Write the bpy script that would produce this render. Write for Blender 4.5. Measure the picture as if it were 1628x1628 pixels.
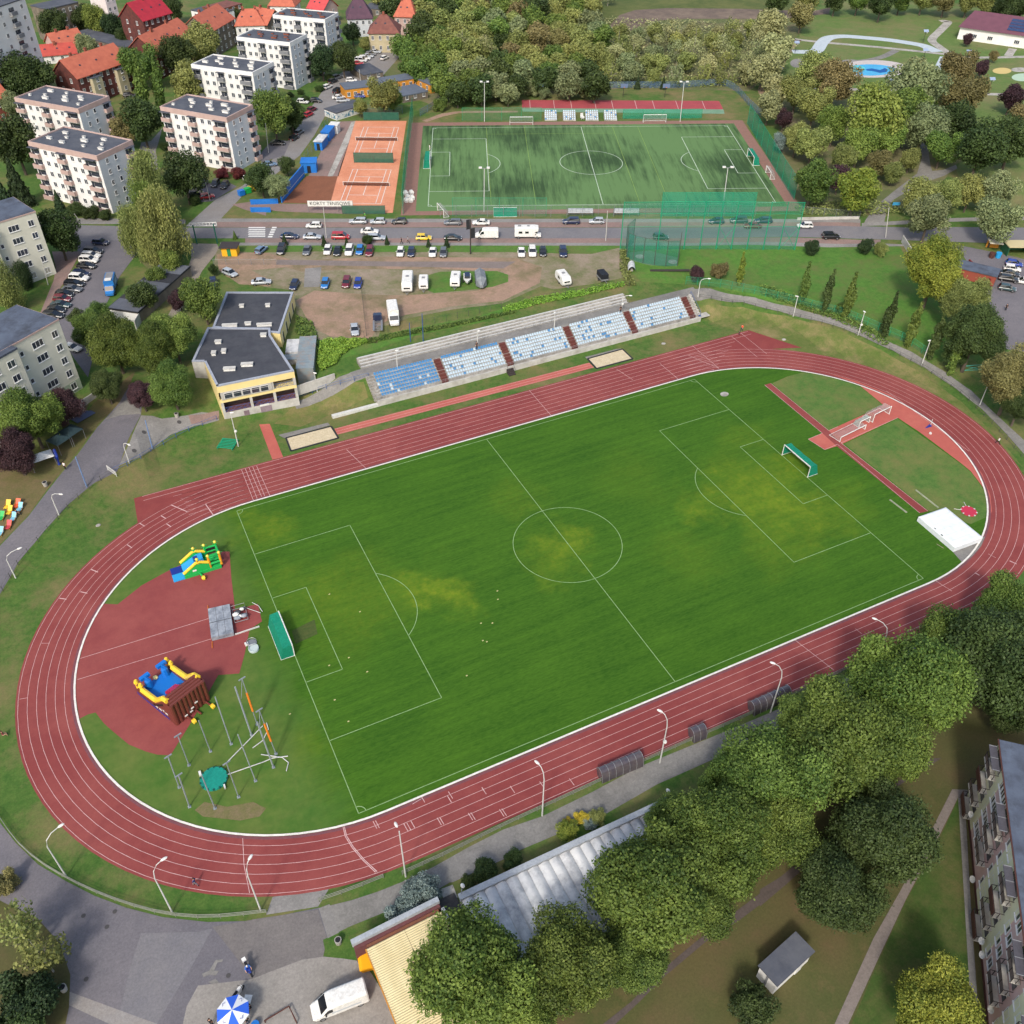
import bpy,bmesh,math,random
import numpy as np
from mathutils import Vector,Matrix
from mathutils.geometry import tessellate_polygon
for o in list(bpy.data.objects): bpy.data.objects.remove(o)
SC =bpy.context.scene
COL =SC.collection
R =math.radians
rnd =random.Random(7)
# ---------------------------------------------------------------- camera
F,CX,CY =1458.6,814.0,814.0
CAM =Vector((-58.382,-96.061,105.815))
def _camrot():
 a,b,c =R(-48.562),R(.599),R(25.707)
 Rz =Matrix(((math.cos(c),-math.sin(c),0),(math.sin(c),math.cos(c),0),(0,0,1)))
 Rx =Matrix(((1,0,0),(0,math.cos(a),-math.sin(a)),(0,math.sin(a),math.cos(a))))
 Ry =Matrix(((math.cos(b),0,math.sin(b)),(0,1,0),(-math.sin(b),0,math.cos(b))))
 return (Ry @ Rx @ Rz).transposed()
CR =_camrot()
cd =bpy.data.cameras.new('camera'); cam =bpy.data.objects.new('camera',cd); COL.objects.link(cam)
cam.matrix_world =Matrix.Translation(CAM) @ CR.to_4x4()
cd.sensor_width =36; cd.lens =F /1628 *36; cd.clip_end =5000; cd.clip_start =.5
SC.camera =cam
SC.render.resolution_x =SC.render.resolution_y =1024
# ---------------------------------------------------------------- sky, sun, exposure
W =bpy.data.worlds.new('World'); SC.world =W; W.use_nodes =True
nt =W.node_tree; bg =nt.nodes['Background']
sky =nt.nodes.new('ShaderNodeTexSky'); sky.sky_type ='NISHITA'; sky.sun_disc =False
SUN_EL,SUN_AZ =44,222   # compass bearing of the sun (0 = +Y, clockwise)
sky.sun_elevation =R(SUN_EL); sky.sun_rotation =R(SUN_AZ); sky.air_density =1.2; sky.dust_density =3.5; sky.ozone_density =.6
nt.links.new(sky.outputs[0],bg.inputs[0]); bg.inputs[1].default_value =.15
sl =bpy.data.lights.new('sun','SUN'); sun =bpy.data.objects.new('sun',sl); COL.objects.link(sun)
sl.energy =1.9; sl.angle =R(7); sl.color =(1,.95,.87)
sun.rotation_euler =(R(90 - SUN_EL),0,R(180 - SUN_AZ)); sun.location =(0,0,200)
SC.view_settings.view_transform ='Standard'; SC.view_settings.look ='None'
SC.view_settings.exposure =.56; SC.view_settings.gamma =1
# ---------------------------------------------------------------- photo pixel -> place in the world
def ray(px,py):
 return (CR @ Vector(((px - CX) /F,-(py - CY) /F,-1))).normalized()
def G(px,py,z=0.0):
 w =ray(px,py); t =(z - CAM.z) /w.z
 return CAM +w *t
def Q(t,x,y):
 o =(0,400,800,1208)
 return (o[t % 10] +x /3.876,o[t // 10] +y /3.876)
def ss(a,b,x):
 t =min(1,max(0,(x - a) /(b - a))); return t *t *(3 - 2 *t)
def lerp(a,b,t): return a +(b - a) *t
def pl(x,pts):
 if x <= pts[0][0]: return pts[0][1]
 for (x0,y0),(x1,y1) in zip(pts,pts[1:]):
  if x <= x1: return lerp(y0,y1,(x - x0) /(x1 - x0))
 return pts[-1][1]
def hz(x,y):
 cx =min(48 +16 *ss(30,50,y),max(-44.6,x)); d =math.hypot(x - cx,y) - (43.4 if y > 0 and -60 < x < 66 else 41.5)
 H =(4 if y < 200 else 4) *(ss(-12,50,y) if x > 0 else ss(12,56,y))
 d0 =pl(x,[(-75,3),(-62,7),(-48,13),(-27,13),(-18,9),(57,8.6),(72,8),(84,2.5)])
 w =pl(x,[(-75,9),(-26,9),(-16,5),(57,5),(72,8)])
 h =H *min(1,max(0,(d - d0) /w)) if d > d0 else 0
 return h +(1.0 *min(1,max(0,(y - 62.5) /8)) if y > 62.5 else 0) *ss(-90,-60,x)
def T(px,py,dz=0.0):
 z =0.0; p =None
 for _ in range(14):
  p =G(px,py,z +dz); z =.5 *z +.5 *hz(p.x,p.y)
 p =G(px,py,z +dz); return Vector((p.x,p.y,z))
def mpp(p): return (Vector(p) - CAM).length /F     # metres per photo pixel there
# ---------------------------------------------------------------- materials
def lin(c):
 return tuple(((v /255) /12.92 if v <= 10 else ((v /255 +.055) /1.055) ** 2.4) for v in c)
MATS ={}
K =0.8
def mat(name,c,c2=None,scale=1.0,rough=.8,metal=0,detail=4,bump=0,lo=.35,hi=.65,spec=None,coords='geo',stretch=None,c3=None,scale3=.1,alpha=None,rnd_amt=0,grain=.2,k=None):
 if name in MATS: return MATS[name]
 k =K if k is None else k
 m =bpy.data.materials.new(name); m.use_nodes =True; t =m.node_tree; b =t.nodes['Principled BSDF']
 L =lambda c: tuple(min(.9,v *k) for v in lin(c)) +(1,)
 b.inputs['Roughness'].default_value =rough; b.inputs['Metallic'].default_value =metal
 b.inputs['Specular IOR Level'].default_value =.3 if spec is None else spec
 out =None
 if c2 is None:
  rgb =t.nodes.new('ShaderNodeRGB'); rgb.outputs[0].default_value =L(c); out =rgb.outputs[0]
 else:
  if coords == 'geo': src =t.nodes.new('ShaderNodeNewGeometry').outputs['Position']
  else: src =t.nodes.new('ShaderNodeTexCoord').outputs['Object']
  if stretch:
   mp =t.nodes.new('ShaderNodeMapping'); mp.inputs['Rotation'].default_value =(0,0,stretch[3] if len(stretch) > 3 else 0)
   mp.inputs['Scale'].default_value =stretch[:3]; mp.vector_type ='POINT'
   t.links.new(src,mp.inputs[0]); src =mp.outputs[0]
  n =t.nodes.new('ShaderNodeTexNoise'); n.inputs['Scale'].default_value =scale; n.inputs['Detail'].default_value =max(detail,9) if coords == 'geo' else detail; n.inputs['Roughness'].default_value =.74 if coords == 'geo' else .6
  t.links.new(src,n.inputs['Vector'])
  r =t.nodes.new('ShaderNodeValToRGB'); r.color_ramp.elements[0].position =lo; r.color_ramp.elements[1].position =hi
  r.color_ramp.elements[0].color =L(c); r.color_ramp.elements[1].color =L(c2)
  t.links.new(n.outputs[0],r.inputs[0]); out =r.outputs[0]
  if c3:
   n3 =t.nodes.new('ShaderNodeTexNoise'); n3.inputs['Scale'].default_value =scale3; n3.inputs['Detail'].default_value =10; n3.inputs['Roughness'].default_value =.74
   t.links.new(src,n3.inputs['Vector'])
   r3 =t.nodes.new('ShaderNodeValToRGB'); r3.color_ramp.elements[0].position =.45; r3.color_ramp.elements[1].position =.66
   t.links.new(n3.outputs[0],r3.inputs[0])
   mx =t.nodes.new('ShaderNodeMix'); mx.data_type ='RGBA'; mx.inputs[7].default_value =L(c3)
   t.links.new(r3.outputs[0],mx.inputs[0]); t.links.new(out,mx.inputs[6]); out =mx.outputs[2]
  if bump:
   bp =t.nodes.new('ShaderNodeBump'); bp.inputs['Strength'].default_value =bump; bp.inputs['Distance'].default_value =.1
   t.links.new(n.outputs[0],bp.inputs['Height']); t.links.new(bp.outputs[0],b.inputs['Normal'])
 if coords == 'geo' and c2 is not None:
  nf =t.nodes.new('ShaderNodeTexNoise'); nf.inputs['Scale'].default_value =3.5; nf.inputs['Detail'].default_value =5; nf.inputs['Roughness'].default_value =.8; t.links.new(t.nodes.new('ShaderNodeNewGeometry').outputs['Position'],nf.inputs['Vector'])
  mf =t.nodes.new('ShaderNodeMapRange'); mf.inputs[1].default_value =.3; mf.inputs[2].default_value =.7; mf.inputs[3].default_value =1 - grain; mf.inputs[4].default_value =1 +grain; t.links.new(nf.outputs[0],mf.inputs[0])
  hf =t.nodes.new('ShaderNodeHueSaturation'); t.links.new(mf.outputs[0],hf.inputs['Value']); t.links.new(out,hf.inputs['Color']); out =hf.outputs[0]
 if rnd_amt:
  oi =t.nodes.new('ShaderNodeObjectInfo'); hs =t.nodes.new('ShaderNodeHueSaturation')
  mr =t.nodes.new('ShaderNodeMapRange'); mr.inputs[3].default_value =1 - rnd_amt; mr.inputs[4].default_value =1 +rnd_amt
  t.links.new(oi.outputs['Random'],mr.inputs[0]); t.links.new(mr.outputs[0],hs.inputs['Value']); t.links.new(out,hs.inputs['Color']); out =hs.outputs[0]
 t.links.new(out,b.inputs['Base Color'])
 if alpha is not None: b.inputs['Alpha'].default_value =alpha
 MATS[name] =m; return m
def nodemat(name,rough=.85):
 m =bpy.data.materials.new(name); m.use_nodes =True; MATS[name] =m
 b =m.node_tree.nodes['Principled BSDF']; b.inputs['Roughness'].default_value =rough; b.inputs['Specular IOR Level'].default_value =.2
 return m,m.node_tree,b
def leafmat(name,c,c2,trans=.25):
 if name in MATS: return MATS[name]
 m =bpy.data.materials.new(name); m.use_nodes =True; t =m.node_tree; b =t.nodes['Principled BSDF']; MATS[name] =m
 b.inputs['Roughness'].default_value =.6; b.inputs['Specular IOR Level'].default_value =.25
 at =t.nodes.new('ShaderNodeAttribute'); at.attribute_name ='tint'
 r =t.nodes.new('ShaderNodeValToRGB'); L =lambda c: tuple(v *1.02 for v in lin(c)) +(1,)
 r.color_ramp.elements[0].color =L(c); r.color_ramp.elements[1].color =L(c2); r.color_ramp.elements[0].position =.1; r.color_ramp.elements[1].position =.95
 t.links.new(at.outputs['Fac'],r.inputs[0])
 oi =t.nodes.new('ShaderNodeObjectInfo'); hs =t.nodes.new('ShaderNodeHueSaturation')
 mr =t.nodes.new('ShaderNodeMapRange'); mr.inputs[3].default_value =.82; mr.inputs[4].default_value =1.18
 mh =t.nodes.new('ShaderNodeMapRange'); mh.inputs[3].default_value =.485; mh.inputs[4].default_value =.515
 mm =t.nodes.new('ShaderNodeMath'); mm.operation ='FRACT'; m2 =t.nodes.new('ShaderNodeMath'); m2.operation ='MULTIPLY'; m2.inputs[1].default_value =7.31
 t.links.new(oi.outputs['Random'],m2.inputs[0]); t.links.new(m2.outputs[0],mm.inputs[0]); t.links.new(mm.outputs[0],mh.inputs[0])
 t.links.new(oi.outputs['Random'],mr.inputs[0]); t.links.new(mr.outputs[0],hs.inputs['Value']); t.links.new(mh.outputs[0],hs.inputs['Hue'])
 t.links.new(r.outputs[0],hs.inputs['Color']); t.links.new(hs.outputs[0],b.inputs['Base Color'])
 tr =t.nodes.new('ShaderNodeBsdfTranslucent'); t.links.new(hs.outputs[0],tr.inputs[0])
 mx =t.nodes.new('ShaderNodeMixShader'); mx.inputs[0].default_value =trans
 t.links.new(b.outputs[0],mx.inputs[1]); t.links.new(tr.outputs[0],mx.inputs[2]); t.links.new(mx.outputs[0],t.nodes['Material Output'].inputs[0])
 return m
# ---------------------------------------------------------------- mesh building
class MB:
 def __init__(s): s.v =[]; s.f =[]; s.m =[]
 def add(s,vs,fs,mi=0,M=None):
  n =len(s.v)
  s.v += [tuple(M @ Vector(v)) for v in vs] if M is not None else [tuple(v) for v in vs]
  s.f += [tuple(i +n for i in f) for f in fs]; s.m += [mi] *len(fs); return s
 def box(s,x0,x1,y0,y1,z0,z1,mi=0,M=None):
  return s.add([(x0,y0,z0),(x1,y0,z0),(x1,y1,z0),(x0,y1,z0),(x0,y0,z1),(x1,y0,z1),(x1,y1,z1),(x0,y1,z1)],
      [(3,2,1,0),(4,5,6,7),(0,1,5,4),(1,2,6,5),(2,3,7,6),(3,0,4,7)],mi,M)
 def tube(s,pts,r,n=6,mi=0,M=None,cap=True):
  pts =[Vector(p) for p in pts]; rs =r if isinstance(r,(list,tuple)) else [r] *len(pts)
  vs =[]; fs =[]
  for i,p in enumerate(pts):
   d =(pts[min(i +1,len(pts) - 1)] - pts[max(i - 1,0)]).normalized()
   a =d.cross(Vector((0,0,1)) if abs(d.z) < .9 else Vector((1,0,0))).normalized(); b =d.cross(a)
   for k in range(n):
    t =2 *math.pi *k /n; vs.append(p +(a *math.cos(t) +b *math.sin(t)) *rs[i])
  for i in range(len(pts) - 1):
   for k in range(n):
    fs.append((i *n +k,i *n +(k +1) % n,(i +1) *n +(k +1) % n,(i +1) *n +k))
  if cap: fs.append(tuple(range(n))[::-1]); fs.append(tuple((len(pts) - 1) *n +k for k in range(n)))
  return s.add(vs,fs,mi,M)
 def loft(s,rings,mi=0,cap=True,M=None):
  n =len(rings[0]); vs =[v for r in rings for v in r]; fs =[]
  for i in range(len(rings) - 1):
   for k in range(n):
    fs.append((i *n +k,i *n +(k +1) % n,(i +1) *n +(k +1) % n,(i +1) *n +k))
  if cap: fs.append(tuple(range(n))[::-1]); fs.append(tuple((len(rings) - 1) *n +k for k in range(n)))
  return s.add(vs,fs,mi,M)
 def prism(s,poly,z0,z1,mi=0,M=None):
  a =sum(p[0] *q[1] - q[0] *p[1] for p,q in zip(poly,list(poly[1:]) +[poly[0]]))
  if a < 0: poly =list(poly)[::-1]
  return s.loft([[(p[0],p[1],z0) for p in poly],[(p[0],p[1],z1) for p in poly]],mi,True,M)
 def quad(s,a,b,c,d,mi=0,M=None): return s.add([a,b,c,d],[(0,1,2,3)],mi,M)
 def sphere(s,c,r,n=8,m=6,mi=0,M=None,sc=(1,1,1)):
  rings =[]
  for i in range(m +1):
   t =math.pi *i /m; t =min(max(t,.02),math.pi - .02)
   rings.append([(c[0] +r *sc[0] *math.sin(t) *math.cos(2 *math.pi *k /n),c[1] +r *sc[1] *math.sin(t) *math.sin(2 *math.pi *k /n),c[2] - r *sc[2] *math.cos(t)) for k in range(n)])
  return s.loft(rings,mi,True,M)
 def mesh(s,name,mats,smooth=False):
  me =bpy.data.meshes.new(name); me.from_pydata(s.v,[],s.f)
  for m in (mats if isinstance(mats,(list,tuple)) else [mats]): me.materials.append(m)
  me.polygons.foreach_set('material_index',s.m)
  if smooth: me.polygons.foreach_set('use_smooth',[True] *len(s.f))
  me.update(); return me
 def obj(s,name,mats,parent=None,loc=None,smooth=False):
  return link(name,s.mesh(name,mats,smooth),parent,loc)
def link(name,me,parent=None,loc=None):
 o =bpy.data.objects.new(name,me); COL.objects.link(o)
 if parent: o.parent =parent
 if loc is not None: o.location =loc
 return o
def tag(o,label,cat,group=None):
 o['label'] =label; o['category'] =cat
 if group: o['group'] =group
 return o
def thing(name,loc,label,cat,group=None,rz=0):
 o =bpy.data.objects.new(name,None); COL.objects.link(o); o.location =loc; o.rotation_euler =(0,0,rz); o.empty_display_size =.3
 return tag(o,label,cat,group)
def struct(o,kind='structure'): o['kind'] =kind; return o
def setmat(o,m,i=0):
 o.material_slots[i].link ='OBJECT'; o.material_slots[i].material =m
KIDS ={}
def kids(o): return [c for c in bpy.data.objects if c.parent == o] if o.name not in KIDS else KIDS[o.name]
def protokids(o): KIDS[o.name] =[c for c in bpy.data.objects if c.parent == o]; [protokids(c) for c in KIDS[o.name]]
def dup(root,loc,rz=0,label=None,group=None,scale=None):
 r =root.copy(); COL.objects.link(r); r.location =loc; r.rotation_euler =(0,0,rz)
 if label: r['label'] =label
 if group: r['group'] =group
 if scale: r.scale =scale
 out =[r]
 for ch in kids(root):
  c =ch.copy(); COL.objects.link(c); c.parent =r; out.append(c)
  for g in kids(ch):
   d =g.copy(); COL.objects.link(d); d.parent =c; out.append(d)
 return out
ORD =['first','second','third','fourth','fifth','sixth','seventh','eighth','ninth','tenth','eleventh','twelfth','thirteenth','fourteenth','fifteenth','sixteenth','seventeenth','eighteenth','nineteenth','twentieth',
  'twenty-first','twenty-second','twenty-third','twenty-fourth','twenty-fifth','twenty-sixth','twenty-seventh','twenty-eighth','twenty-ninth','thirtieth']
# ---------------------------------------------------------------- terrain grid and sheets that lie on it
def axis(a,b,s,lo,hi,big):
 v =list(np.arange(a,b +.01,s)); x =a
 while x > lo: x -= big; v.insert(0,x)
 x =b
 while x < hi: x += big; v.append(x)
 return [float(q) for q in v]
XS =axis(-120,150,2.5,-700,1500,60); YS =axis(-100,120,2.5,-300,1700,60)
HG =[[hz(x,y) for y in YS] for x in XS]
def build_ground(m):
 vs =[(x,y,HG[i][j]) for i,x in enumerate(XS) for j,y in enumerate(YS)]; n =len(YS); fs =[]
 for i in range(len(XS) - 1):
  for j in range(n - 1):
   a =i *n +j; fs += [(a,a +n,a +n +1),(a,a +n +1,a +1)]
 me =bpy.data.meshes.new('ground'); me.from_pydata(vs,[],fs); me.materials.append(m)
 o =link('ground',me); return struct(o)
def clipc(poly,a,b,c):      # keep a*x+b*y+c >= 0
 out =[]; n =len(poly)
 for i in range(n):
  p,q =poly[i],poly[(i +1) % n]; dp =a *p[0] +b *p[1] +c; dq =a *q[0] +b *q[1] +c
  if dp >= 0: out.append(p)
  if (dp >= 0) != (dq >= 0):
   t =dp /(dp - dq); out.append((p[0] +(q[0] - p[0]) *t,p[1] +(q[1] - p[1]) *t))
 return out
import bisect
def drape(mb,poly,off,mi=0):
 zs =[hz(p[0],p[1]) for p in poly]
 cxm =sum(p[0] for p in poly) /len(poly); cym =sum(p[1] for p in poly) /len(poly); zs.append(hz(cxm,cym))
 tr =tessellate_polygon([[Vector((p[0],p[1],0)) for p in poly]])
 ext =max(max(p[0] for p in poly) - min(p[0] for p in poly),max(p[1] for p in poly) - min(p[1] for p in poly))
 for t in tr:
  P =[tuple(poly[i][:2]) for i in t]
  ar =(P[1][0] - P[0][0]) *(P[2][1] - P[0][1]) - (P[2][0] - P[0][0]) *(P[1][1] - P[0][1])
  if abs(ar) < 1e-6: continue
  if ar < 0: P =P[::-1]
  x0,x1 =min(p[0] for p in P),max(p[0] for p in P); y0,y1 =min(p[1] for p in P),max(p[1] for p in P)
  i0,i1 =bisect.bisect_right(XS,x0) - 1,bisect.bisect_left(XS,x1); j0,j1 =bisect.bisect_right(YS,y0) - 1,bisect.bisect_left(YS,y1)
  H =[HG[i][j] for i in range(i0,i1 +1) for j in range(j0,j1 +1)]
  if max(H) - min(H) < 1e-4:
   mb.add([(p[0],p[1],H[0] +off) for p in P],[(0,1,2)],mi); continue
  for i in range(i0,i1):
   pi =clipc(clipc(P,1,0,-XS[i]),-1,0,XS[i +1])
   if len(pi) < 3: continue
   for j in range(j0,j1):
    pc =clipc(clipc(pi,0,1,-YS[j]),0,-1,YS[j +1])
    if len(pc) < 3: continue
    dx,dy =XS[i +1] - XS[i],YS[j +1] - YS[j]; a,b,c,d =HG[i][j],HG[i +1][j],HG[i +1][j +1],HG[i][j +1]
    for sgn in (1,-1):     # split on the diagonal
     q =clipc(pc,sgn *dy,-sgn *dx,sgn *(-XS[i] *dy +YS[j] *dx))
     if len(q) < 3: continue
     V =[]
     for (x,y) in q:
      u,w =(x - XS[i]) /dx,(y - YS[j]) /dy
      V.append((x,y,off +(a +(b - a) *u +(c - b) *w if sgn > 0 else a +(c - d) *u +(d - a) *w)))
     mb.add(V,[tuple(range(len(V)))],mi)
def sheet(name,polys,m,off=.02,px=True,kind='structure'):
 if not isinstance(polys[0][0],(tuple,list)): polys =[polys]
 mb =MB()
 for P in polys:
  P =[tuple(T(*p)[:2]) for p in P] if px else P
  drape(mb,P,off)
 o =mb.obj(name,m); o['kind'] =kind; return o
def strippoly(pts,w):
 pts =[Vector(p[:2]) for p in pts]; L =[]; Rr =[]
 for i,p in enumerate(pts):
  d =(pts[min(i +1,len(pts) - 1)] - pts[max(i - 1,0)]).normalized(); n =Vector((-d.y,d.x)) *w /2
  L.append(p +n); Rr.append(p - n)
 return L,Rr
def strip(mb,pts,w,off,flat=None):
 L,Rr =strippoly(pts,w)
 for i in range(len(L) - 1):
  q =[L[i],Rr[i],Rr[i +1],L[i +1]]
  if flat is not None: mb.add([(p.x,p.y,flat) for p in q],[(0,1,2,3)])
  else: drape(mb,[tuple(p) for p in q],off)
def smoothpx(pts,n=5):
 out =[]; P =[pts[0]] +list(pts) +[pts[-1]]
 for i in range(1,len(P) - 2):
  for k in range(n):
   t =k /n; a,b,c,d =P[i - 1],P[i],P[i +1],P[i +2]
   out.append(tuple(.5 *((2 *b[j]) +(-a[j] +c[j]) *t +(2 *a[j] - 5 *b[j] +4 *c[j] - d[j]) *t *t +(-a[j] +3 *b[j] - 3 *c[j] +d[j]) *t ** 3) for j in (0,1)))
 out.append(tuple(pts[-1])); return out
def spath(name,px,w,m,off=.025,kind='structure'):
 mb =MB(); strip(mb,[T(*p)[:2] for p in smoothpx(px)],w,off); o =mb.obj(name,m); o['kind'] =kind; return o
# ================================================================= materials of the ground
GRASS =mat('grass_rough',(56,94,32),(86,112,48),.9,.95,detail=6,c3=(124,112,74),scale3=.07,bump=.3)
GRASS_G =mat('grass_green',(66,108,38),(88,128,50),1.1,.95,detail=6,c3=(100,110,58),scale3=.12,bump=.3)
GRASS_PARK =mat('grass_park',(84,112,52),(104,124,64),.5,.95,detail=6,c3=(122,118,78),scale3=.05)
GRASS_BR =mat('grass_brown',(94,88,54),(64,80,36),.4,.95,detail=7,c3=(106,88,62),scale3=.1,bump=.3)
GRASS_D =mat('grass_infield',(66,104,42),(92,120,54),.6,.95,detail=6,c3=(116,116,66),scale3=.09)
FLOOR =mat('wood_floor',(104,108,68),(88,100,56),.4,.95,detail=6,c3=(128,116,88),scale3=.09)
SCRUB =mat('scrub',(88,96,50),(106,110,60),.35,.95,detail=7,c3=(70,88,38),scale3=.06)
ASPH =mat('asphalt',(110,107,112),(120,116,120),.35,.9,detail=8,c3=(103,101,107),scale3=.06)
ASPH_D =mat('asphalt_dark',(112,111,116),(122,120,124),.3,.9,detail=8,c3=(128,125,126),scale3=.05)
ASPH_L =mat('asphalt_light',(152,148,144),(142,138,136),.5,.9,detail=8,c3=(146,138,130),scale3=.1)
PAVE =mat('paving_grey',(150,147,143),(134,131,128),2.2,.9,detail=8,c3=(122,120,116),scale3=.15)
PATHM =mat('path_gravel',(144,141,136),(124,122,118),1.5,.92,detail=8,c3=(114,112,108),scale3=.18)
PAVE_R =mat('paving_red',(150,126,118),(138,114,108),1.5,.9,detail=6,c3=(126,112,106),scale3=.15)
CONC =mat('concrete',(188,184,176),(168,164,156),1.2,.9,detail=7,c3=(132,128,120),scale3=.3)
WHITE =mat('paint_white',(236,236,232),(214,212,206),2,.6)
KERB =mat('kerb_white',(238,234,226),(220,214,204),1,.7)
LINE =mat('line_white',(224,192,188),(200,154,152),1.2,.8)
LINE_G =mat('line_pitch',(150,178,128),(120,156,96),.9,.9)
SAND =mat('sand',(212,198,168),(192,176,144),1.2,.95,detail=8,bump=.4)
DIRT =mat('dirt',(168,138,118),(150,126,108),.35,.95,detail=8,c3=(116,108,78),scale3=.12,bump=.2)
DIRT_G =mat('dirt_grassy',(138,126,104),(98,108,62),.35,.95,detail=8,c3=(154,138,122),scale3=.12)
def trackmat(name,c,c2,c3):
 return mat(name,c,c2,.5,.85,detail=9,c3=c3,scale3=.06,lo=.3,hi=.7,grain=.07)
TRACK =trackmat('track_rubber',(140,65,62),(127,57,57),(150,78,73))
TRACK_B =trackmat('track_rubber_bright',(186,98,86),(174,90,82),(194,112,98))
TRACK_D =trackmat('track_rubber_apron',(144,70,67),(132,62,62),(152,80,75))
CLAY =mat('clay',(216,144,110),(204,132,100),.25,.95,detail=8,c3=(224,158,126),scale3=.08)
CLAY_D =mat('clay_dark',(140,90,66),(126,82,60),.3,.95,detail=8)
COURT =mat('court_red',(172,78,82),(156,70,76),.2,.9,detail=7)
COURT_G =mat('court_green',(128,160,134),(108,142,116),.3,.9,detail=7)
EARTH =mat('dark_earth',(120,104,92),(100,88,80),.3,.95,detail=8,c3=(136,120,104),scale3=.1)

# football pitch: mown stripes along its length and the worn, yellowed patches the photo shows
def pitchmat():
 m,t,b =nodemat('pitch_grass',.95)
 N =t.nodes.new; L =t.links.new; pos =N('ShaderNodeNewGeometry').outputs['Position']
 def noise(sc,stretch=None,det=6):
  src =pos
  if stretch: mp =N('ShaderNodeMapping'); mp.inputs['Scale'].default_value =stretch; mp.inputs['Rotation'].default_value =(0,0,R(4)); L(pos,mp.inputs[0]); src =mp.outputs[0]
  n =N('ShaderNodeTexNoise'); n.inputs['Scale'].default_value =sc; n.inputs['Detail'].default_value =det; n.inputs['Roughness'].default_value =.65; L(src,n.inputs['Vector']); return n.outputs[0]
 def ramp(f,a,b_,lo,hi):
  r =N('ShaderNodeValToRGB'); r.color_ramp.elements[0].position =lo; r.color_ramp.elements[1].position =hi
  for e,c in zip(r.color_ramp.elements,(a,b_)): e.color =tuple(v *K for v in lin(c)) +(1,) if len(c) == 3 else c
  L(f,r.inputs[0]); return r.outputs[0]
 base =ramp(noise(.08),(46,88,16),(68,108,24),.35,.68)
 stripes =ramp(noise(1.0,(.05,.9,1),3),(30,72,8),(78,120,28),.36,.64)
 fine =ramp(noise(3.0,(.35,1.3,1),9),(30,72,8),(88,126,38),.34,.66)
 def mix(a,b_,f,link=False):
  x =N('ShaderNodeMix'); x.data_type ='RGBA'; L(a,x.inputs[6]); L(b_,x.inputs[7])
  if link: L(f,x.inputs[0])
  else: x.inputs[0].default_value =f
  return x.outputs[2]
 c =mix(mix(base,stripes,.33),fine,.3)
 tot =None; wn =N('ShaderNodeTexNoise'); wn.inputs['Scale'].default_value =.13; wn.inputs['Detail'].default_value =7; wn.inputs['Roughness'].default_value =.65; L(pos,wn.inputs['Vector'])
 ws =N('ShaderNodeVectorMath'); ws.operation ='MULTIPLY_ADD'; ws.inputs[1].default_value =(22,22,0); L(wn.outputs['Color'],ws.inputs[0]); L(pos,ws.inputs[2]); wo =N('ShaderNodeVectorMath'); wo.operation ='SUBTRACT'; wo.inputs[1].default_value =(11,11,0); L(ws.outputs[0],wo.inputs[0])
 for (px,py,r,s) in ((900,865,8,.8),(705,935,8,.85),(410,838,8,.6),(1112,795,7,.6),(1215,790,13,.8),(1285,830,10,.6),(1230,870,9,.35),(1100,880,10,.2),(1000,760,12,.15),(1340,800,9,.3),(1160,740,10,.3),(660,935,9,.35),(820,800,9,.28),(480,1190,9,.3),(560,930,14,.3),(480,930,10,.28),(540,1000,12,.25),(440,1250,5,.55),(860,900,6,.4),(1180,690,8,.3),(1250,740,8,.5)):
  w =T(px,py); d =N('ShaderNodeVectorMath'); d.operation ='DISTANCE'; L(wo.outputs[0],d.inputs[0]); d.inputs[1].default_value =(w.x,w.y,.03)
  q =N('ShaderNodeMapRange'); q.interpolation_type ='SMOOTHERSTEP'; q.inputs[1].default_value =0; q.inputs[2].default_value =r; q.inputs[3].default_value =s; q.inputs[4].default_value =0
  L(d.outputs['Value'],q.inputs[0])
  if tot is None: tot =q.outputs[0]
  else: a =N('ShaderNodeMath'); a.operation ='ADD'; L(tot,a.inputs[0]); L(q.outputs[0],a.inputs[1]); tot =a.outputs[0]
 n =N('ShaderNodeMapRange'); n.inputs[1].default_value =.3; n.inputs[2].default_value =.7; n.inputs[3].default_value =.3; n.inputs[4].default_value =.95; L(noise(.35,(.5,1,1),7),n.inputs[0])
 a =N('ShaderNodeMath'); a.operation ='MULTIPLY'; a.use_clamp =True; L(tot,a.inputs[0]); L(n.outputs[0],a.inputs[1])
 yel =ramp(noise(1.2,None,6),(98,130,24),(132,144,36),.35,.65)
 sx =N('ShaderNodeSeparateXYZ'); L(pos,sx.inputs[0]); wob =N('ShaderNodeMath'); wob.operation ='MULTIPLY_ADD'; wob.inputs[1].default_value =14; L(noise(.12,None,8),wob.inputs[0]); L(sx.outputs[0],wob.inputs[2])
 e =N('ShaderNodeMapRange'); e.inputs[1].default_value =-41; e.inputs[2].default_value =-47; e.inputs[3].default_value =0; e.inputs[4].default_value =.85; L(wob.outputs[0],e.inputs[0])
 rough =mix(ramp(noise(.7,None,9),(72,104,42),(104,124,58),.35,.65),ramp(noise(.12,None,9),(60,104,38),(116,118,66),.4,.66),.5)
 L(mix(mix(c,yel,a.outputs[0],True),rough,e.outputs[0],True),b.inputs['Base Color']); return m
PITCH =pitchmat()
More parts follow.
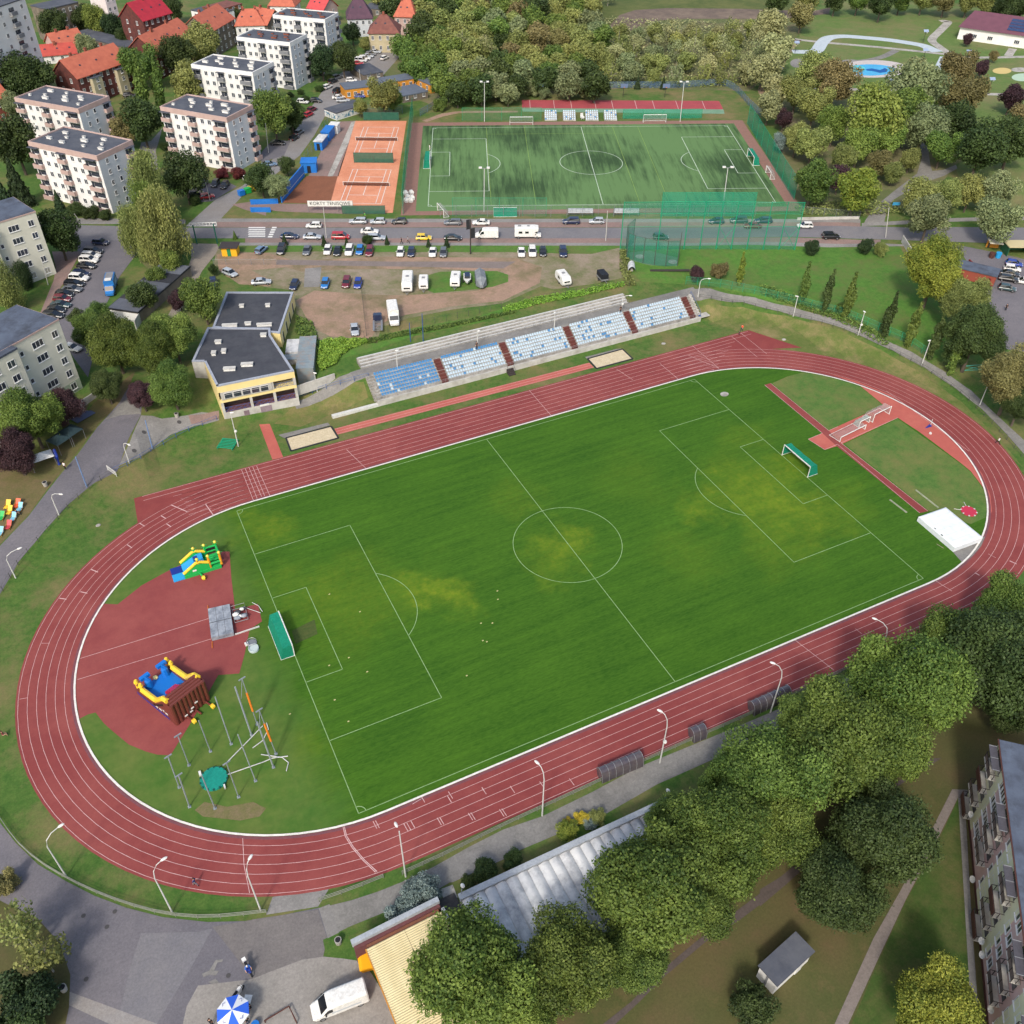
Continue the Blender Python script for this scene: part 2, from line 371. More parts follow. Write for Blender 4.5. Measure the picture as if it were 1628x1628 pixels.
def turfmat():
 m,t,b =nodemat('turf_artificial',.9)
 N =t.nodes.new; L =t.links.new; pos =N('ShaderNodeNewGeometry').outputs['Position']
 mp =N('ShaderNodeMapping'); mp.inputs['Rotation'].default_value =(0,0,R(24)); L(pos,mp.inputs[0])
 m2 =N('ShaderNodeMapping'); m2.inputs['Scale'].default_value =(.9,.07,1); L(mp.outputs[0],m2.inputs[0])
 n =N('ShaderNodeTexNoise'); n.inputs['Scale'].default_value =.8; n.inputs['Detail'].default_value =6; n.inputs['Roughness'].default_value =.72; L(m2.outputs[0],n.inputs['Vector'])
 n2 =N('ShaderNodeTexNoise'); n2.inputs['Scale'].default_value =.035; n2.inputs['Detail'].default_value =4; L(mp.outputs[0],n2.inputs['Vector'])
 a =N('ShaderNodeMath'); a.operation ='MULTIPLY_ADD'; a.inputs[1].default_value =.62; L(n2.outputs[0],a.inputs[0])
 s =N('ShaderNodeMath'); s.operation ='MULTIPLY'; s.inputs[1].default_value =.5; L(n.outputs[0],s.inputs[0]); L(s.outputs[0],a.inputs[2])
 r =N('ShaderNodeValToRGB'); e =r.color_ramp.elements; e[0].position =.52; e[1].position =.67
 e[0].color =tuple(v *K for v in lin((98,130,80))) +(1,); e[1].color =tuple(v *K for v in lin((56,80,48))) +(1,)
 L(a.outputs[0],r.inputs[0]); L(r.outputs[0],b.inputs['Base Color']); return m
TURF =turfmat()

build_ground(GRASS)
# ---------------------------------------------------------------- stadium oval
XL,XR,RI =-44.6,47.9,33.6
def capsule(r,a0=None,n=48,rx=0):
 pts =[]
 for i in range(n +1):
  t =math.pi *(-.5 +i /n); pts.append((XR +(r +rx) *math.cos(t),r *math.sin(t)))
 for i in range(n +1):
  t =math.pi *(.5 +i /n); pts.append((XL +r *math.cos(t),r *math.sin(t)))
 return pts
def ring(name,r0,r1,m,z,closed=True,kind='structure',rx0=0,rx1=0):
 a,b =capsule(r0,rx=rx0),capsule(r1,rx=rx1); mb =MB(); n =len(a)
 for i in range(n):
  j =(i +1) % n; mb.quad((*a[i],z),(*b[i],z),(*b[j],z),(*a[j],z))
 o =mb.obj(name,m); o['kind'] =kind; return o
LW =1.22
RO =RI +6 *LW
ring('running_track',RI,RO +.35,TRACK,.03,rx1=.5)
# the sprint straight is two lanes wider, with run-offs at both ends
sheet('sprint_straight',[[(-43.0,RO +.2),(-41,43.6),(-63.4,43.4),(-63.9,36.2),(-58,38.3),(-50,40.3)],[(-43,RO +.2),(-41,43.6),(70.5,43.7),(76.5,32.5),(70,35),(60,38.9),(48,RO +.2)]],TRACK,.026,px=False)
mb =MB()
for k in range(1,7):
 a,b =capsule(RI +LW *k - .028,rx=.08 *k),capsule(RI +LW *k +.028,rx=.08 *k)
 for i in range(len(a)):
  j =(i +1) % len(a); mb.quad((*a[i],.046),(*b[i],.046),(*b[j],.046),(*a[j],.046))
def ln(x0,y0,x1,y1,w=.06,z=.05):
 d =Vector((x1 - x0,y1 - y0)).normalized(); n =Vector((-d.y,d.x)) *w /2
 mb.add([(x0 +n.x,y0 +n.y,z),(x0 - n.x,y0 - n.y,z),(x1 - n.x,y1 - n.y,z),(x1 +n.x,y1 +n.y,z)],[(0,1,2,3)])
for k in (7,8): ln(-62,RI +LW *k - .1,70,RI +LW *k - .1,.07)
for k in range(0,7):   # lanes of the sprint straight run on past the bends
 y =RI +LW *k
 ln(XL - 6 - 1.2 *k *.9,y,XL,y,.05); ln(XR,y,XR +6 +1.8 *k,y,.06)
 if k: ln(XL - 6 - 5,y,XL,y,.05)
# cross lines (start and finish, zones), placed where the photo has them
def cross(px0,py0,px1,py1,w=.07):
 a,b =T(px0,py0),T(px1,py1); ln(a.x,a.y,b.x,b.y,w,.056)
for q in ((841.5,621,878,663),(551,715,583,746),(980,587,1006,604),(1101,550,1143,586),(1094,565,1143,586),(1049,578,1078,603),(1163,535,1204,568),(1178,530,1219,563),
   (384,747,403,796),(390,745,409,793),(396,744,416,790),(402,743,421,789),(408,741,429,788),(1264,1018,1326,1066),(1488,924,1513,940),(386,1333,388,1375),(388,1375,397,1420),(670,1270,655.5,1279) ):
 cross(*q)
for q in ((272,803,298,814),(327,802,339,819),(222,832,230,837),(256,820,264,825),(265,833,272,838),(202,866,210,871.5),(145,905.6,156,910),(128,941,139,943.5),(95,951.5,106,953),(1605,892,1616,897),(1550,911,1557,915)): cross(*q,.16)
for q in ((66,1023,79,1023),(31,1112,44,1109.6),(1489,865,1500,872),(1571,881,1583,887),(1360,1000,1370,1008)): cross(*q,.06)
p =[T(*q) for q in ((545.5,1315),(549,1330),(560,1348),(577,1368),(597,1387))]
p2 =[T(*q) for q in ((547.5,1314.5),(551,1329),(562,1347),(579,1367),(599.5,1386))]
for P in (p,p2):
 for a,b in zip(P,P[1:]): ln(a.x,a.y,b.x,b.y,.1,.056)
for (x,y) in ((593,1306),(597,1305),(642,1310),(647,1309),(653,1305),(695,1300.5),(699,1299.5),(744.5,1293),(748.5,1292),(794,1287),(798,1286),(669,1265),(713,1259),(766,1252),(811,1250),(858,1243),(905,1238),(711,1265)):
 a =T(x,y); ln(a.x,a.y,a.x +.1,a.y - LW *.95,.09,.056)
rs =random.Random(3)
o =mb.obj('lane_lines',LINE); struct(o)
ring('track_edge_wear',RI,RI +.4,mat('rubber_worn',(112,74,82),(128,76,80),.6,.85),.036)
ring('track_kerb',RI - .28,RI,KERB,.11)
# football pitch and lines
ring('infield_grass',0.01,RI - .28,PITCH,.012)
sheet('infield_lawn',[[Q(13,*p) for p in ((75,812),(170,770),(300,735),(440,760),(540,795),(620,832),(755,945),(640,1002),(424,1100))],[Q(13,*p) for p in ((850,1030),(1240,1310),(1300,1360),(1390,1480),(1420,1625),(1300,1680),(1180,1640),(1040,1596),(520,1185))]],GRASS_D,.022)
PL,PW =95.8,64.46
hx,hy =PL /2,PW /2
sheet('football_pitch',[(-hx,-hy),(hx,-hy),(hx,hy),(-hx,hy)],PITCH,.02,px=False)
mb =MB(); LWp =.11
def pline(x0,y0,x1,y1): ln(x0,y0,x1,y1,LWp,.036)
def arc(cx,cy,r,a0,a1,n=40):
 for i in range(n):
  s,e =R(a0 +(a1 - a0) *i /n),R(a0 +(a1 - a0) *(i +1) /n)
  pline(cx +r *math.cos(s),cy +r *math.sin(s),cx +r *math.cos(e),cy +r *math.sin(e))
def field(hx,hy):
 for s in (-1,1):
  pline(-hx,s *hy,hx,s *hy); pline(s *hx,-hy,s *hx,hy)
  for d,h in ((16.5,20.16),(5.5,9.16)):
   pline(s *hx,h,s *(hx - d),h); pline(s *hx,-h,s *(hx - d),-h); pline(s *(hx - d),-h,s *(hx - d),h)
  a =math.degrees(math.acos(5.5 /9.15)); c =180 if s > 0 else 0
  arc(s *(hx - 11),0,9.15,c - a,c +a)
  for t in (-1,1): arc(s *hx,t *hy,1,{(1,1): 180,(-1,1): 270,(-1,-1): 0,(1,-1): 90}[(s,t)],{(1,1): 270,(-1,1): 360,(-1,-1): 90,(1,-1): 180}[(s,t)],8)
 pline(0,-hy,0,hy); arc(0,0,9.15,0,360,72)
field(hx,hy); mb.sphere((0,0,.03),.12,8,4,sc=(1,1,.1))
struct(mb.obj('pitch_lines',LINE_G))
sheet('worn_goal_mouth',[(464,1003),(500,985),(505,1008),(470,1024)],mat('worn_turf',(84,92,46),(62,84,36),1.2,.95,detail=8,stretch=(.4,2.2,1)),.03)
# red aprons in both D areas, jumping and throwing runways
sheet('rubber_apron',[(126.4,1143),(120.7,1109),(121.3,1071),(134,1017),(152,978),(165,960),(187,961),(225,931),(263,910),(300,892),(343,877),(365,877),(368,920),(374,970),(410,960),(416.6,988),(397,1001),(389,1040),(380.5,1071),(347,1073.5),(330,1104),(300,1155),(271,1201),(250,1200),(232,1195),(205,1184),(180.6,1164),(165,1150),(152,1133),(140,1136)],TRACK_D,.034)
z =13
D =lambda *a: [Q(13,x,y) for x,y in a]
sheet('rubber_fan',D((430,752),(600,802),(800,882),(1000,1002),(1140,1110),(1250,1202),(1370,1372),(1420,1502),(1430,1600),(1422,1620),(1395,1480),(1300,1355),(1240,1305),(980,1110),(850,1025),(520,1180),(490,1195),(400,1222),(298,1157),(385,1120),(430,1100),(640,1005),(760,945),(620,830),(520,785)),TRACK_B,.034)
sheet('javelin_runway',D((28,822),(66,812),(424,1104),(500,1182),(1040,1600),(985,1612),(470,1196),(385,1120)),TRACK,.036)
mb =MB()
def lpx(t,*pts,w=.07,z=.05):
 P =[T(*Q(t,*p)) for p in pts]
 for a,b in zip(P,P[1:]): ln(a.x,a.y,b.x,b.y,w,z)
lpx(13,(28,822),(385,1120),(298,1157),(400,1222),(478,1188),(985,1612)); lpx(13,(66,812),(424,1104)); lpx(13,(500,1180),(1035,1600)); lpx(13,(500,1180),(850,1025))
lpx(13,(780,860),(1290,1232)); lpx(20,(495,958),(1285,712),w=.07); lpx(20,(478,1088),(1300,838),w=.07)
lpx(13,(424,1104),(480,1080))
struct(mb.obj('apron_lines',LINE))
sheet('gravel_bed',[(1515,878),(1566,853),(1560,868),(1545,885),(1531,896)],PATHM,.038)
SWORN =mat('sand_worn_grass',(126,112,84),(104,104,60),.8,.95,detail=8)
sheet('worn_grass',[Q(30,*p) for p in ((1200,310),(1260,260),(1400,290),(1560,260),(1640,300),(1600,350),(1480,375),(1250,350))],SWORN,.03)
# long-jump runway and pits on the stand side
sheet('jump_runway',[(-18.4,46.9),(-18.4,45.6),(37.2,46.3),(37.2,47.6)],TRACK_B,.03,px=False) if False else None
ra,rb =T(*Q(11,520,1110)),T(*Q(12,545,700))
d =(rb - ra).normalized(); n =Vector((-d.y,d.x,0)) *1.05
sheet('jump_runway',[tuple((ra +n)[:2]),tuple((ra - n)[:2]),tuple((rb - n)[:2]),tuple((rb +n)[:2])],TRACK_B,.03,px=False)
mb =MB()
for s in (-.8,0.0,.8): ln(*(ra +n *s)[:2],*(rb +n *s)[:2],.06,.045)
struct(mb.obj('runway_lines',LINE))
RUB =mat('black_rubber',(40,42,46),(52,54,58),3,.8)
def pit(name,quad):
 P =[T(*q) for q in quad]; c =sum(P,Vector()) /4
 sheet(name,[tuple(p[:2]) for p in P],SAND,.05,px=False)
 mb =MB()
 for a,b in zip(P,P[1:] +P[:1]):
  d =(b - a).normalized(); nn =Vector((-d.y,d.x,0)) *.16
  mb.prism([tuple((a +nn)[:2]),tuple((a - nn)[:2]),tuple((b - nn)[:2]),tuple((b +nn)[:2])],0,.12)
 struct(mb.obj(name +'_edge',RUB))
pit('sand_pit',[Q(11,212,1150),Q(11,490,1078),Q(11,535,1150),Q(11,242,1230)])
pit('sand_pit',[Q(12,520,662),Q(12,735,602),Q(12,798,662),Q(12,575,722)])
sheet('pit_paving',[[Q(11,165,1130),Q(11,470,1055),Q(11,485,1070),Q(11,200,1150)],[Q(12,505,650),Q(12,700,600),Q(12,735,598),Q(12,515,660)]],PATHM,.028)
sheet('red_path',[[Q(11,48,1068),Q(11,112,1062),Q(11,195,1268),Q(11,128,1282)]],TRACK_B,.03)
# ---------------------------------------------------------------- south-west yard, paths round the oval
fenceSW =[(-30,1270),(0,1300),(25,1335),(60,1368),(105,1396),(150,1417),(200,1437),(258,1453),(330,1462),(405,1460),(430,1452)]
sheet('yard_asphalt',[(-60,1290),(0,1308),(25,1340),(60,1374),(105,1401),(150,1424),(200,1443),(258,1458),(330,1466),(405,1464),(508,1443),(521,1490),(512,1510),(430,1545),(300,1600),(270,1700),(60,1700),(102,1640),(110,1600),(112,1550),(95,1500),(60,1460),(10,1437),(-60,1412)],ASPH,.022)
sheet('yard_patch',[[Q(30,*p) for p in ((1310,1030),(1560,985))] +[Q(31,*p) for p in ((0,985),(410,925),(465,1100),(440,1220),(150,1350),(0,1370))] +[Q(30,1520,1300)]],mat('asphalt_brown',(124,119,116),(114,109,107),.6,.9,detail=8,c3=(106,102,102),scale3=.12),.03)
sheet('yard_patch',[Q(30,*p) for p in ((430,1430),(1000,1640),(700,1640),(420,1510))],ASPH_L,.03)
sheet('yard_patch',[[Q(30,*p) for p in ((800,1290),(870,1070),(1230,1060),(1310,1040),(1200,1240),(960,1640),(720,1640))]],ASPH_D,.028)
sheet('yard_paving',[(275,1700),(297,1600),(315,1567),(400,1557),(430,1545),(480,1526),(515,1521),(575,1527),(592,1550),(640,1628),(680,1700)],mat('paving_warm',(156,151,144),(144,139,133),1.6,.92,detail=8,c3=(134,130,124),scale3=.16),.034)
sheet('yard_verge',[Q(31,*p) for p in ((440,1110),(600,1030),(820,940),(840,1020),(680,1110),(700,1245),(560,1225),(460,1215))],GRASS,.036)
sheet('paver_strip',[Q(31,*p) for p in ((415,915),(480,890),(540,1065),(470,1100))],PAVE,.04)
sheet('track_entry',[Q(31,*p) for p in ((130,845),(480,790),(410,905),(90,955))],PAVE,.02)
sheet('yard_verge',[(-60,1400),(10,1437),(60,1460),(95,1500),(112,1550),(110,1600),(102,1640),(60,1720),(-60,1720)],GRASS_BR,.036)
SP =[(512,1443),(560,1431),(600,1418),(640,1402),(690,1378),(745,1347),(800,1319),(862,1298),(940,1260),(1019,1218),(1100,1185),(1180,1152),(1260,1118),(1340,1080),(1440,1030),(1500,998)]
SP2 =[(1510,1012),(1450,1048),(1350,1098),(1270,1145),(1190,1180),(1128,1210),(1045,1247),(965,1293),(885,1327),(800,1363),(740,1388),(700,1412),(660,1440),(620,1458),(540,1484),(524,1488)]
sheet('stadium_path',SP +SP2,PATHM,.026)
sheet('stadium_path',[Q(31,*p) for p in ((1110,680),(1628,420),(1628,580),(1240,755),(1170,760))],PAVE,.034)
sheet('steps_path',[Q(31,*p) for p in ((1160,800),(1240,770),(1270,850),(1190,880))],CONC,.05)
MANH =mat('iron_cover',(78,76,76))
sheet('chalk_stain',[[Q(30,*p) for p in ((1245,1320),(1290,1300),(1330,1235),(1375,1230),(1370,1245),(1340,1250),(1320,1300),(1350,1300),(1330,1330),(1290,1325),(1255,1340))],[Q(30,*p) for p in ((1285,1370),(1330,1350),(1350,1375),(1310,1385))]],PATHM,.05)
for x,y in ((660,1030),(532,1352),(515,962),(708,936),(1408,1330)): p =T(*Q(30,x,y)); sheet('manhole_cover',[(p.x +.27 *math.cos(k *.6),p.y +.27 *math.sin(k *.6)) for k in range(10)],MANH,.055,px=False)
for x,y in ((890,1118),(1105,1052),(828,1228)): p =T(*Q(10,x,y)); sheet('manhole_cover',[(p.x +.4 *math.cos(k *.6),p.y +.4 *math.sin(k *.6)) for k in range(10)],MANH,.06,px=False)
# lower right courtyard
sheet('courtyard_grass',[(660,1480),(900,1370),(1150,1240),(1300,1150),(1480,1060),(1640,1000),(1750,1200),(1750,1750),(640,1750)],GRASS_BR,.008)
sheet('courtyard_green',[Q(33,*p) for p in ((1225,235),(1265,900),(1310,1640),(560,1640),(760,1180),(900,870),(1090,520))],mat('grass_lawn',(54,80,30),(72,94,40),.8,.95,detail=6,c3=(100,96,58),scale3=.12),.014)
sheet('footpath',[Q(33,*p) for p in ((0,905),(0,800),(130,720),(400,490),(640,290),(860,130),(1040,-10),(1120,-10),(900,130),(660,300),(420,530),(160,770))] ,mat('path_dark',(96,86,82),(84,76,72),.7,.95,detail=8),.02)
sheet('footpath',[Q(32,*p) for p in ((1640,780),(1400,960),(1200,1110),(960,1310),(790,1490),(600,1640),(680,1640),(830,1500),(1000,1330),(1250,1120),(1440,1000),(1640,850))],MATS['path_dark'],.024)
sheet('concrete_path',[Q(33,*p) for p in ((455,1640),(540,1640),(760,1160),(900,860),(1080,520),(1220,235),(1280,222),(1280,185),(1185,182),(1040,470),(870,800),(700,1100))],mat('path_concrete',(136,126,120),(122,114,108),1.2,.95,detail=8),.03)
sheet('wall_strip',[Q(33,*p) for p in ((1222,235),(1262,235),(1300,900),(1352,1640),(1305,1640),(1262,900))],PAVE,.032)
# west road down from the clubhouse, paths round the top of the bank
W1 =[(-60,900),(0,868),(46,820),(100,750),(124,722),(155,679),(190,640),(205,615),(228,620),(224,660),(191,738),(186,750),(150,768),(111,800),(70,845),(30,893),(0,945),(-60,1040)]
sheet('west_road',W1,ASPH,.03)
sheet('clubhouse_paving',[Q(10,*p) for p in ((870,1010),(1000,1030),(1150,1010),(1240,990),(1350,1000),(1350,1040),(1200,1075),(1050,1130),(960,1200),(870,1262),(735,1320),(800,1170))],PAVE,.036)
sheet('clubhouse_paving',[Q(10,*p) for p in ((1160,1010),(1350,980),(1350,1030),(1180,1065))],PAVE_R,.044)
sheet('worn_bank',[Q(10,*p) for p in ((640,1040),(820,870),(870,1000),(740,1010))],PATHM,.04)
sheet('picnic_lawn',[(-60,740),(60,730),(110,690),(150,640),(190,610),(215,590),(200,630),(155,676),(122,720),(46,818),(0,866),(-60,900)],mat('grass_dry',(106,98,62),(90,92,50),.6,.95,detail=7,c3=(118,100,74),scale3=.1),.02)
RPT =[(1068,468),(1092,459),(1120,458),(1200,473),(1260,488),(1330,507),(1400,537),(1450,560),(1500,590),(1545,622),(1590,665),(1628,700),(1680,750)]
RPB =[(1680,775),(1628,722),(1600,690),(1560,650),(1520,618),(1470,585),(1420,558),(1370,535),(1300,510),(1240,495),(1180,480),(1120,472),(1085,475)]
sheet('bank_path',RPT +RPB,PATHM,.04)
# bank between track and path has dry grass
sheet('bank_grass',[(1100,482),(1180,488),(1250,502),(1330,524),(1400,556),(1460,590),(1530,640),(1590,700),(1628,745),(1600,720),(1520,655),(1440,612),(1360,585),(1250,560),(1200,535),(1150,520)],mat('grass_bank',(104,112,58),(84,104,44),.5,.95,detail=8,c3=(140,126,86),scale3=.16),.02)
sheet('bank_grass',[Q(11,*p) for p in ((140,1060),(320,880),(470,850),(690,800),(720,900),(500,1000),(300,1080))],mat('grass_straw',(128,118,78),(108,108,58),.7,.95,detail=8,c3=(84,106,44),scale3=.2),.02)
sheet('bank_grass',[Q(11,*p) for p in ((420,545),(700,540),(1000,470),(1400,400),(1700,300),(1700,345),(1400,440),(1000,520),(720,620),(620,640),(500,680),(420,700))],GRASS_G,.02)
sheet('stand_walk',[(x,y) for x,y in ((-30,57.0),(-14,57.0),(60,57.0),(66,57),(66,59.9),(50,59.9),(-15,59.9),(-30,58.6))],PATHM,.03,px=False)
# ---------------------------------------------------------------- car lot north of the stand
sheet('car_lot',[(345,392),(985,389),(990,410),(1000,440),(940,452),(880,460),(860,455),(800,482),(720,492),(650,506),(606,520),(600,546),(505,540),(472,500),(466,462),(420,456),(360,440),(340,420)],DIRT_G,.02)
sheet('car_lot_dirt',[(470,415),(600,408),(820,410),(862,425),(858,450),(800,478),(720,487),(650,500),(622,506),(600,520),(590,540),(525,535),(495,520),(480,492),(470,478),(500,462),(580,468),(640,470),(760,462),(806,446),(800,432),(700,428),(560,428),(480,432)],DIRT,.026)
sheet('car_lot_dirt',[(345,405),(420,400),(470,415),(480,432),(455,425),(400,430),(430,445),(430,455),(380,452),(348,430)],DIRT,.026)
sheet('car_lot_grass',[(672,440),(700,432),(790,431),(808,437),(808,448),(784,456),(740,462),(690,466),(672,458)],GRASS_G,.032)
sheet('car_lot_grass',[(345,388),(600,390),(985,388),(985,394),(940,404),(800,401),(640,401),(500,400),(410,402),(350,398)],GRASS_G,.034)
sheet('car_lot_slab',[(485,427),(511,425),(508,456),(483,457)],PAVE,.036)
sheet('car_lot_lane',[(440,413),(620,416),(820,416),(800,427),(640,424),(500,422),(440,421)],mat('dirt_grey',(134,122,118),(122,112,106),.6,.95,detail=8),.034)
sheet('gate_path',[(304,387),(350,388),(343,404),(322,430),(300,470),(282,505),(262,520),(268,500),(288,465),(304,410)],mat('path_beige',(150,140,128),(134,126,116),.8,.92,detail=8),.03)
sheet('green_lawn',[(985,392),(1100,391),(1300,391),(1430,391),(1445,420),(1475,450),(1530,560),(1500,575),(1440,540),(1370,515),(1280,487),(1180,466),(1110,452),(1020,448),(1000,430)],GRASS_G,.024)
sheet('hammer_circle',[Q(2,750,1560),Q(2,900,1545),Q(2,1080,1590),Q(12,1075,90),Q(12,900,85),Q(12,770,50)],mat('grass_pale',(116,134,104),(98,122,84),.8,.9),.04)
# ---------------------------------------------------------------- street along the north side
sheet('street',[(-40,357),(120,358),(296,362),(700,362),(1100,362),(1380,360),(1500,361),(1700,363),(1700,396),(1628,389),(1500,384),(1380,380),(1100,379),(700,379),(300,379),(118,384),(-40,372)],ASPH_D,.03)
sheet('pavement',[(345,347.5),(700,348),(1100,348),(1368,348.5),(1368,354.5),(1100,353.5),(700,353.5),(345,353)],PAVE,.036)
sheet('parking_strip',[(345,353),(700,353.5),(1100,353.5),(1368,354.5),(1368,360.5),(1100,361.6),(700,361.6),(345,361.6)],PAVE_R,.034)
sheet('parking_strip',[(390,379),(700,379),(1100,379),(1400,381),(1400,387),(1100,386.5),(700,386),(390,386)],PAVE_R,.034)
sheet('pavement',[(350,386),(700,386),(1100,386.5),(1400,387),(1440,389),(1440,391.5),(1100,390.8),(700,390.5),(350,390.5)],PAVE,.036)
sheet('pavement',[(-40,343),(120,347),(295,349),(295,356),(120,356.5),(-40,352)],PAVE,.036)
sheet('pavement',[(1500,347),(1700,341),(1700,348),(1500,353),(1370,360),(1370,355)],PAVE,.036)
sheet('side_street',[(295,360),(343,317),(385,296),(428,260),(462,219),(488,180),(524,129),(565,100),(594,79),(614,82),(614,92),(570,118),(560,128),(552,158),(530,172),(516,186),(500,215),(477,247),(432,282),(385,312),(352,347),(352,361)],mat('asphalt_street',(142,139,138),(130,128,128),.4,.9,detail=8,c3=(136,130,124),scale3=.05),.028)
sheet('side_yard',[(560,100),(600,82),(640,85),(600,130),(575,150),(555,160),(540,170),(535,160),(550,140)],MATS['asphalt_street'],.026)
sheet('crosswalk',[[(lerp(396,430,0) +0,y),(422,y),(421.5,y +1.8),(394,y +1.8)] for y in (361.2,364.6,368,371.4,374.8)],WHITE,.045)
sheet('crosswalk',[[(lerp(0,1,0) +434 - i *1.6 - 1.3,361 +i *3.6),(440 - i *1.6,361 +i *3.6),(439.2 - i *1.6,363.2 +i *3.6),(432 - i *1.6,363.2 +i *3.6)] for i in range(5)],WHITE,.045)
sheet('side_parking',[[Q(0,1170,1130),Q(0,1420,1130),Q(0,1460,1150),Q(0,1310,1240),Q(0,1180,1250)],[Q(1,130,860),Q(1,240,870),Q(1,200,960),Q(1,60,1000),Q(1,60,940)]],ASPH,.03)
sheet('verge_path',[[Q(0,1430,1260),Q(0,1640,1230),Q(0,1640,1330),Q(0,1500,1290)]],PAVE_R,.034)
# west parking lot
sheet('west_parking',[(118,384),(300,379),(300,386),(228,398),(217,404),(190,440),(172,478),(160,500),(150,560),(140,600),(118,570),(85,520),(78,510),(98,470),(118,440),(128,410),(122,395)],ASPH,.032)
sheet('west_pavement',[Q(10,*p) for p in ((320,0),(500,0),(420,150),(300,340),(240,400),(330,180),(345,100))],PAVE_R,.034)
sheet('courtyard_path',[Q(0,*p) for p in ((1000,790),(985,850),(960,930),(975,1040),(940,1060),(925,940),(860,920),(870,880),(930,870))],PAVE,.034)
sheet('bare_earth',[Q(10,*p) for p in ((860,0),(960,0),(1060,60),(930,120),(860,60))],FLOOR,.03)
# right hand car park
sheet('east_car_park',[(1490,388),(1530,391),(1640,415),(1760,460),(1760,620),(1628,560),(1600,555),(1580,500),(1560,450),(1540,420),(1528,402)],ASPH,.032)
sheet('park_path',[(1372,358),(1376,350),(1392,328),(1420,305),(1458,276),(1466,250),(1462,225),(1468,205),(1474,225),(1479,262),(1482,272),(1500,270),(1520,262),(1522,268),(1500,280),(1470,290),(1440,306),(1420,318),(1410,335),(1406,352),(1410,359)],PATHM,.03)
sheet('park_lawn',[(1270,60),(1290,18),(1330,0),(1450,5),(1640,20),(1800,40),(1800,340),(1640,330),(1540,330),(1520,270),(1560,200),(1400,150),(1240,130),(1235,105)],GRASS_PARK,.02)
# ---------------------------------------------------------------- tennis courts, artificial pitch, courts
sheet('clay_courts',[Q(1,*p) for p in ((640,745),(955,745),(915,1000),(870,1312),(560,1320),(480,1255),(560,990),(600,880))],CLAY,.03)
sheet('practice_court',[Q(1,*p) for p in ((340,1085),(530,1087),(485,1255),(185,1250))],CLAY_D,.034)
sheet('court_paving',[[Q(1,*p) for p in ((500,752),(640,745),(600,880),(535,1087),(400,1092),(350,1085),(420,950))]],PAVE_R,.03)
sheet('court_paving',[[Q(1,*p) for p in ((615,752),(640,745),(598,880),(500,1087),(468,1087))]],CONC,.036)
sheet('court_paving',[[Q(1,*p) for p in ((180,1255),(560,1262),(560,1318),(200,1305),(0,1290),(0,1262))]],PAVE_R,.036)
A2,B2,C2,D2 =G(691.5,202.5,5),G(1160,201,5),G(1228.6,321,5),G(677,330,5)
c2 =(A2 +B2 +C2 +D2) /4; ux =((B2 - A2) +(C2 - D2)).normalized(); uy =Vector((-ux.y,ux.x,0))
hx2 =((B2 - A2).length +(C2 - D2).length) /4; hy2 =((A2 - D2).dot(uy) +(B2 - C2).dot(uy)) /4
M2 =Matrix(((ux.x,uy.x,0,c2.x),(ux.y,uy.y,0,c2.y),(0,0,1,5),(0,0,0,1)))
def P2(x,y): v =M2 @ Vector((x,y,0)); return (v.x,v.y)
sheet('pitch_surround',[P2(-hx2 - 7,-hy2 - 5.5),P2(hx2 +6,-hy2 - 5.5),P2(hx2 +6,hy2 +5),P2(-hx2 - 7,hy2 +5)],mat('paving_rust',(150,112,100),(134,104,94),1,.95,detail=7),.03,px=False)
sheet('artificial_turf',[P2(-hx2 - 3.2,-hy2 - 3),P2(hx2 +2.6,-hy2 - 2.5),P2(hx2 +2.6,hy2 +2),P2(-hx2 - 3.2,hy2 +2)],TURF,.04,px=False)
mb =MB(); LWp =.16; field(hx2,hy2)
for s in (-1,1): pass
o =mb.obj('turf_lines',mat('line_turf',(206,218,200),(182,200,176),.8,.9)); o.matrix_world =M2 @ Matrix.Translation((0,0,.02)); struct(o)
mb =MB()
for x in (-30,-18,10,18): ln(x,-hy2,x,hy2,.1,.05)
for (x0,x1) in ((-30,10),): ln(x0,hy2 - 6,x1,hy2 - 6,.1,.05)
o =mb.obj('turf_training_lines',mat('line_yellow',(150,176,88),(128,160,80),.8,.9)); o.matrix_world =M2 @ Matrix.Translation((0,0,.01)); struct(o)
sheet('small_court',[(829.7,159),(1143,160.5),(1150,174),(830,172)],COURT,.03)
sheet('small_court_apron',[(830,172),(1150,174),(1152,181),(831,177.5)],COURT_G,.03)
mb =MB()
for i,x in enumerate((842,880,907,945,972,1009,1037,1074,1116)):
 a,b =T(x,159.3 +(x - 830) *.004),T(x +(x - 780) *.016,172.4 +(x - 830) *.005); d =b - a
 w =Vector((d.y,-d.x,0)).normalized() *.08
 mb.quad(*[tuple(v +Vector((0,0,.05))) for v in (a - w,a +w,b +w,b - w)])
struct(mb.obj('small_court_lines',LINE))
sheet('desire_path',[[Q(1,*p) for p in ((1050,745),(1170,700),(1280,685),(1640,683),(1640,693),(1280,697),(1180,718),(1080,752))]],DIRT,.032)
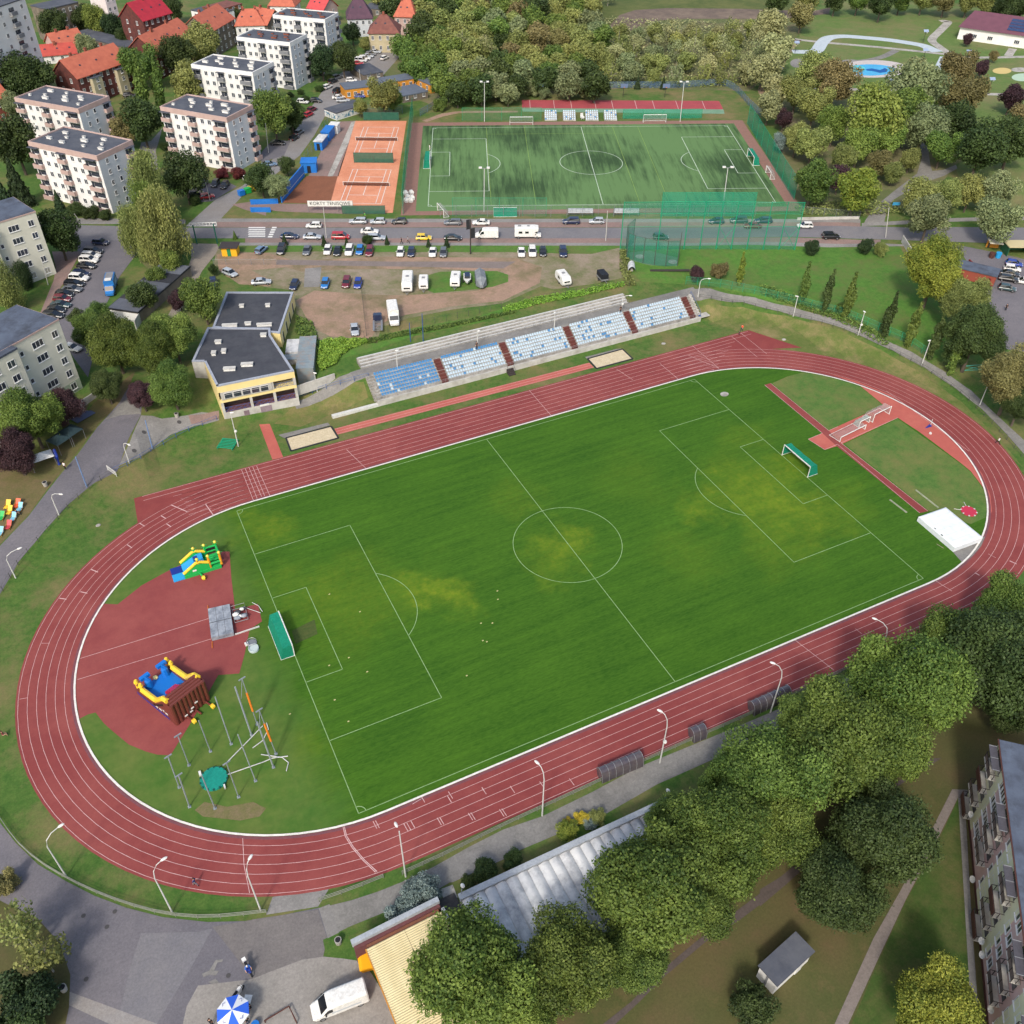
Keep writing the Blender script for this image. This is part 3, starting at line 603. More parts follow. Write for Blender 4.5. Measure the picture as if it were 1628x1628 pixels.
# tennis lines
mb =MB()
def tennis(a,b,c,d):   # near-left, near-right, far-right, far-left outer corners in photo pixels
 P =[G(*q,5) for q in (a,b,c,d)]; u =((P[1] - P[0]) +(P[2] - P[3])).normalized(); v =Vector((-u.y,u.x,0)); c0 =sum(P,Vector()) /4
 f =lambda x,y: c0 +u *x +v *y
 def l(x0,y0,x1,y1):
  p,q =f(x0,y0),f(x1,y1); ln(p.x,p.y,q.x,q.y,.16,5.045)
 for s in (-1,1):
  l(s *5.485,-11.9,s *5.485,11.9); l(s *4.115,-11.9,s *4.115,11.9); l(-5.485,s *11.9,5.485,s *11.9); l(-4.115,s *6.4,4.115,s *6.4)
 l(0,-6.4,0,6.4); return c0,math.atan2(u.y,u.x)
TC =[tennis(Q(1,560,1250),Q(1,800,1255),Q(1,848,1047),Q(1,618,1045)),tennis(Q(1,645,950),Q(1,862,955),Q(1,895,788),Q(1,680,788))]
struct(mb.obj('court_lines',WHITE))
# ---------------------------------------------------------------- wood floor, waste ground, park with water playground
sheet('wood_floor',[(590,80),(640,20),(760,-10),(1000,-30),(1300,-30),(1290,20),(1265,60),(1240,110),(1190,145),(1000,140),(900,150),(800,152),(745,160),(690,168),(640,150),(610,130)],FLOOR,.016)
sheet('wood_floor',[(1235,130),(1290,150),(1480,180),(1530,250),(1490,300),(1400,340),(1340,345),(1270,330),(1240,250)],FLOOR,.028)
sheet('scrub_field',[(930,-60),(1300,-60),(1260,15),(1180,30),(1060,30),(960,40),(930,20)],SCRUB,.022)
sheet('bare_earth',[(968,42),(985,24),(1010,16),(1060,13),(1180,14),(1290,18),(1320,12),(1318,22),(1240,30),(1160,30),(1080,30),(1030,34),(1000,50),(980,52)],EARTH,.03)
PK =lambda *a: [Q(3,x,y) for x,y in a]
spath('park_walk',PK((215,242),(400,262),(700,288),(900,308),(1090,328),(1180,340),(1300,355),(1640,350)),2.6,CONC)
spath('park_walk',PK((60,520),(300,545),(560,550),(800,558),(1000,565),(1300,578),(1640,584)),2.6,CONC)
spath('park_walk',PK((1180,340),(1100,285),(1060,245),(1110,190),(1160,135),(1110,130)),3.4,CONC)
spath('park_walk',PK((840,310),(770,345),(700,365),(610,378)),3.0,PATHM)
spath('park_walk',PK((1560,300),(1530,345)),3,CONC)
spath('dirt_track',PK((230,245),(180,300),(130,380),(60,480),(20,560),(60,620)),3.5,DIRT)
WHT =mat('pale_rubber',(196,206,210),(178,190,198),.8,.8)
spath('skate_strip',PK((200,318),(300,320),(350,312),(385,262),(430,232),(520,224),(640,232),(780,245),(900,262),(1000,280),(1050,300),(1095,320)),5.0,WHT,.034)
def ell(cx,cy,rx,ry,n=40): return [Q(3,cx +rx *math.cos(2 *math.pi *i /n),cy +ry *math.sin(2 *math.pi *i /n)) for i in range(n)]
sheet('play_circle',[ell(235,390,48,28)],PAVE,.03)
sheet('play_circle',[ell(560,395,95,28)],PAVE,.03)
sheet('pool_surround',[ell(700,425,215,54)],mat('pool_rim',(206,196,192),(188,180,176),.8,.8),.036)
o =sheet('splash_pool',[ell(680,432,155,35)],mat('pool_blue',(36,158,214),(52,178,226),.12,.25,spec=.5),.046)
sheet('splash_pool_lagoon',[ell(590,425,60,22)],mat('pool_cyan',(96,204,200),(74,190,206),.3,.4),.052)
sheet('splash_pool_lagoon',[[Q(3,*p) for p in ((650,428),(690,422),(740,432),(770,420),(790,430),(780,445),(740,450),(700,440),(660,436))]],mat('pool_navy',(24,90,160)),.054)
sheet('play_patch',[ell(1492,437,58,19)],mat('sand_yellow',(206,184,120)),.036)
sheet('play_patch',[ell(1600,430,52,14)],CONC,.036)
sheet('play_patch',[ell(1620,477,68,24)],mat('mint_rubber',(176,200,176)),.036)
sheet('car_stop',[PK((1110,348),(1150,352),(1110,450),(1060,450))],WHT,.034)
# ================================================================= buildings
ROOF =mat('roof_felt',(84,88,98),(74,78,88),.5,.9,detail=7,c3=(96,99,106),scale3=.2,coords='obj')
ROOF_C =mat('roof_felt_club',(70,73,80),(64,66,74),.5,.95,detail=8,c3=(80,82,88),scale3=.3,coords='obj')
ROOF_B =mat('roof_felt_blue',(96,106,122),(82,90,106),.4,.9,detail=8,c3=(66,70,80),scale3=.25,coords='obj')
GLASS =mat('window_glass',(46,52,62),(70,76,88),.5,.15,spec=.8,coords='obj')
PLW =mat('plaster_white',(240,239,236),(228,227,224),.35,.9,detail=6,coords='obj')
PLG =mat('plaster_grey_shade',(206,210,214),(194,200,206),.3,.9,detail=6,coords='obj')  # side-wall shade painted into white plaster; plain grey on the violet-roofed house
PINK =mat('plaster_pink',(196,170,162),(184,158,150),.5,.9,coords='obj')
GREYB =mat('balcony_grey',(140,142,146),(124,126,130),.5,.9,coords='obj')
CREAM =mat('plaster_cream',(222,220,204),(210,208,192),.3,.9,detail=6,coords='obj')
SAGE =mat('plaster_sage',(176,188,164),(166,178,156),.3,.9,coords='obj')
ROSE =mat('plaster_rose',(230,194,188),(216,182,176),.35,.9,detail=7,coords='obj')
PALE_Y =mat('plaster_lime',(242,240,204),(230,228,192),.4,.9,coords='obj')
YEL =mat('plaster_yellow',(242,222,158),(232,212,148),.3,.85,detail=6,coords='obj')
CONCW =mat('concrete_wall',(204,202,196),(184,182,176),.4,.9,detail=8,c3=(166,162,154),scale3=.5,coords='obj')
TILE_O =mat('roof_tiles_orange',(196,112,88),(178,98,78),.6,.8,detail=7,coords='obj')
TILE_R =mat('roof_tiles_crimson',(178,48,62),(160,44,58),.6,.6,coords='obj')
TILE_B =mat('roof_tiles_brown',(134,86,76),(112,72,66),.6,.85,coords='obj')
TILE_V =mat('roof_tiles_violet',(96,70,84),(84,62,76),.6,.85,coords='obj')
BRICK =mat('brick_dark',(110,62,56),(84,52,50),.8,.9,detail=8,coords='obj')
BRICK_R =mat('brick_red',(150,84,72),(132,74,66),.8,.9,detail=8,coords='obj')
SOOT =mat('plaster_sooty',(132,122,108),(100,92,84),.4,.9,detail=8,coords='obj')
CHIM =mat('chimney_brick',(150,88,70),(120,72,60),1.5,.9,coords='obj')
METAL =mat('metal_sheet',(226,226,224),(196,198,200),.5,.6,.0,detail=8,c3=(150,152,156),scale3=.35,coords='obj')
METAL_B =mat('metal_blue_grey',(150,164,168),(136,148,154),.5,.5,.2,detail=6,c3=(164,150,140),scale3=.7,coords='obj')
STEEL =mat('steel_grey',(150,152,156),None,rough=.45,metal=.4)
DARK =mat('dark_void',(34,34,38))
DARKM =mat('dark_metal',(58,54,54),(70,62,60),2,.7)
BLUE =mat('blue_paint',(34,112,196),(44,124,206),.6,.5)
BLUE_D =mat('blue_railing',(52,90,150),None,rough=.5)
WINW =mat('window_frame',(232,232,230),None,rough=.5)
BROWNF =mat('brown_paint',(96,62,54),(84,54,48),1,.7)
ORANGE =mat('orange_paint',(236,134,44),None,rough=.6)
WOODY =mat('wood_yellow',(216,150,56),(198,132,48),.8,.7)
# shared window: frame with a child pane (seen from the -y side)
def window_mesh(w,h,bars=1):
 f =MB(); t =.09
 f.box(-w /2,w /2,-.06,0,0,t); f.box(-w /2,w /2,-.06,0,h - t,h); f.box(-w /2,-w /2 +t,-.06,0,t,h - t); f.box(w /2 - t,w /2,-.06,0,t,h - t)
 for i in range(bars): x =-w /2 +w *(i +1) /(bars +1); f.box(x - t *.45,x +t *.45,-.05,0,t,h - t)
 f.box(-w /2 - .05,w /2 +.05,-.16,0,-.07,-.005)
 g =MB(); g.box(-w /2 +t,w /2 - t,-.03,-.001,t,h - t)
 return f.mesh('window',[WINW]),g.mesh('pane',[GLASS])
WM ={}
def window(parent,x,y,z,rz=0,w=1.4,h=1.4,bars=1,panes=False,fm=None):
 k =(w,h,bars)
 if k not in WM:
  WM[k] =window_mesh(w,h,bars)
  b =WM[k][0].copy(); g =WM[k][1]; bm =bmesh.new(); bm.from_mesh(b); n0 =len(bm.faces); bm.from_mesh(g); bm.faces.ensure_lookup_table()
  for f in bm.faces[n0:]: f.material_index =1
  bm.to_mesh(b); bm.free(); b.materials.append(GLASS); WM[k] += (b,)
 o =link('window',WM[k][0] if panes else WM[k][2],parent,(x,y,z)); o.rotation_euler =(0,0,rz)
 if panes: link('pane',WM[k][1],o)
 if fm: setmat(o,fm)
 return o
BM_ ={}
def balcony(parent,x,y,z,rz,w,m,d=1.0,canopy=False,open_=False):
 k =(round(w,1),m.name,d,canopy,open_)
 if k not in BM_:
  b =MB(); b.box(-w /2,w /2,-d,-.01,-.12,0,1)
  if open_:
   for xx in np.linspace(-w /2,w /2,4): b.box(xx - .03,xx +.03,-d,-d +.05,0,1.05)
   b.box(-w /2,w /2,-d,-d +.05,1.0,1.06); b.box(-w /2 +.03,w /2 - .03,-d +.06,-d +.1,.08,.9,2)
   for s in (-1,1): b.box(s *w /2 - .03,s *w /2 +.03,-d +.06,-.02,1.0,1.06); b.box(s *w /2 - .03,s *w /2 +.03,-d *.5,-d *.5 +.06,0,1)
  else:
   b.box(-w /2,w /2,-d,-d +.08,0,1.05); b.box(-w /2,-w /2 +.08,-d +.09,-.02,0,1.05); b.box(w /2 - .08,w /2,-d +.09,-.02,0,1.05)
  b.box(-w /2 +.15,-w /2 +.95,-.05,-.004,.05,2.1,3); b.box(-w /2 +1.05,w /2 - .2,-.05,-.004,.9,2.1,3)
  b.box(-w /2 +.1,w /2 - .15,-.03,-.002,2.1,2.18,4)
  if canopy: b.box(-w /2 - .1,w /2 +.1,-d - .1,-.01,2.45,2.55,5)
  BM_[k] =b.mesh('balcony',[m,CONCW,GREYB if not open_ else mat('balcony_glass',(130,112,106),(104,90,88),.8,.5),GLASS,WINW,mat('canopy_dark',(78,82,92),None,rough=.7)])
 o =link('balcony',BM_[k],parent,(x,y,z)); o.rotation_euler =(0,0,rz); return o
def base(A,B,zr,z0,ext=0):
 a,b =G(*A,zr),G(*B,zr); d =(b - a).normalized(); a =a - d *ext
 return Vector((a.x,a.y,z0)),(b - a).length,math.atan2(d.y,d.x)
def vents(t,Lu,Lv,H,m1,n=10,seed=1,chim=False):
 r =random.Random(seed)
 for i in range(n):
  x =lerp(1.5,Lu - 1.5,(i +.5) /n) +r.uniform(-.6,.6); y =[Lv *.3,Lv *.72,Lv *.5][i % 3] +r.uniform(-.6,.6)
  w,d,h =r.choice([(1.5,.6,.5),(.8,.5,.45),(1.9,.7,.6)])
  b =MB(); b.box(-w /2,w /2,-d /2,d /2,0,h,0); b.box(-w /2 - .08,w /2 +.08,-d /2 - .08,d /2 +.08,h,h +.08,1)
  b.obj('chimney' if chim else 'roof_vent',[CHIM if chim else PLW,ROOF if chim else CONCW],t,(x,y,H +.02))
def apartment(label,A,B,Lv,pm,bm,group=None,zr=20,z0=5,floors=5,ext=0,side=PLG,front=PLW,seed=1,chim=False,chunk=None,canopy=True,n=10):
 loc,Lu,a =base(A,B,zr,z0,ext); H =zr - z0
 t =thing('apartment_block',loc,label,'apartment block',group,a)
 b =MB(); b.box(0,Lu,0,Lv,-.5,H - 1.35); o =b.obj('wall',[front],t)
 s =MB(); s.box(Lu +.002,Lu +.03,.01,Lv - .01,-.5,H - 1.36); s.obj('side_wall',[side],t)  # panel colour carries the bluish shade of the side turned from the sun
 b =MB(); p =.06; b.box(-p,Lu +p,-p,Lv +p,H - 1.35,H - .35)
 for q in ((-p,Lu +p,-p,.25),(-p,Lu +p,Lv - .25,Lv +p),(-p,.25,.251,Lv - .251),(Lu - .25,Lu +p,.251,Lv - .251)): b.box(*q,H - .349,H)
 b.obj('parapet',[pm],t)
 b =MB(); b.box(.26,Lu - .26,.26,Lv - .26,H - .348,H - .28); b.obj('roof',[ROOF],t)
 vents(t,Lu,Lv,H - .28,PLW,n,seed,chim)
 fh =(H - 1.2) /floors
 for f in range(floors):
  z =.25 +f *fh
  for (fx,w) in ((.075,.13),(.475,.11),(.885,.17)):
   balcony(t,Lu *fx,0,z,0,Lu *w,bm,canopy=canopy and f == floors - 1)
  for fx in (.225,.335,.62,.725): window(t,Lu *fx,0,z +.9,0,1.2,1.35)
  for fy in (.22,.46): window(t,Lu +.03,Lv *fy,z +.9,R(90),.9,1.3,0 if fy > .3 else 1)
  balcony(t,Lu +.03,Lv *.84,z,R(90),2.6,bm,canopy=canopy and f == floors - 1)
 b =MB(); b.tube([(Lu *.39,-.06,.2),(Lu *.39,-.06,H - 1.4)],.06,5); b.obj('downpipe',[STEEL],t)
 return t
GW ='white five-storey apartment blocks in the upper left'
apartment('white five-storey block with pink balconies, nearest the weeping willow',Q(0,170,870),Q(0,595,960),12.6,PINK,PINK,GW,seed=2)
apartment('white block with pink balconies, behind another like it and half hidden by trees',Q(0,87,600),Q(0,480,670),12.3,PINK,PINK,GW,seed=3)
apartment('white block with pink balconies beside the small parking bay and red bushes',Q(0,985,655),Q(0,1395,725),12,PINK,PINK,GW,seed=4)
apartment('all-white block with grey balconies and white roof vents',Q(0,1177,395),Q(0,1555,445),12,PLW,GREYB,GW,seed=5)
apartment('white block with grey balconies and brick chimneys, middle of the street side',Q(1,-95,225),Q(1,235,262),11.5,PLW,GREYB,GW,seed=6,chim=True)
apartment('farthest white block with grey balconies and brick chimneys',Q(1,130,90),Q(1,450,120),11,PLW,GREYB,GW,seed=7,chim=True)
# cream blocks on the left edge
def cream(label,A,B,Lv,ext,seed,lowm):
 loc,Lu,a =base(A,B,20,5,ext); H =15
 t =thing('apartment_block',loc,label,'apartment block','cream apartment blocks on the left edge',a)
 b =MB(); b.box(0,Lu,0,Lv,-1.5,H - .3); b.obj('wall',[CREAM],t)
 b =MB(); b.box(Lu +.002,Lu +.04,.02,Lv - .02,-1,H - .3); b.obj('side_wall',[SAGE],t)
 b =MB(); b.box(Lu - 9,Lu - .02,-.03,-.002,-1,2.2); b.obj('plinth',[lowm],t)
 b =MB(); b.box(-.1,Lu +.1,-.1,Lv +.1,H - .3,H); b.obj('cornice',[PINK],t)
 b =MB(); b.box(0,Lu,0,Lv,H +.001,H +.05); b.obj('roof',[ROOF_B],t)
 b =MB(); b.box(0,Lu - 10.6,-1.5,-.01,-1,H - .35); b.obj('bay_wall',[CREAM],t)
 b =MB(); b.box(-.1,Lu - 10.5,-1.6,-.11,H - .345,H +.02); b.obj('bay_roof',[ROOF_B],t)
 b =MB(); b.box(Lu *.5,Lu *.62,Lv *.35,Lv *.65,H +.05,H +1.6); b.box(Lu *.55,Lu *.62,Lv *.66,Lv *.8,H +.05,H +.5,1); b.obj('roof_access',[ROOF_B,PLW],t)
 for f in range(5):
  z =.9 +f *2.85 - .3
  window(t,Lu - 1.7,0,z,0,1.3,1.4,1,True); window(t,Lu - 5.6,0,z,0,2.4,1.4,2,True); window(t,Lu - 9.2,0,z,0,.8,1.0,0,True)
  for k in range(4): window(t,Lu - 12.6 - k *3.6,-1.5,z,0,(1.6,2.4)[k % 2],1.4,1 +k % 2,True)
  window(t,Lu +.04,Lv *.3,z,R(90),1.2,1.4,1,True)
 return t
cream('cream block with rusty-edged roof, its foot hidden by the maple and copper beech',Q(10,70,575),Q(10,358,415),11,22,1,SAGE)
cream('cream block with stacked triple windows beside the weeping golden willow',Q(0,0,1365),Q(0,215,1300),11,16,2,CREAM)
# rose building at the lower right
def rose():
 a =Vector((23.6,-64.3,0)); an =R(-132.3); Lu,Lv,H =40,14,12.3
 t =thing('apartment_block',a,'rose and lime plastered block with brown open balconies and satellite dishes','apartment block',None,an)
 b =MB(); b.box(0,Lu,0,Lv,-.3,H - .25); b.obj('wall',[ROSE],t)
 for i,(x0,x1) in enumerate(((0,5.2),(13.2,21.4),(29,37))):
  b =MB(); b.box(x0,x1,-.05,-.002,0.4,H - .3); b.obj('wall_panel',[PALE_Y],t)
 b =MB(); b.box(-.2,Lu +.3,-.15,Lv +.3,H - .25,H); b.obj('roof',[ROOF_B],t)
 b =MB(); b.tube([(-.3,-.22,H - .1),(Lu,-.22,H - .1)],.09,6)
 b.obj('gutter',[BROWNF],t)
 b =MB(); b.box(0,Lu,-.12,-.06,0,.45); b.obj('plinth',[BROWNF],t)
 cols =[2.3,10.4,18.2,26.5,34]
 for f in range(4):
  z =.9 +f *2.9
  for x in cols:
   if x in (10.4,26.5) and f == 0: continue
   balcony(t,x,-.05,z,0,3.3,DARKM,d=1.0,open_=True)
   if f % 2 == 0 and x in (2.3,18.2,34):
    m =MB(); m.box(-1.5,1.5,-.04,0,0,1.0); m.obj('balcony_screen',[BROWNF],t,(x,-1.07,z))
  for x in (5.4,6.6,7.8,13.2,14.6,21.4,22.8,29.4,31): window(t,x,0,z +.8,0,1.1,1.4,1,True)
 SCR =mat('awning_grey',(84,82,88),(74,72,78),.8,.7)
 for x in cols:
  b =MB(); b.box(-1.8,1.8,-1.2,-.3,0,.08); b.box(-1.8,-1.72,-1.2,-.3,.081,.12,1); b.box(1.72,1.8,-1.2,-.3,.081,.12,1); b.box(-.04,.04,-1.2,-.3,.081,.12,1); b.obj('canopy',[SCR,GREYB],t,(x,0,H - .6))
 for x,z in ((4.4,2.6),(8.4,3.4),(12.4,1.2),(20.4,2.2),(21.9,2.0),(28.2,3)):
  b =MB(); n =14
  ring_ =[(.42 *math.cos(2 *math.pi *k /n),-.03 - .05,.42 *math.sin(2 *math.pi *k /n)) for k in range(n)]
  b.add(ring_ +[(0,.08,0)],[(k,(k +1) % n,n) for k in range(n)]); b.tube([(0,.05,0),(0,.5,-.1)],.03,5); b.tube([(0,-.02,-.35),(0,-.4,-.05)],.02,4)
  o =b.obj('satellite_dish',[WHITE],t,(x,-.6,z)); o.rotation_euler =(R(-25),0,R(20))
rose()
# ---------------------------------------------------------------- clubhouse
STEPR_ =mat('terrace_rust',(124,78,70),(104,66,62),.8,.8)
def club():
 fp =[G(*q,8.6) for q in ((344.5,614.6),(467.5,589.7),(430.5,533),(429.7,521.7),(330,521),(305,575),(324.7,575))]
 bp =[G(*q,8.3) for q in ((445,530),(466.7,465),(360,465),(338,521))]
 o0 =Vector((fp[0].x,fp[0].y,0)); P =[(p.x - o0.x,p.y - o0.y) for p in fp]; Bp =[(p.x - o0.x,p.y - o0.y) for p in bp]
 t =thing('clubhouse',o0,'yellow and grey stadium clubhouse with flat dark roofs and terrace facing the track','clubhouse')
 a,b =Vector(P[0]),Vector(P[1]); d =(b - a).normalized(); n =Vector((-d.y,d.x)); L =(b - a).length
 ins =[tuple(a +n *2.2 +(d *.0)),tuple(b +n *2.2 - d *.2)] +P[2:]
 m =MB(); m.prism(P,0,2.5,0); m.prism([P[4],P[5],P[6],tuple(Vector(P[6]) *.5 +Vector(P[3]) *.5)],2.501,8.44,0); m.obj('base_wall',[CONCW],t)
 m =MB(); m.prism(ins,2.501,7.1); m.obj('inner_wall',[mat('terrace_shade',(92,78,76),(72,64,66),.8,.9)],t)  # dark colour puts the shade of the open terrace into this wall
 m =MB(); m.prism(P,4.75,5.45); m.prism(P,7.1,8.45); m.obj('wall_band',[YEL],t)
 m =MB(); m.prism([tuple(Vector(p) *.97 +Vector((.4,.3))) for p in P],8.452,8.5); m.obj('roof',[ROOF_C],t)
 def cop(poly,z,w=.45):
  m =MB(); N =len(poly)
  for i in range(N):
   p,q =Vector(poly[i]),Vector(poly[(i +1) % N]); dd =(q - p).normalized(); nn =Vector((-dd.y,dd.x)) *w
   m.prism([tuple(p - dd *.01),tuple(q - nn *.0),tuple(q +nn),tuple(p +nn)],z +.003 *(i % 2),z +.28 +.003 *(i % 2))
  m.obj('roof_coping',[mat('coping',(168,174,186),(154,160,172),1,.5)],t)
 cop(P,8.46)
 m =MB(); m.prism(Bp,0,8.2); m.obj('rear_wall',[YEL],t)
 m =MB(); m.prism([tuple(Vector(p) *.98 +Vector((.2,.5))) for p in Bp],8.201,8.25); m.obj('rear_roof',[ROOF_C],t)
 cop(Bp,8.21)
 for i,j,mm in ((5,6,CONCW),(6,0,YEL),(4,5,CONCW)):
  p_,q_ =Vector(P[i]),Vector(P[j]); dd =q_ - p_; m =MB(); m.box(.05,dd.length - .05,-.04,-.003,0,8.44); w =m.obj('side_wall',[mm],t,(p_.x,p_.y,0)); w.rotation_euler =(0,0,math.atan2(dd.y,dd.x))
 m =MB(); m.prism([P[0],P[1],ins[1],ins[0]],2.502,2.53); m.obj('terrace_floor',[STEPR_],t)
 an =math.atan2(d.y,d.x); F_ =lambda s,z,o=0: (a.x +d.x *s - n.x *o,a.y +d.y *s - n.y *o,z)
 def bx(name,s0,s1,z0,z1,o0,o1,mm):
  m =MB(); m.box(s0,s1,-o1,-o0,z0,z1); q =m.obj(name,mm,t,(a.x,a.y,0)); q.rotation_euler =(0,0,an); return q
 for s in (0,L *.37,L *.68,L - .5): bx('pillar',s,s +.5,2.5,4.75,-.5,0.02,[CONCW])
 bx('pillar',L - .5,L,5.45,7.1,-.5,.02,[CONCW]); bx('pillar',L *.68,L *.68 +.4,5.45,7.1,-.5,.02,[CONCW])
 bx('window_band',.3,L *.68,5.45,7.1,-.6,.15,[CONCW])
 for i in range(5):
  q =bx('window',.9 +i *1.75 *(L *.68 - 1.4) /8.75,.9 +(i +1) *1.75 *(L *.68 - 1.4) /8.75 - .12,5.65,6.9,.15,.2,[WINW])
  s0 =.9 +i *1.75 *(L *.68 - 1.4) /8.75; w =1.75 *(L *.68 - 1.4) /8.75 - .12
  m =MB(); m.box(s0 +.08,s0 +w - .08,-.23,-.2,5.72,6.5); m.box(s0 +.08,s0 +w - .08,-.23,-.2,6.58,6.83); m.obj('pane',[GLASS],q)
 def rail(s0,s1,z):
  m =MB()
  for zz in (z +.1,z +1.0): m.tube([(s0,0,zz),(s1,0,zz)],.035,4)
  k =max(2,int((s1 - s0) /1.1))
  for i in range(k):
   x0,x1 =lerp(s0,s1,i /k),lerp(s0,s1,(i +1) /k)
   m.tube([(x0,0,z),(x0,0,z +1)],.03,4); m.tube([(x0,0,z +.1),(x1,0,z +1)],.025,4); m.tube([(x0,0,z +1),(x1,0,z +.1)],.025,4)
  q =m.obj('railing',[BLUE_D],t,F_(0,0,-.15)); q.rotation_euler =(0,0,an)
 rail(.5,L *.37,2.5); rail(L *.37 +.5,L *.68,2.5); rail(L *.68 +.5,L - .5,2.5); rail(L *.68 +.4,L - .5,5.45)
 bx('door',L *.26,L *.33,.02,2.0,.0,.05,[mat('door_mauve',(136,116,124),(124,106,114),1,.7)])
 bx('garage_door',L *.48,L *.63,.02,2.1,.0,.05,[mat('door_lilac',(152,136,144),(140,124,134),1,.7)])
 bx('sign',L *.48,L *.6,2.2,2.6,.0,.06,[WHITE])
 # west and east ramps
 for q0,q1,z0,h in (((298,657),(345,645),1.6,1.2),((470,622),(533,601),3.6,1.0)):
  p,q =G(*q0,z0),G(*q1,z0); dd =(q - p).normalized(); nn =Vector((-dd.y,dd.x,0)) *.2; L2 =(q - p).length; b2 =p - o0; b2.z =0
  m =MB(); m.box(0,L2,0,.25,z0 - 1.2,z0 +h); w =m.obj('ramp_wall',[CONCW],t,tuple(b2)); w.rotation_euler =(0,0,math.atan2(dd.y,dd.x))
 # arched windows on the yellow east wall of the rear wing
 p0,p1 =Vector(Bp[0]),Vector(Bp[1]); d2 =(p1 - p0).normalized(); L3 =(p1 - p0).length; a3 =math.atan2(d2.y,d2.x)
 for i in range(4):
  m =MB(); w =1.0; N =8; pts =[(-w /2,0),(w /2,0),(w /2,1.7)] +[(w /2 *math.cos(math.pi *k /N),1.7 +w /2 *math.sin(math.pi *k /N)) for k in range(1,N)] +[(-w /2,1.7)]
  m.loft([[(x *1.15,-.05,z_ *1.05 - .05) for x,z_ in pts],[(x *1.15,-.005,z_ *1.05 - .05) for x,z_ in pts]],0)
  m.loft([[(x,-.08,z_) for x,z_ in pts],[(x,-.051,z_) for x,z_ in pts]],1)
  q =m.obj('arched_window',[WINW,GLASS],t,(p0.x +d2.x *L3 *(i +.6) /4.4,p0.y +d2.y *L3 *(i +.6) /4.4,5.2)); q.rotation_euler =(0,0,a3)
 for (px,py,w,dd2) in ((347,544,1.2,.8),(340,562,.8,1.1),(356,558.5,.8,1.1),(365,587,2.2,.8),(393,580,2.2,.8),(384,485,.9,.7),(425.5,484,.9,.7),(365,516,3,.6),(420,515,3,.6),(394,513,1.2,.6),(419,533,1.1,.8)):
  p =G(px,py,8.7) - o0; m =MB(); m.box(-w /2,w /2,-dd2 /2,dd2 /2,0,.5); m.box(-w /2 - .08,w /2 +.08,-dd2 /2 - .08,dd2 /2 +.08,.5,.58,1)
  q =m.obj('roof_vent',[WHITE,CONCW],t,(p.x,p.y,8.25 if py < 525 else 8.5)); q.rotation_euler =(0,0,R(-20))
club()
t =thing('container',(*G(*Q(11,275,725),6)[:2],4),'grey corrugated metal container shed beside the clubhouse','container',rz=R(-20))
m =MB(); m.box(0,3.3,0,12.5,-1.5,2.1); m.obj('wall',[METAL_B],t)
m =MB()
for i in range(12): m.box(-.1,3.4,i *1.04,i *1.04 +.98,2.101,2.16)
m.obj('roof',[METAL_B],t)
m =MB(); m.box(-2.9,-.12,4.2,6.2,1.6,1.75); m.box(-2.8,-.12,4.3,6.1,-1,1.59,1); m.obj('link_roof',[METAL_B,CONCW],t)
m =MB(); m.box(-2.7,-.13,6.9,12,-1,1.85); m.obj('lean_to',[METAL],t)
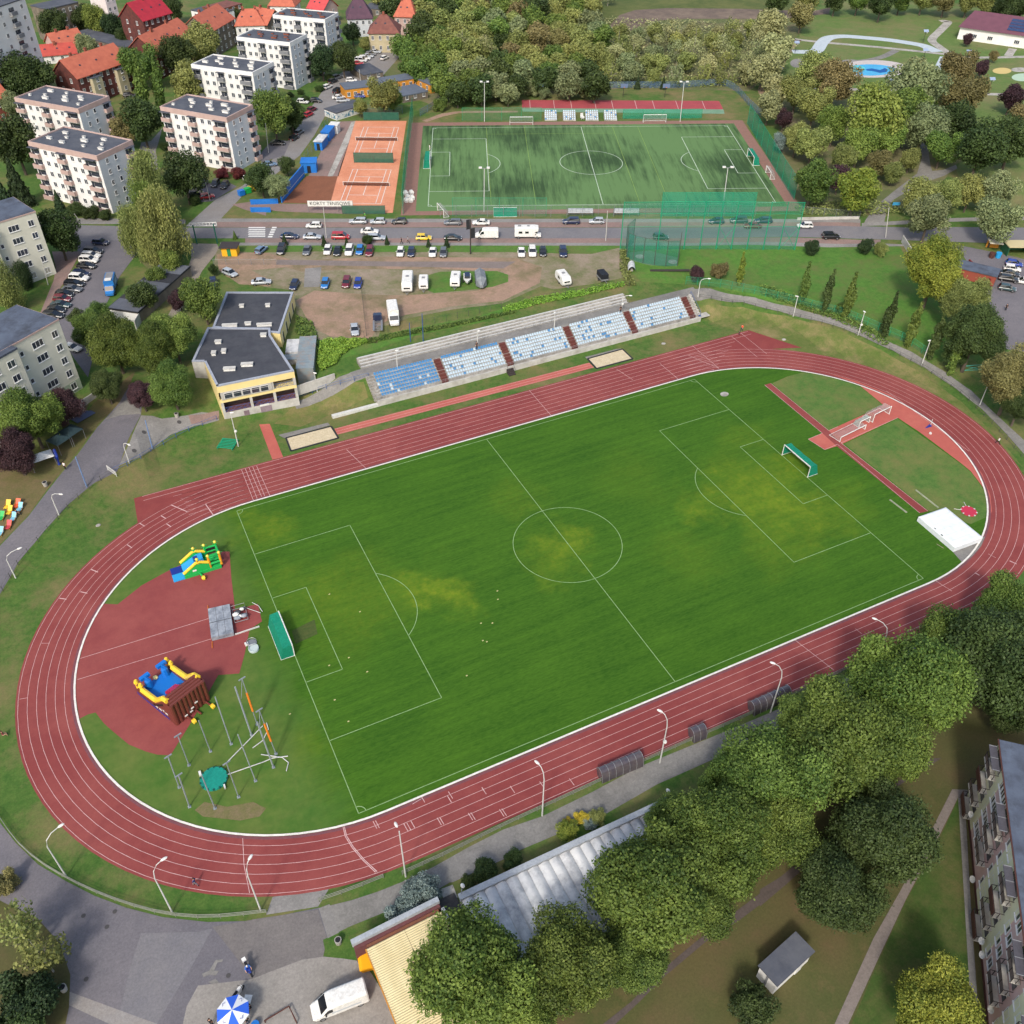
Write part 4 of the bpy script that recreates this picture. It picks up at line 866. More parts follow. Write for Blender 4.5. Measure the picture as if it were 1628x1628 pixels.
# ---------------------------------------------------------------- grandstand
SBL =[mat('seat_blue',(84,150,202),None,rough=.5),mat('seat_pale',(200,218,230),None,rough=.5)]
STEPR =mat('stair_rust',(116,66,58),(96,56,52),.8,.8)
def stand():
 t =thing('grandstand',(-14.9,51.3,0),'long open grandstand of pale and mid-blue seats on a concrete bank','grandstand')
 L =77.6; ys,zs,dp,dh =1.15,1.0,.66,.42
 m =MB(); m.box(0,L,0,.3,0,1.35); m.obj('front_wall',[CONCW],t)
 m =MB(); m.box(-9.5,-.01,0.0,.8,-.2,.55); m.obj('low_wall',[mat('kerbstone',(214,214,208),(196,196,190),1,.8)],t)
 m =MB(); m.box(L +.01,L +2.6,.2,1.8,.9,1.1); m.obj('platform',[CONCW],t)
 m =MB(); m.box(0.01,L,.301,ys,-.2,zs); m.obj('walkway',[CONC],t)
 m =MB()
 for i in range(7): m.box(0,L,ys +dp *i +.001,ys +dp *(i +1),-.2,zs +dh *(i +.55) +.2)
 m.obj('tiers',[CONC],t)
 top =ys +dp *7
 stairs =[0.4,15.0,29.8,45.2,60.6,73.2]
 stairs =[G(*q,3.7).x +14.9 for q in ((586,599),(697,577),(801,551),(903,525.5),(997.4,500),(1089,477))]
 for i,x in enumerate(stairs):
  m =MB()
  for k in range(8):
   z =zs +(dh *7 - .05) *(k +1) /8; y =ys +dp *7 *k /8 - .25
   m.box(x - .7,x +.7,y,y +dp *7 /8 - .06,z - .6,z +.2)
  m.obj('stair',[STEPR if i else CONC],t)
 m =MB(); x =-.3; xb =x
 r =random.Random(5); seats =[]
 for b in range(5):
  x0,x1 =stairs[b] +(1.0),stairs[b +1] - .95; n =int((x1 - x0) /.56)
  for row in range(7):
   for k in range(n):
    if b == 0: c =1 if r.random() < .03 else 0
    else: c =0 if r.random() < (.9 if row == 6 and b in (1,) else .08) else 1
    seats.append((x0 +(k +.5) *(x1 - x0) /n,ys +dp *row +.12,zs +dh *(row +.55) +.2,c))
 sm =[]
 for c in (0,1):
  s =MB(); s.box(-.21,.21,0,.38,.03,.1); s.box(-.21,.21,.34,.4,.101,.42); s.box(-.15,.15,.05,.3,0,.029); sm.append(s.mesh('seat',[SBL[c]]))
 order =sorted(seats,key=lambda s: (CAM - Vector((s[0] - 14.9,s[1] +51.3,s[2]))).length)
 for s in order[:99]: link('seat',sm[s[3]],t,s[:3])
 s =MB()
 for (x,y,z,c) in order[99:]: s.box(x - .21,x +.21,y,y +.38,z +.03,z +.1,c); s.box(x - .21,x +.21,y +.34,y +.4,z +.101,z +.42,c)
 o =s.obj('seats',SBL,t); o['kind'] ='stuff'
 s =MB()
 for zz in (2.0,2.35): s.tube([(0,.15,zz),(L,.15,zz)],.025,4)
 for i in range(38): s.tube([(L *i /37,.15,1.3),(L *i /37,.15,2.35)],.025,4)
 s.obj('railing',[STEEL],t)
 s =MB()
 for k in range(4): s.box(28.4,29.9,-.35 *(k +1),-.35 *k - .02,.05,1.0 - .25 *k)
 s.tube([(28.4,0,2.1),(28.4,-1.4,1.0)],.03,4); s.tube([(29.9,0,2.1),(29.9,-1.4,1.0)],.03,4)
 s.obj('access_steps',[DARKM],t)
 s =MB(); s.tube([(L +.6,1.1,1.9),(L +.6,top,4.9)],.04,4); s.tube([(L +.6,1.1,1.1),(L +.6,1.1,1.9)],.04,4); s.tube([(L +.6,top,4.9),(L +.6,top,3.9)],.04,4); s.box(L +.01,L +.5,.6,top,-.2,1.2); s.obj('end_rail',[BLUE_D,CONC],t)
 s =MB()
 for i in range(7): s.box(L +.02,L +.5,ys +dp *i,ys +dp *(i +1) - .01,1.21,zs +dh *(i +1) +.3)
 s.obj('end_wall',[CONCW],t)
stand()
t =thing('terrace',(-15.2,59.9,3.9),'bare white concrete bench terrace above the blue-seated stand','terrace')
m =MB()
for k in range(4): m.box(0,63.5,.62 *k,.62 *k +.61,-.4,.25 +.36 *k)
m.obj('step',[CONC],t)
for k in range(4):
 m =MB(); m.box(.2,63.3,.62 *k +.12,.62 *k +.5,.29 +.36 *k,.36 +.36 *k); m.obj('bench_board',[mat('bench_white',(206,206,204),(184,184,180),1.5,.8,detail=7)],t)
m =MB()
for z in (.5,.95): m.tube([(0,-.1,z),(63.5,-.1,z)],.02,4)
for i in range(30): m.tube([(63.5 *i /29,-.1,0),(63.5 *i /29,-.1,.95)],.02,4)
m.obj('railing',[STEEL],t)
# ---------------------------------------------------------------- sheds south of the track
t =thing('workshop',(-41.3,-49.3,0),'low building with silvery ribbed metal roof under the tree row','building')
m =MB(); m.box(0,28.2,-12.5,0,0,3.2); m.obj('wall',[CONCW],t)
m =MB()
for i in range(20):
 x0 =.05 +i *1.4; pts =[(x0 +1.36 *k /6,.0,3.3 +.28 *math.sin(math.pi *k /6)) for k in range(7)]
 m.loft([[(x,-12.6,z - .3) for x,_,z in pts] +[(x0 +1.36,-12.6,2.95),(x0,-12.6,2.95)],[(x,-.55,z) for x,_,z in pts] +[(x0 +1.36,-.55,3.25),(x0,-.55,3.25)]],0)
m.obj('roof',[METAL],t)
m =MB(); m.box(-.1,28.3,-.5,.25,3.2,3.75); m.obj('gutter_wall',[mat('gutter_grey',(176,182,188),(158,164,170),1,.5)],t)
for x in (.3,28.2):
 m =MB(); m.tube([(x,.1,3.75),(x,.1,4.3),(x +.3,.5,4.5)],.05,5); m.sphere((x +.35,.55,4.5),.25,8,6,1,sc=(1,1.3,.6)); m.obj('lamp',[STEEL,WHITE],t)
t =thing('passage',(-43.2,-50.2,0),'black-roofed link between the metal roof and the yellow roof','building')
m =MB(); m.box(-.2,1.75,-4.6,-.3,0,3.1); m.obj('wall',[BROWNF],t); m =MB(); m.box(-.28,1.8,-4.7,-.2,3.1,3.25); m.obj('roof',[RUB],t)
t =thing('steps',(-43.3,-46.9,0),'concrete steps between the blue spruces and the metal roof','steps')
m =MB()
for k in range(6): m.box(0,2.2,-2.4 +.38 *k,-2.4 +.38 *k +.36,0,.1 +.08 *(5 - k))
m.obj('tread',[mat('step_grey',(98,94,92),(84,80,78),2,.9)],t)
pa,pb =G(*Q(31,710,1160),3.8),G(*Q(31,1165,930),3.8); dd =(pb - pa); an =math.atan2(dd.y,dd.x); L =dd.length
t =thing('shed',(pa.x,pa.y,0),'long shed with a straw-yellow corrugated roof next to the white van','shed',rz=an)
m =MB(); m.box(.1,L - .1,-16,0.6,0,3.3); m.obj('wall',[mat('wall_rust',(140,92,70),(126,84,66),.8,.9)],t)
YR =mat('roof_straw',(230,216,172),(216,200,154),.5,.7,detail=8,c3=(204,188,142),scale3=.3,coords='obj',stretch=(1,.3,1))
m =MB(); n =64
for s in range(n):
 y1 =-s *.26; zt =3.62
 for (x0,x1) in ((-.15,L *.5 - .02),(L *.5 +.02,L +.1)):
  m.add([(x0,y1,zt),(x1,y1,zt),(x1,y1 - .13,zt +.07),(x0,y1 - .13,zt +.07),(x1,y1 - .26,zt),(x0,y1 - .26,zt)],[(0,3,2,1),(3,5,4,2)])
m.obj('roof',[YR],t)
m =MB(); m.box(-.2,-.1,-16.2,0,3.3,3.7); m.obj('fascia',[WOODY],t)
m =MB(); m.box(L +.15,L +.5,-6,.2,3.3,3.9); m.obj('side_gutter',[mat('gutter_grey',(0,0,0))],t)
m =MB(); m.box(-1.3,L +.3,.95,1.55,3.4,4.1); m.obj('front_gutter',[MATS['gutter_grey']],t)
m =MB(); m.box(-1.2,L +.2,.55,.93,0,3.55); m.obj('front_wall',[mat('wall_maroon',(112,70,72),(98,62,64),1,.9)],t)
# grey-roofed shed in the courtyard
A =G(*Q(33,0,1265),2.9); B =G(*Q(33,110,1385),2.9); an =math.atan2(B.y - A.y,B.x - A.x)
t =thing('shed',(A.x,A.y,0),'small white shed with a flat grey felt roof standing on the lawn','shed',rz=an)
Ls =(B - A).length
m =MB(); m.box(.08,Ls - .08,.08,5.9,0,2.6); m.obj('wall',[PLW],t)
m =MB(); m.box(-.12,Ls +.12,-.12,6.1,2.6,2.78); m.obj('roof',[ROOF],t)
m =MB(); m.box(Ls - .08,Ls +.02,3.6,4.6,.05,2.1); m.obj('door',[WINW],t)
m =MB(); m.box(Ls *.45,Ls *.55,-.0,.07,.1,2.5); m.obj('downpipe',[GREYB],t)
# ---------------------------------------------------------------- gabled and hipped houses beyond
def house(label,A,B,Lv,ze,rise,wm,rm,z0=5,hip=0,floors=2,nw=4,cross_=None,chims=2,cat='house',ridge_u=True,group='houses in the upper left',name='house',seed=0,bays=()):
 loc,Lu,a =base(A,B,ze,z0); H =ze - z0
 t =thing(name,loc,label,cat,group,a)
 m =MB(); m.box(0,Lu,0,Lv,-.5,H)
 if ridge_u:
  if not hip:
   for x in (0,Lu): m.add([(x,0,H),(x,Lv,H),(x,Lv /2,H +rise)],[(0,1,2) if x else (2,1,0)])
 m.obj('wall',[wm],t)
 e =.5; r =MB(); k =e *rise /(Lv /2)
 if ridge_u:
  h =hip; R0,R1 =(-e if not h else h,Lv /2,H +rise),(Lu +e if not h else Lu - h,Lv /2,H +rise)
  c =[(-e,-e,H - k),(Lu +e,-e,H - k),(Lu +e,Lv +e,H - k),(-e,Lv +e,H - k)]
  th =.18; up =lambda p: (p[0],p[1],p[2] +th)
  V =c +[R0,R1] +[up(p) for p in c] +[up(R0),up(R1)]
  Fs =[(0,1,5,4),(2,3,4,5),(6,10,11,7)[::-1],(8,11,10,9)[::-1],(0,6,7,1),(2,8,9,3)]
  if h: Fs += [(7,11,8)[::-1],(9,10,6)[::-1],(1,7,8,2),(3,9,6,0)]
  else: Fs += [(0,4,10,6),(4,3,9,10),(1,7,11,5),(5,11,8,2)]
  r.add(V,Fs)
 r.obj('roof',[rm],t)
 rr =random.Random(seed +len(label))
 for i in range(chims):
  x =Lu *(i +.7) /(chims +.4); b =MB(); b.box(-.4,.4,-.35,.35,-.8,1.1); b.obj('chimney',[CHIM],t,(x,Lv /2 +rr.uniform(-.8,.8),H +rise))
 for i in range(3 if Lu > 12 else 2):
  b =MB(); b.box(-.35,.35,-.03,.5,0,.07); q =b.obj('skylight',[GLASS],t,(Lu *(i +.5) /3.2 +1,Lv *.22,H +rise *.44 +.24)); q.rotation_euler =(math.atan2(rise,Lv /2),0,0)
 fh =H /floors
 for f in range(floors):
  for i in range(nw): window(t,Lu *(i +.5) /nw,0,f *fh +.9,0,1.0,1.5)
  for i in range(2): window(t,Lu,Lv *(i +.7) /2.4,f *fh +.9,R(90),.9,1.4); window(t,0,Lv *(i +.7) /2.4,f *fh +.9,R(-90),.9,1.4)
 for (x0,x1) in bays:
  b =MB(); b.box(Lu *x0,Lu *x1,-1.5,-.01,-.3,H - 1.2); q =b.obj('stair_bay',[mat('plaster_bay',(198,188,158),(180,170,142),.6,.9)],t)
  for f in range(floors): window(t,Lu *(x0 +x1) /2,-1.5,f *fh +1.2 if f < floors - 1 else f *fh +.4,0,1.1,1.3)
  b =MB(); b.box(Lu *x0 - .2,Lu *x1 +.2,-1.7,-.0,H - 1.2,H - 1.08); b.obj('bay_roof',[ROOF],t)
 return t
house('long dark brick house with orange tile roof and two cream stair bays',Q(0,475,480),Q(0,790,372),11,14,4.6,BRICK,TILE_O,floors=3,nw=8,chims=3,bays=((.2,.38),(.68,.86)))
house('orange-roofed brick house behind the tall poplars, left of the crenellated gable',Q(0,960,318),Q(0,1190,200),11,14,4.4,BRICK,TILE_O,floors=3,nw=7,chims=2,group='houses in the upper left')
house('orange-roofed sooty tenement behind the white block with white vents',Q(0,1300,192),Q(0,1440,110),12,14,4.5,SOOT,TILE_O,floors=3,nw=5)
house('tall house with a bright crimson roof and bare plaster gable',Q(0,880,125),Q(0,1052,75),12,17,5,BRICK,TILE_R,floors=4,nw=5,chims=1)
house('low salmon house with orange roof behind the long brick house',Q(0,345,285),Q(0,520,250),9,10,3.4,PINK,TILE_O,floors=2,nw=4)
house('low house with a long faded red roof beside the grey shed',Q(0,225,345),Q(0,470,325),8,8,2.6,PLW,mat('roof_tiles_faded',(190,84,72),(172,74,66),.6,.8,coords='obj'),floors=1,nw=4,chims=1)
house('white villa with orange hipped roof at the top edge',Q(0,1450,155),Q(0,1628,150),11,12,4.2,PLW,TILE_O,hip=3,floors=2,nw=4)
house('house with orange roof directly left of the farthest white block',Q(1,-20,130),Q(1,95,150),10,12,4,SOOT,TILE_O,floors=2,nw=3)
house('white villa under orange roof cut by the top edge',Q(1,105,30),Q(1,260,35),9,12,3.5,PLW,TILE_O,hip=2.5,floors=2,nw=3)
house('small house with pinkish red roof at the top edge',Q(1,345,45),Q(1,440,62),9,11,3.5,PINK,mat('roof_tiles_pinkred',(206,84,84),(190,76,78),.6,.8,coords='obj'),floors=2,nw=3)
house('white house with steep violet tile roof',Q(1,590,110),Q(1,742,105),11,12,6,PLG,TILE_V,hip=3.5,floors=2,nw=4)
house('cream villa with brown hipped roof by the end of the side street',Q(1,720,200),Q(1,905,200),11,12,4.8,mat('plaster_ochre',(196,184,152),(180,168,138),.5,.9,coords='obj'),TILE_B,hip=4.5,floors=2,nw=4,chims=1)
house('orange-roofed house against the wood behind the brown villa',Q(1,880,95),Q(1,1005,100),10,12,4.8,PINK,TILE_O,hip=2.5,floors=2,nw=3)
house('orange-roofed house at the left edge beside the trees',Q(0,-130,640),Q(0,50,590),10,12,4,BRICK_R,TILE_O,floors=2,nw=4)
def flat(label,A,B,Lv,zr,wm,rm=ROOF,z0=5,floors=2,nw=4,cat='building',name='building',group='houses in the upper left',side=None,nws=2,parap=True,bal=None,win=True,ext=0):
 loc,Lu,a =base(A,B,zr,z0,ext); H =zr - z0
 t =thing(name,loc,label,cat,group,a)
 m =MB(); m.box(0,Lu,0,Lv,-.5,H - .3); m.obj('wall',[wm],t)
 m =MB(); m.box(-.12,Lu +.12,-.12,Lv +.12,H - .3,H); m.obj('roof',[rm],t)
 if side: m =MB(); m.box(Lu +.002,Lu +.04,0.02,Lv - .02,-.5,H - .31); m.obj('side_wall',[side],t)
 fh =(H - .4) /floors
 if win:
  for f in range(floors):
   for i in range(nw):
    if bal and i % 3 == 1: balcony(t,Lu *(i +.5) /nw,0,f *fh +.1,0,2.6,bal)
    else: window(t,Lu *(i +.5) /nw,0,f *fh +.9,0,1.1,1.3)
   for i in range(nws): window(t,Lu +.04,Lv *(i +.6) /(nws +.2),f *fh +.9,R(90),1.0,1.3)
 return t
flat('tall pale tower block cut off by the top left corner',Q(0,-160,90),Q(0,150,-15),11,34,PLW,floors=9,nw=6,nws=3,side=PLG,bal=GREYB,z0=5,cat='tower block',name='tower_block',ext=6)
flat('sooty tenement with a blank pale yellow gable',Q(0,285,55),Q(0,480,10),10,17,SOOT,floors=4,nw=5)
t =flat('narrow pale pink tower between the trees at the top edge',Q(0,640,-30),Q(0,700,-45),9,21,mat('plaster_palepink',(228,218,216),(216,206,206),.5,.9,coords='obj'),floors=5,nw=2)
flat('long low building with dark grey roof behind the brick house',Q(0,430,205),Q(0,770,290),8,9,SOOT,floors=1,nw=7)
flat('dark-roofed sheds at the left edge below the tower block',Q(0,-60,400),Q(0,190,345),9,9,BRICK_R,floors=1,nw=4)
flat('grey-roofed white building at the top edge left of the villa',Q(0,1175,60),Q(0,1330,90),10,11,PLW,floors=2,nw=3)
flat('brown timber building at the top edge',Q(0,1340,60),Q(0,1490,20),9,12,mat('brick_ochre',(134,92,60),(120,80,54),.8,.9,coords='obj'),TILE_B,floors=3,nw=4)
flat('garage with dark roof at the top edge beside the violet roof',Q(1,690,48),Q(1,800,55),9,8,SOOT,floors=1,nw=2)
# garages and kindergarten by the side street
GK ='low grey-roofed buildings by the side street'
flat('orange-walled nursery wing with grey roof, front wing',Q(1,575,548),Q(1,820,520),7,8.4,WOODY,mat('roof_bluegrey',(104,112,124),(94,102,114),.5,.8,coords='obj'),floors=1,nw=6,group=GK,nws=1)
flat('orange-walled nursery middle wing under a bent grey roof',Q(1,825,508),Q(1,1000,480),6,8.2,WOODY,MATS['roof_bluegrey'],floors=1,nw=4,group=GK,nws=1)
flat('orange-walled nursery end wing reaching into the trees',Q(1,985,470),Q(1,1100,520),6,8.0,WOODY,MATS['roof_bluegrey'],floors=1,nw=3,group=GK,nws=1)
flat('flat grey roof of the nursery yard building',Q(1,930,590),Q(1,1085,560),9,7.4,SOOT,MATS['roof_bluegrey'],floors=1,nw=3,group=GK,nws=1)
flat('dark-roofed garages above the nursery',Q(1,690,460),Q(1,810,440),12,7.4,SOOT,ROOF,floors=1,nw=2,group=GK,nws=1)
t =flat('low graffiti-painted garage with flat dark roof above the tennis courts',Q(1,447,668),Q(1,520,695),12,7.4,PLW,ROOF,floors=1,nw=1,group=GK,nws=1,win=False)
GR =mat('graffiti',(60,120,150),(214,216,214),1.1,.8,detail=3,lo=.42,hi=.5,coords='obj')
L0,Lu0,_ =base(Q(1,447,668),Q(1,520,695),7.4,5)
m =MB(); m.box(Lu0 +.003,Lu0 +.04,.2,11.6,.3,1.9); m.box(.1,Lu0 - .1,-.04,-.003,.3,1.7); m.obj('graffiti',[GR],t)
# garages by the west parking lot
a,b =T(222,402),T(172,470)
t =flat('row of lock-up garages with patched black roofs beside the west parking lot',Q(10,665,345),Q(10,850,372),22,7.6,SOOT,RUB,z0=4,floors=1,nw=1,group=None,win=False)
L0,Lu0,_ =base(Q(10,665,345),Q(10,850,372),7.6,4)
for i,c in enumerate(((98,102,112),(62,62,66),(90,94,102),(54,56,62),(104,108,116))):
 m =MB(); m.box(.05,Lu0 - .05,i *4.4 +.02,i *4.4 +4.38,3.602,3.63); m.obj('roof_sheet',[mat('felt_%d' % i,c,tuple(v - 8 for v in c),1,.9)],t)
m =MB(); m.box(.3,Lu0 - .3,-.05,-.003,.1,3.1); m.obj('front_wall',[PLW],t)
# building with solar panels, top right
A,B =G(*Q(3,1215,240),5),G(*Q(3,1628,300),5); an =math.atan2(B.y - A.y,B.x - A.x)
t =thing('sports_hall',(A.x,A.y,5),'white hall with a plum roof and dark solar panels in the top right corner','building',rz=an)
m =MB(); m.box(0,52,0,20,-.3,4.6); m.obj('wall',[PLW],t)
PLUM =mat('roof_plum',(118,76,88),(108,70,82),.5,.6,coords='obj')
m =MB(); m.add([(-.8,-1,4.5),(53,-1,4.5),(53,21,4.5),(-.8,21,4.5),(2,11,8.6),(53,11,8.6)],[(0,1,5,4),(3,4,5,2),(0,4,3),(0,3,2,1),(1,2,5)]); m.obj('roof',[PLUM],t)
for (x0,nx) in ((17,9),(36,8)):
 for j in range(4):
  m =MB(); m.box(0,nx *1.35 - .1,0,1.7,0,.08); m.obj('solar_panel',[mat('solar_blue',(42,56,92),(60,76,112),.9,.25,detail=2,spec=.8,coords='obj')],t,(x0,1.2 +j *2.0,5.35 +j *.66)).rotation_euler =(math.atan2(4.1,12),0,0)
m =MB(); m.box(26,33,-.06,-.003,.8,3.4); m.obj('poster',[WHITE],t)
for x in (6,12,22): window(t,x,0,1.2,0,2,1.4,2)
# ================================================================= vehicles
TYRE =mat('tyre_rubber',(34,34,36),None,rough=.8)
RIM =mat('wheel_rim',(160,162,166),None,rough=.35,metal=.6)
CGL =mat('car_glass',(26,30,36),None,rough=.08,spec=.9)
HLT =mat('headlight_glass',(226,230,236),None,rough=.1)
TLT =mat('taillight_red',(150,26,26),None,rough=.2)
CARC =dict(white=(228,230,232),silver=(172,178,184),grey=(98,102,108),black=(30,31,34),navy=(34,44,74),red=(176,34,44),maroon=(112,34,46),blue=(44,120,190),royal=(36,62,152),yellow=(232,196,30),teal=(54,76,80),steel=(110,134,160),green=(50,84,70))
def cpaint(c): return mat('paint_' +c,CARC[c],None,rough=.28,spec=.7)
DIM =dict(hatch=(4.0,1.74,1.48),sedan=(4.5,1.78,1.42),estate=(4.6,1.8,1.46),suv=(4.5,1.88,1.66),minivan=(4.5,1.85,1.72))
def sect(x,w,zl,zt,q=.14): return [(x,-w +.12,zl),(x,-w,zl +.15),(x,-w +q *.1,zt - q *1.4),(x,-w +q,zt - q *.25),(x,-w +q *2,zt),(x,w - q *2,zt),(x,w - q,zt - q *.25),(x,w - q *.1,zt - q *1.4),(x,w,zl +.15),(x,w - .12,zl)]
def wheel(t,x,y,r=.32,w=.22):
 m =MB(); m.tube([(0,-w /2,0),(0,w /2,0)],r,12); o =m.obj('wheel',[TYRE],t,(x,y,r))
 m =MB(); s =1 if y > 0 else -1; m.tube([(0,s *w *.45,0),(0,s *(w /2 +.015),0)],r *.62,8); m.obj('rim',[RIM],o)
def make_car(kind):
 L,Wd,H =DIM[kind]; w =Wd /2; h =L /2; zb ={'suv': 1.05,'minivan': 1.02}.get(kind,.92)
 t =thing('parked_car',(0,0,-50),'car','car')
 m =MB(); m.loft([sect(-h,w *.86,.38,zb *.82),sect(-h +.12,w *.95,.28,zb - .02),sect(-h +.8,w,.25,zb),sect(.2,w,.25,zb),sect(h - 1.15,w,.25,zb - .02),sect(h - .45,w *.96,.25,zb *.84),sect(h - .1,w *.88,.3,zb *.72),sect(h,w *.78,.36,zb *.6)])
 m.obj('body',[cpaint('white')],t,smooth=False)
 b0,b1,t0,t1 ={'hatch': (-h +.12,h - 1.0,-h +.45,h - 1.75),'sedan': (-h +.55,h - 1.15,-h +1.3,h - 2.0),'estate': (-h +.1,h - 1.15,-h +.4,h - 2.0),'suv': (-h +.1,h - 1.1,-h +.4,h - 1.85),'minivan': (-h +.08,h - .75,-h +.3,h - 1.6)}[kind]
 wb,wt =w - .06,w - .24; zc =zb - .03
 m =MB(); m.loft([[(b0,-wb,zc),(b1,-wb +.1,zc),(b1,wb - .1,zc),(b0,wb,zc)],[(t0,-wt,H - .06),(t1,-wt,H - .06),(t1,wt,H - .06),(t0,wt,H - .06)]]); m.obj('window',[CGL],t)
 m =MB(); m.loft([[(t0 - .05,-wt - .02,H - .07),(t1 +.06,-wt - .02,H - .07),(t1 +.06,wt +.02,H - .07),(t0 - .05,wt +.02,H - .07)],[(t0 +.1,-wt +.1,H),(t1 - .12,-wt +.1,H),(t1 - .12,wt - .1,H),(t0 +.1,wt - .1,H)]])
 for s in (-1,1):
  for f in (.02,.42,.98):
   xb,xt =lerp(b0,b1,f),lerp(t0,t1,f); m.add([(xb - .04,s *(wb +.005),zc),(xb +.05,s *(wb +.005),zc),(xt +.05,s *(wt +.012),H - .06),(xt - .04,s *(wt +.012),H - .06)],[(0,1,2,3) if s < 0 else (3,2,1,0)])
 m.obj('roof',[cpaint('white')],t)
 for s in (-1,1):
  for x in (-h +.82,h - .8): wheel(t,x,s *(w - .1))
  m =MB(); m.box(h - .28,h - .06,s *w *.58 - .17,s *w *.58 +.17,zb *.6,zb *.74); m.obj('headlight',[HLT],t)
  m =MB(); m.box(-h - .01,-h +.1,s *w *.68 - .14,s *w *.68 +.14,zb *.6,zb *.82); m.obj('taillight',[TLT],t)
  m =MB(); m.box(h - 1.55,h - 1.4,s *(w +.08) - .09,s *(w +.08) +.09,zb +.02,zb +.14); m.obj('mirror',[cpaint('white')],t)
 m =MB(); m.box(-h - .012,-h +.02,-.26,.26,.42,.54); m.box(h - .03,h +.012,-.26,.26,.38,.5); m.obj('number_plate',[WHITE],t)
 protokids(t); return t
CP ={k: make_car(k) for k in DIM}
used_ =set()
def car(px,py,ang,kind,col,label,group=None,cat='car',name='parked_car'):
 p =T(px,py +.6); rz =R(ang - 25.7)
 if kind not in used_: used_.add(kind); r =CP[kind]; out =[r] +kids(r); r.location =(p.x,p.y,p.z +.05); r.rotation_euler =(0,0,rz); r['label'] =label;
 else: out =dup(CP[kind],(p.x,p.y,p.z +.05),rz,label); r =out[0]
 if group: r['group'] =group
 for o in out:
  if o.name.split('.')[0] in ('body','roof','mirror'): setmat(o,cpaint(col))
KW =dict(hatch='hatchback',sedan='saloon',estate='estate car',suv='SUV',minivan='people carrier')
CN =dict(navy='dark blue',royal='bright blue',blue='sky blue',steel='steel blue',teal='dark teal',maroon='maroon',grey='dark grey')
def row(cars,where,group,ang=None):
 for i,c in enumerate(cars):
  px,py,col,kind =c[:4]; a =c[4] if len(c) > 4 else ang
  car(px,py,a,kind,col,f"{CN.get(col, col)} {KW[kind]}, {ORD[i]} {where}",group)
row([(569.5,354.5,'silver','estate'),(601,355,'silver','hatch'),(634.8,355,'black','hatch'),(720,356.5,'grey','estate'),(765,356.5,'white','sedan'),(907.8,355,'navy','suv'),(948.3,354.5,'silver','hatch'),(1138.5,354.5,'navy','hatch'),(1174,353.5,'teal','suv'),(1213,353.5,'navy','estate'),(1279,361.5,'white','hatch')],
 'from left on the far kerb of the street','cars parked along the far kerb',180)
row([(460.6,378.5,'navy','sedan'),(496.7,379.2,'silver','sedan'),(542,379,'red','minivan'),(598.6,380.5,'silver','estate'),(674,380.5,'yellow','hatch'),(720,381,'black','sedan'),(1320,378.5,'black','suv')],
 'from left on the near kerb of the street','cars parked along the near kerb',0)
car(499.3,361.5,180,'hatch','white','white hatchback driving on the street just right of the zebra crossing','cars driving on the street',name='car')
car(588,370.5,0,'sedan','white','white saloon driving in the near lane above a parked silver car','cars driving on the street')
car(1196,361.5,180,'sedan','maroon','maroon saloon driving behind the green net posts','cars driving on the street')
car(1050,379.5,0,'hatch','teal','dark teal hatchback seen through the green throwing cage','cars parked along the near kerb')
row([(416,400,'steel','hatch',70),(448,400,'black','suv'),(488.5,401,'grey','sedan'),(521.3,401,'white','hatch'),(537,402,'black','sedan'),(555.6,401.7,'white','suv'),(572.3,401,'blue','hatch'),(587.8,402.3,'maroon','estate'),(636.8,404,'white','hatch'),(654,404,'navy','hatch'),(688,404,'white','sedan'),(705,404.8,'grey','hatch'),(829,404,'white','sedan'),(846.4,403.5,'white','suv'),(863,403.5,'black','hatch'),(895,404,'navy','suv')],
 'from left in the top row of the gravel lot','cars in the top row of the gravel lot',-90)
row([(517.4,454,'blue','hatch'),(551,452,'maroon','estate'),(569.5,454,'royal','hatch')],'of three above the brown dirt','cars in the middle of the gravel lot',-90)
car(468.4,456.5,-95,'hatch','navy','dark blue hatchback at the rear corner of the clubhouse','cars in the middle of the gravel lot')
car(416,451,8,'sedan','silver','silver saloon side-on behind the clubhouse roof','cars in the middle of the gravel lot')
car(366.4,437,-35,'hatch','silver','silver hatchback parked askew on bare earth left of the lot','cars in the middle of the gravel lot')
car(340,453,-75,'hatch','navy','dark car half hidden by the round tree behind the clubhouse','cars in the middle of the gravel lot')
car(564.3,527,-80,'sedan','silver','silver grey saloon alone on the brown dirt below the lot','cars in the middle of the gravel lot')
row([(161,388,'navy','hatch'),(149.5,402,'black','estate'),(146,409,'white','estate'),(142.5,416.5,'white','suv'),(138.5,425.5,'black','sedan'),(130,438,'navy','hatch'),(127,445,'white','suv'),(119.5,454,'black','estate'),(116,462.5,'grey','sedan'),(104,470.5,'black','hatch'),(100.6,478,'maroon','hatch'),(98,487.5,'teal','sedan'),(91,496,'black','hatch'),(86,504,'black','estate')],
 'from the top of the west parking row','cars in the west parking lot',-8)
car(115,556,-20,'sedan','white','white saloon half hidden behind the cream block and the maple','cars in the west parking lot')
row([(324,294,'grey','hatch'),(343,294.5,'black','hatch'),(358,297,'black','hatch')],'from left below the red bushes','cars in the small bay by the white block',-95)
car(312,311,20,'suv','black','black SUV under the tree beside a red hatchback','cars in the small bay by the white block')
car(330,315,25,'hatch','red','red hatchback in the small bay by the side street corner','cars in the small bay by the white block')
car(398,286,30,'hatch','white','white hatchback at the mouth of the side street','cars along the side street')
car(206,153.5,10,'hatch','black','black hatchback in front of the long brick house','cars by the houses')
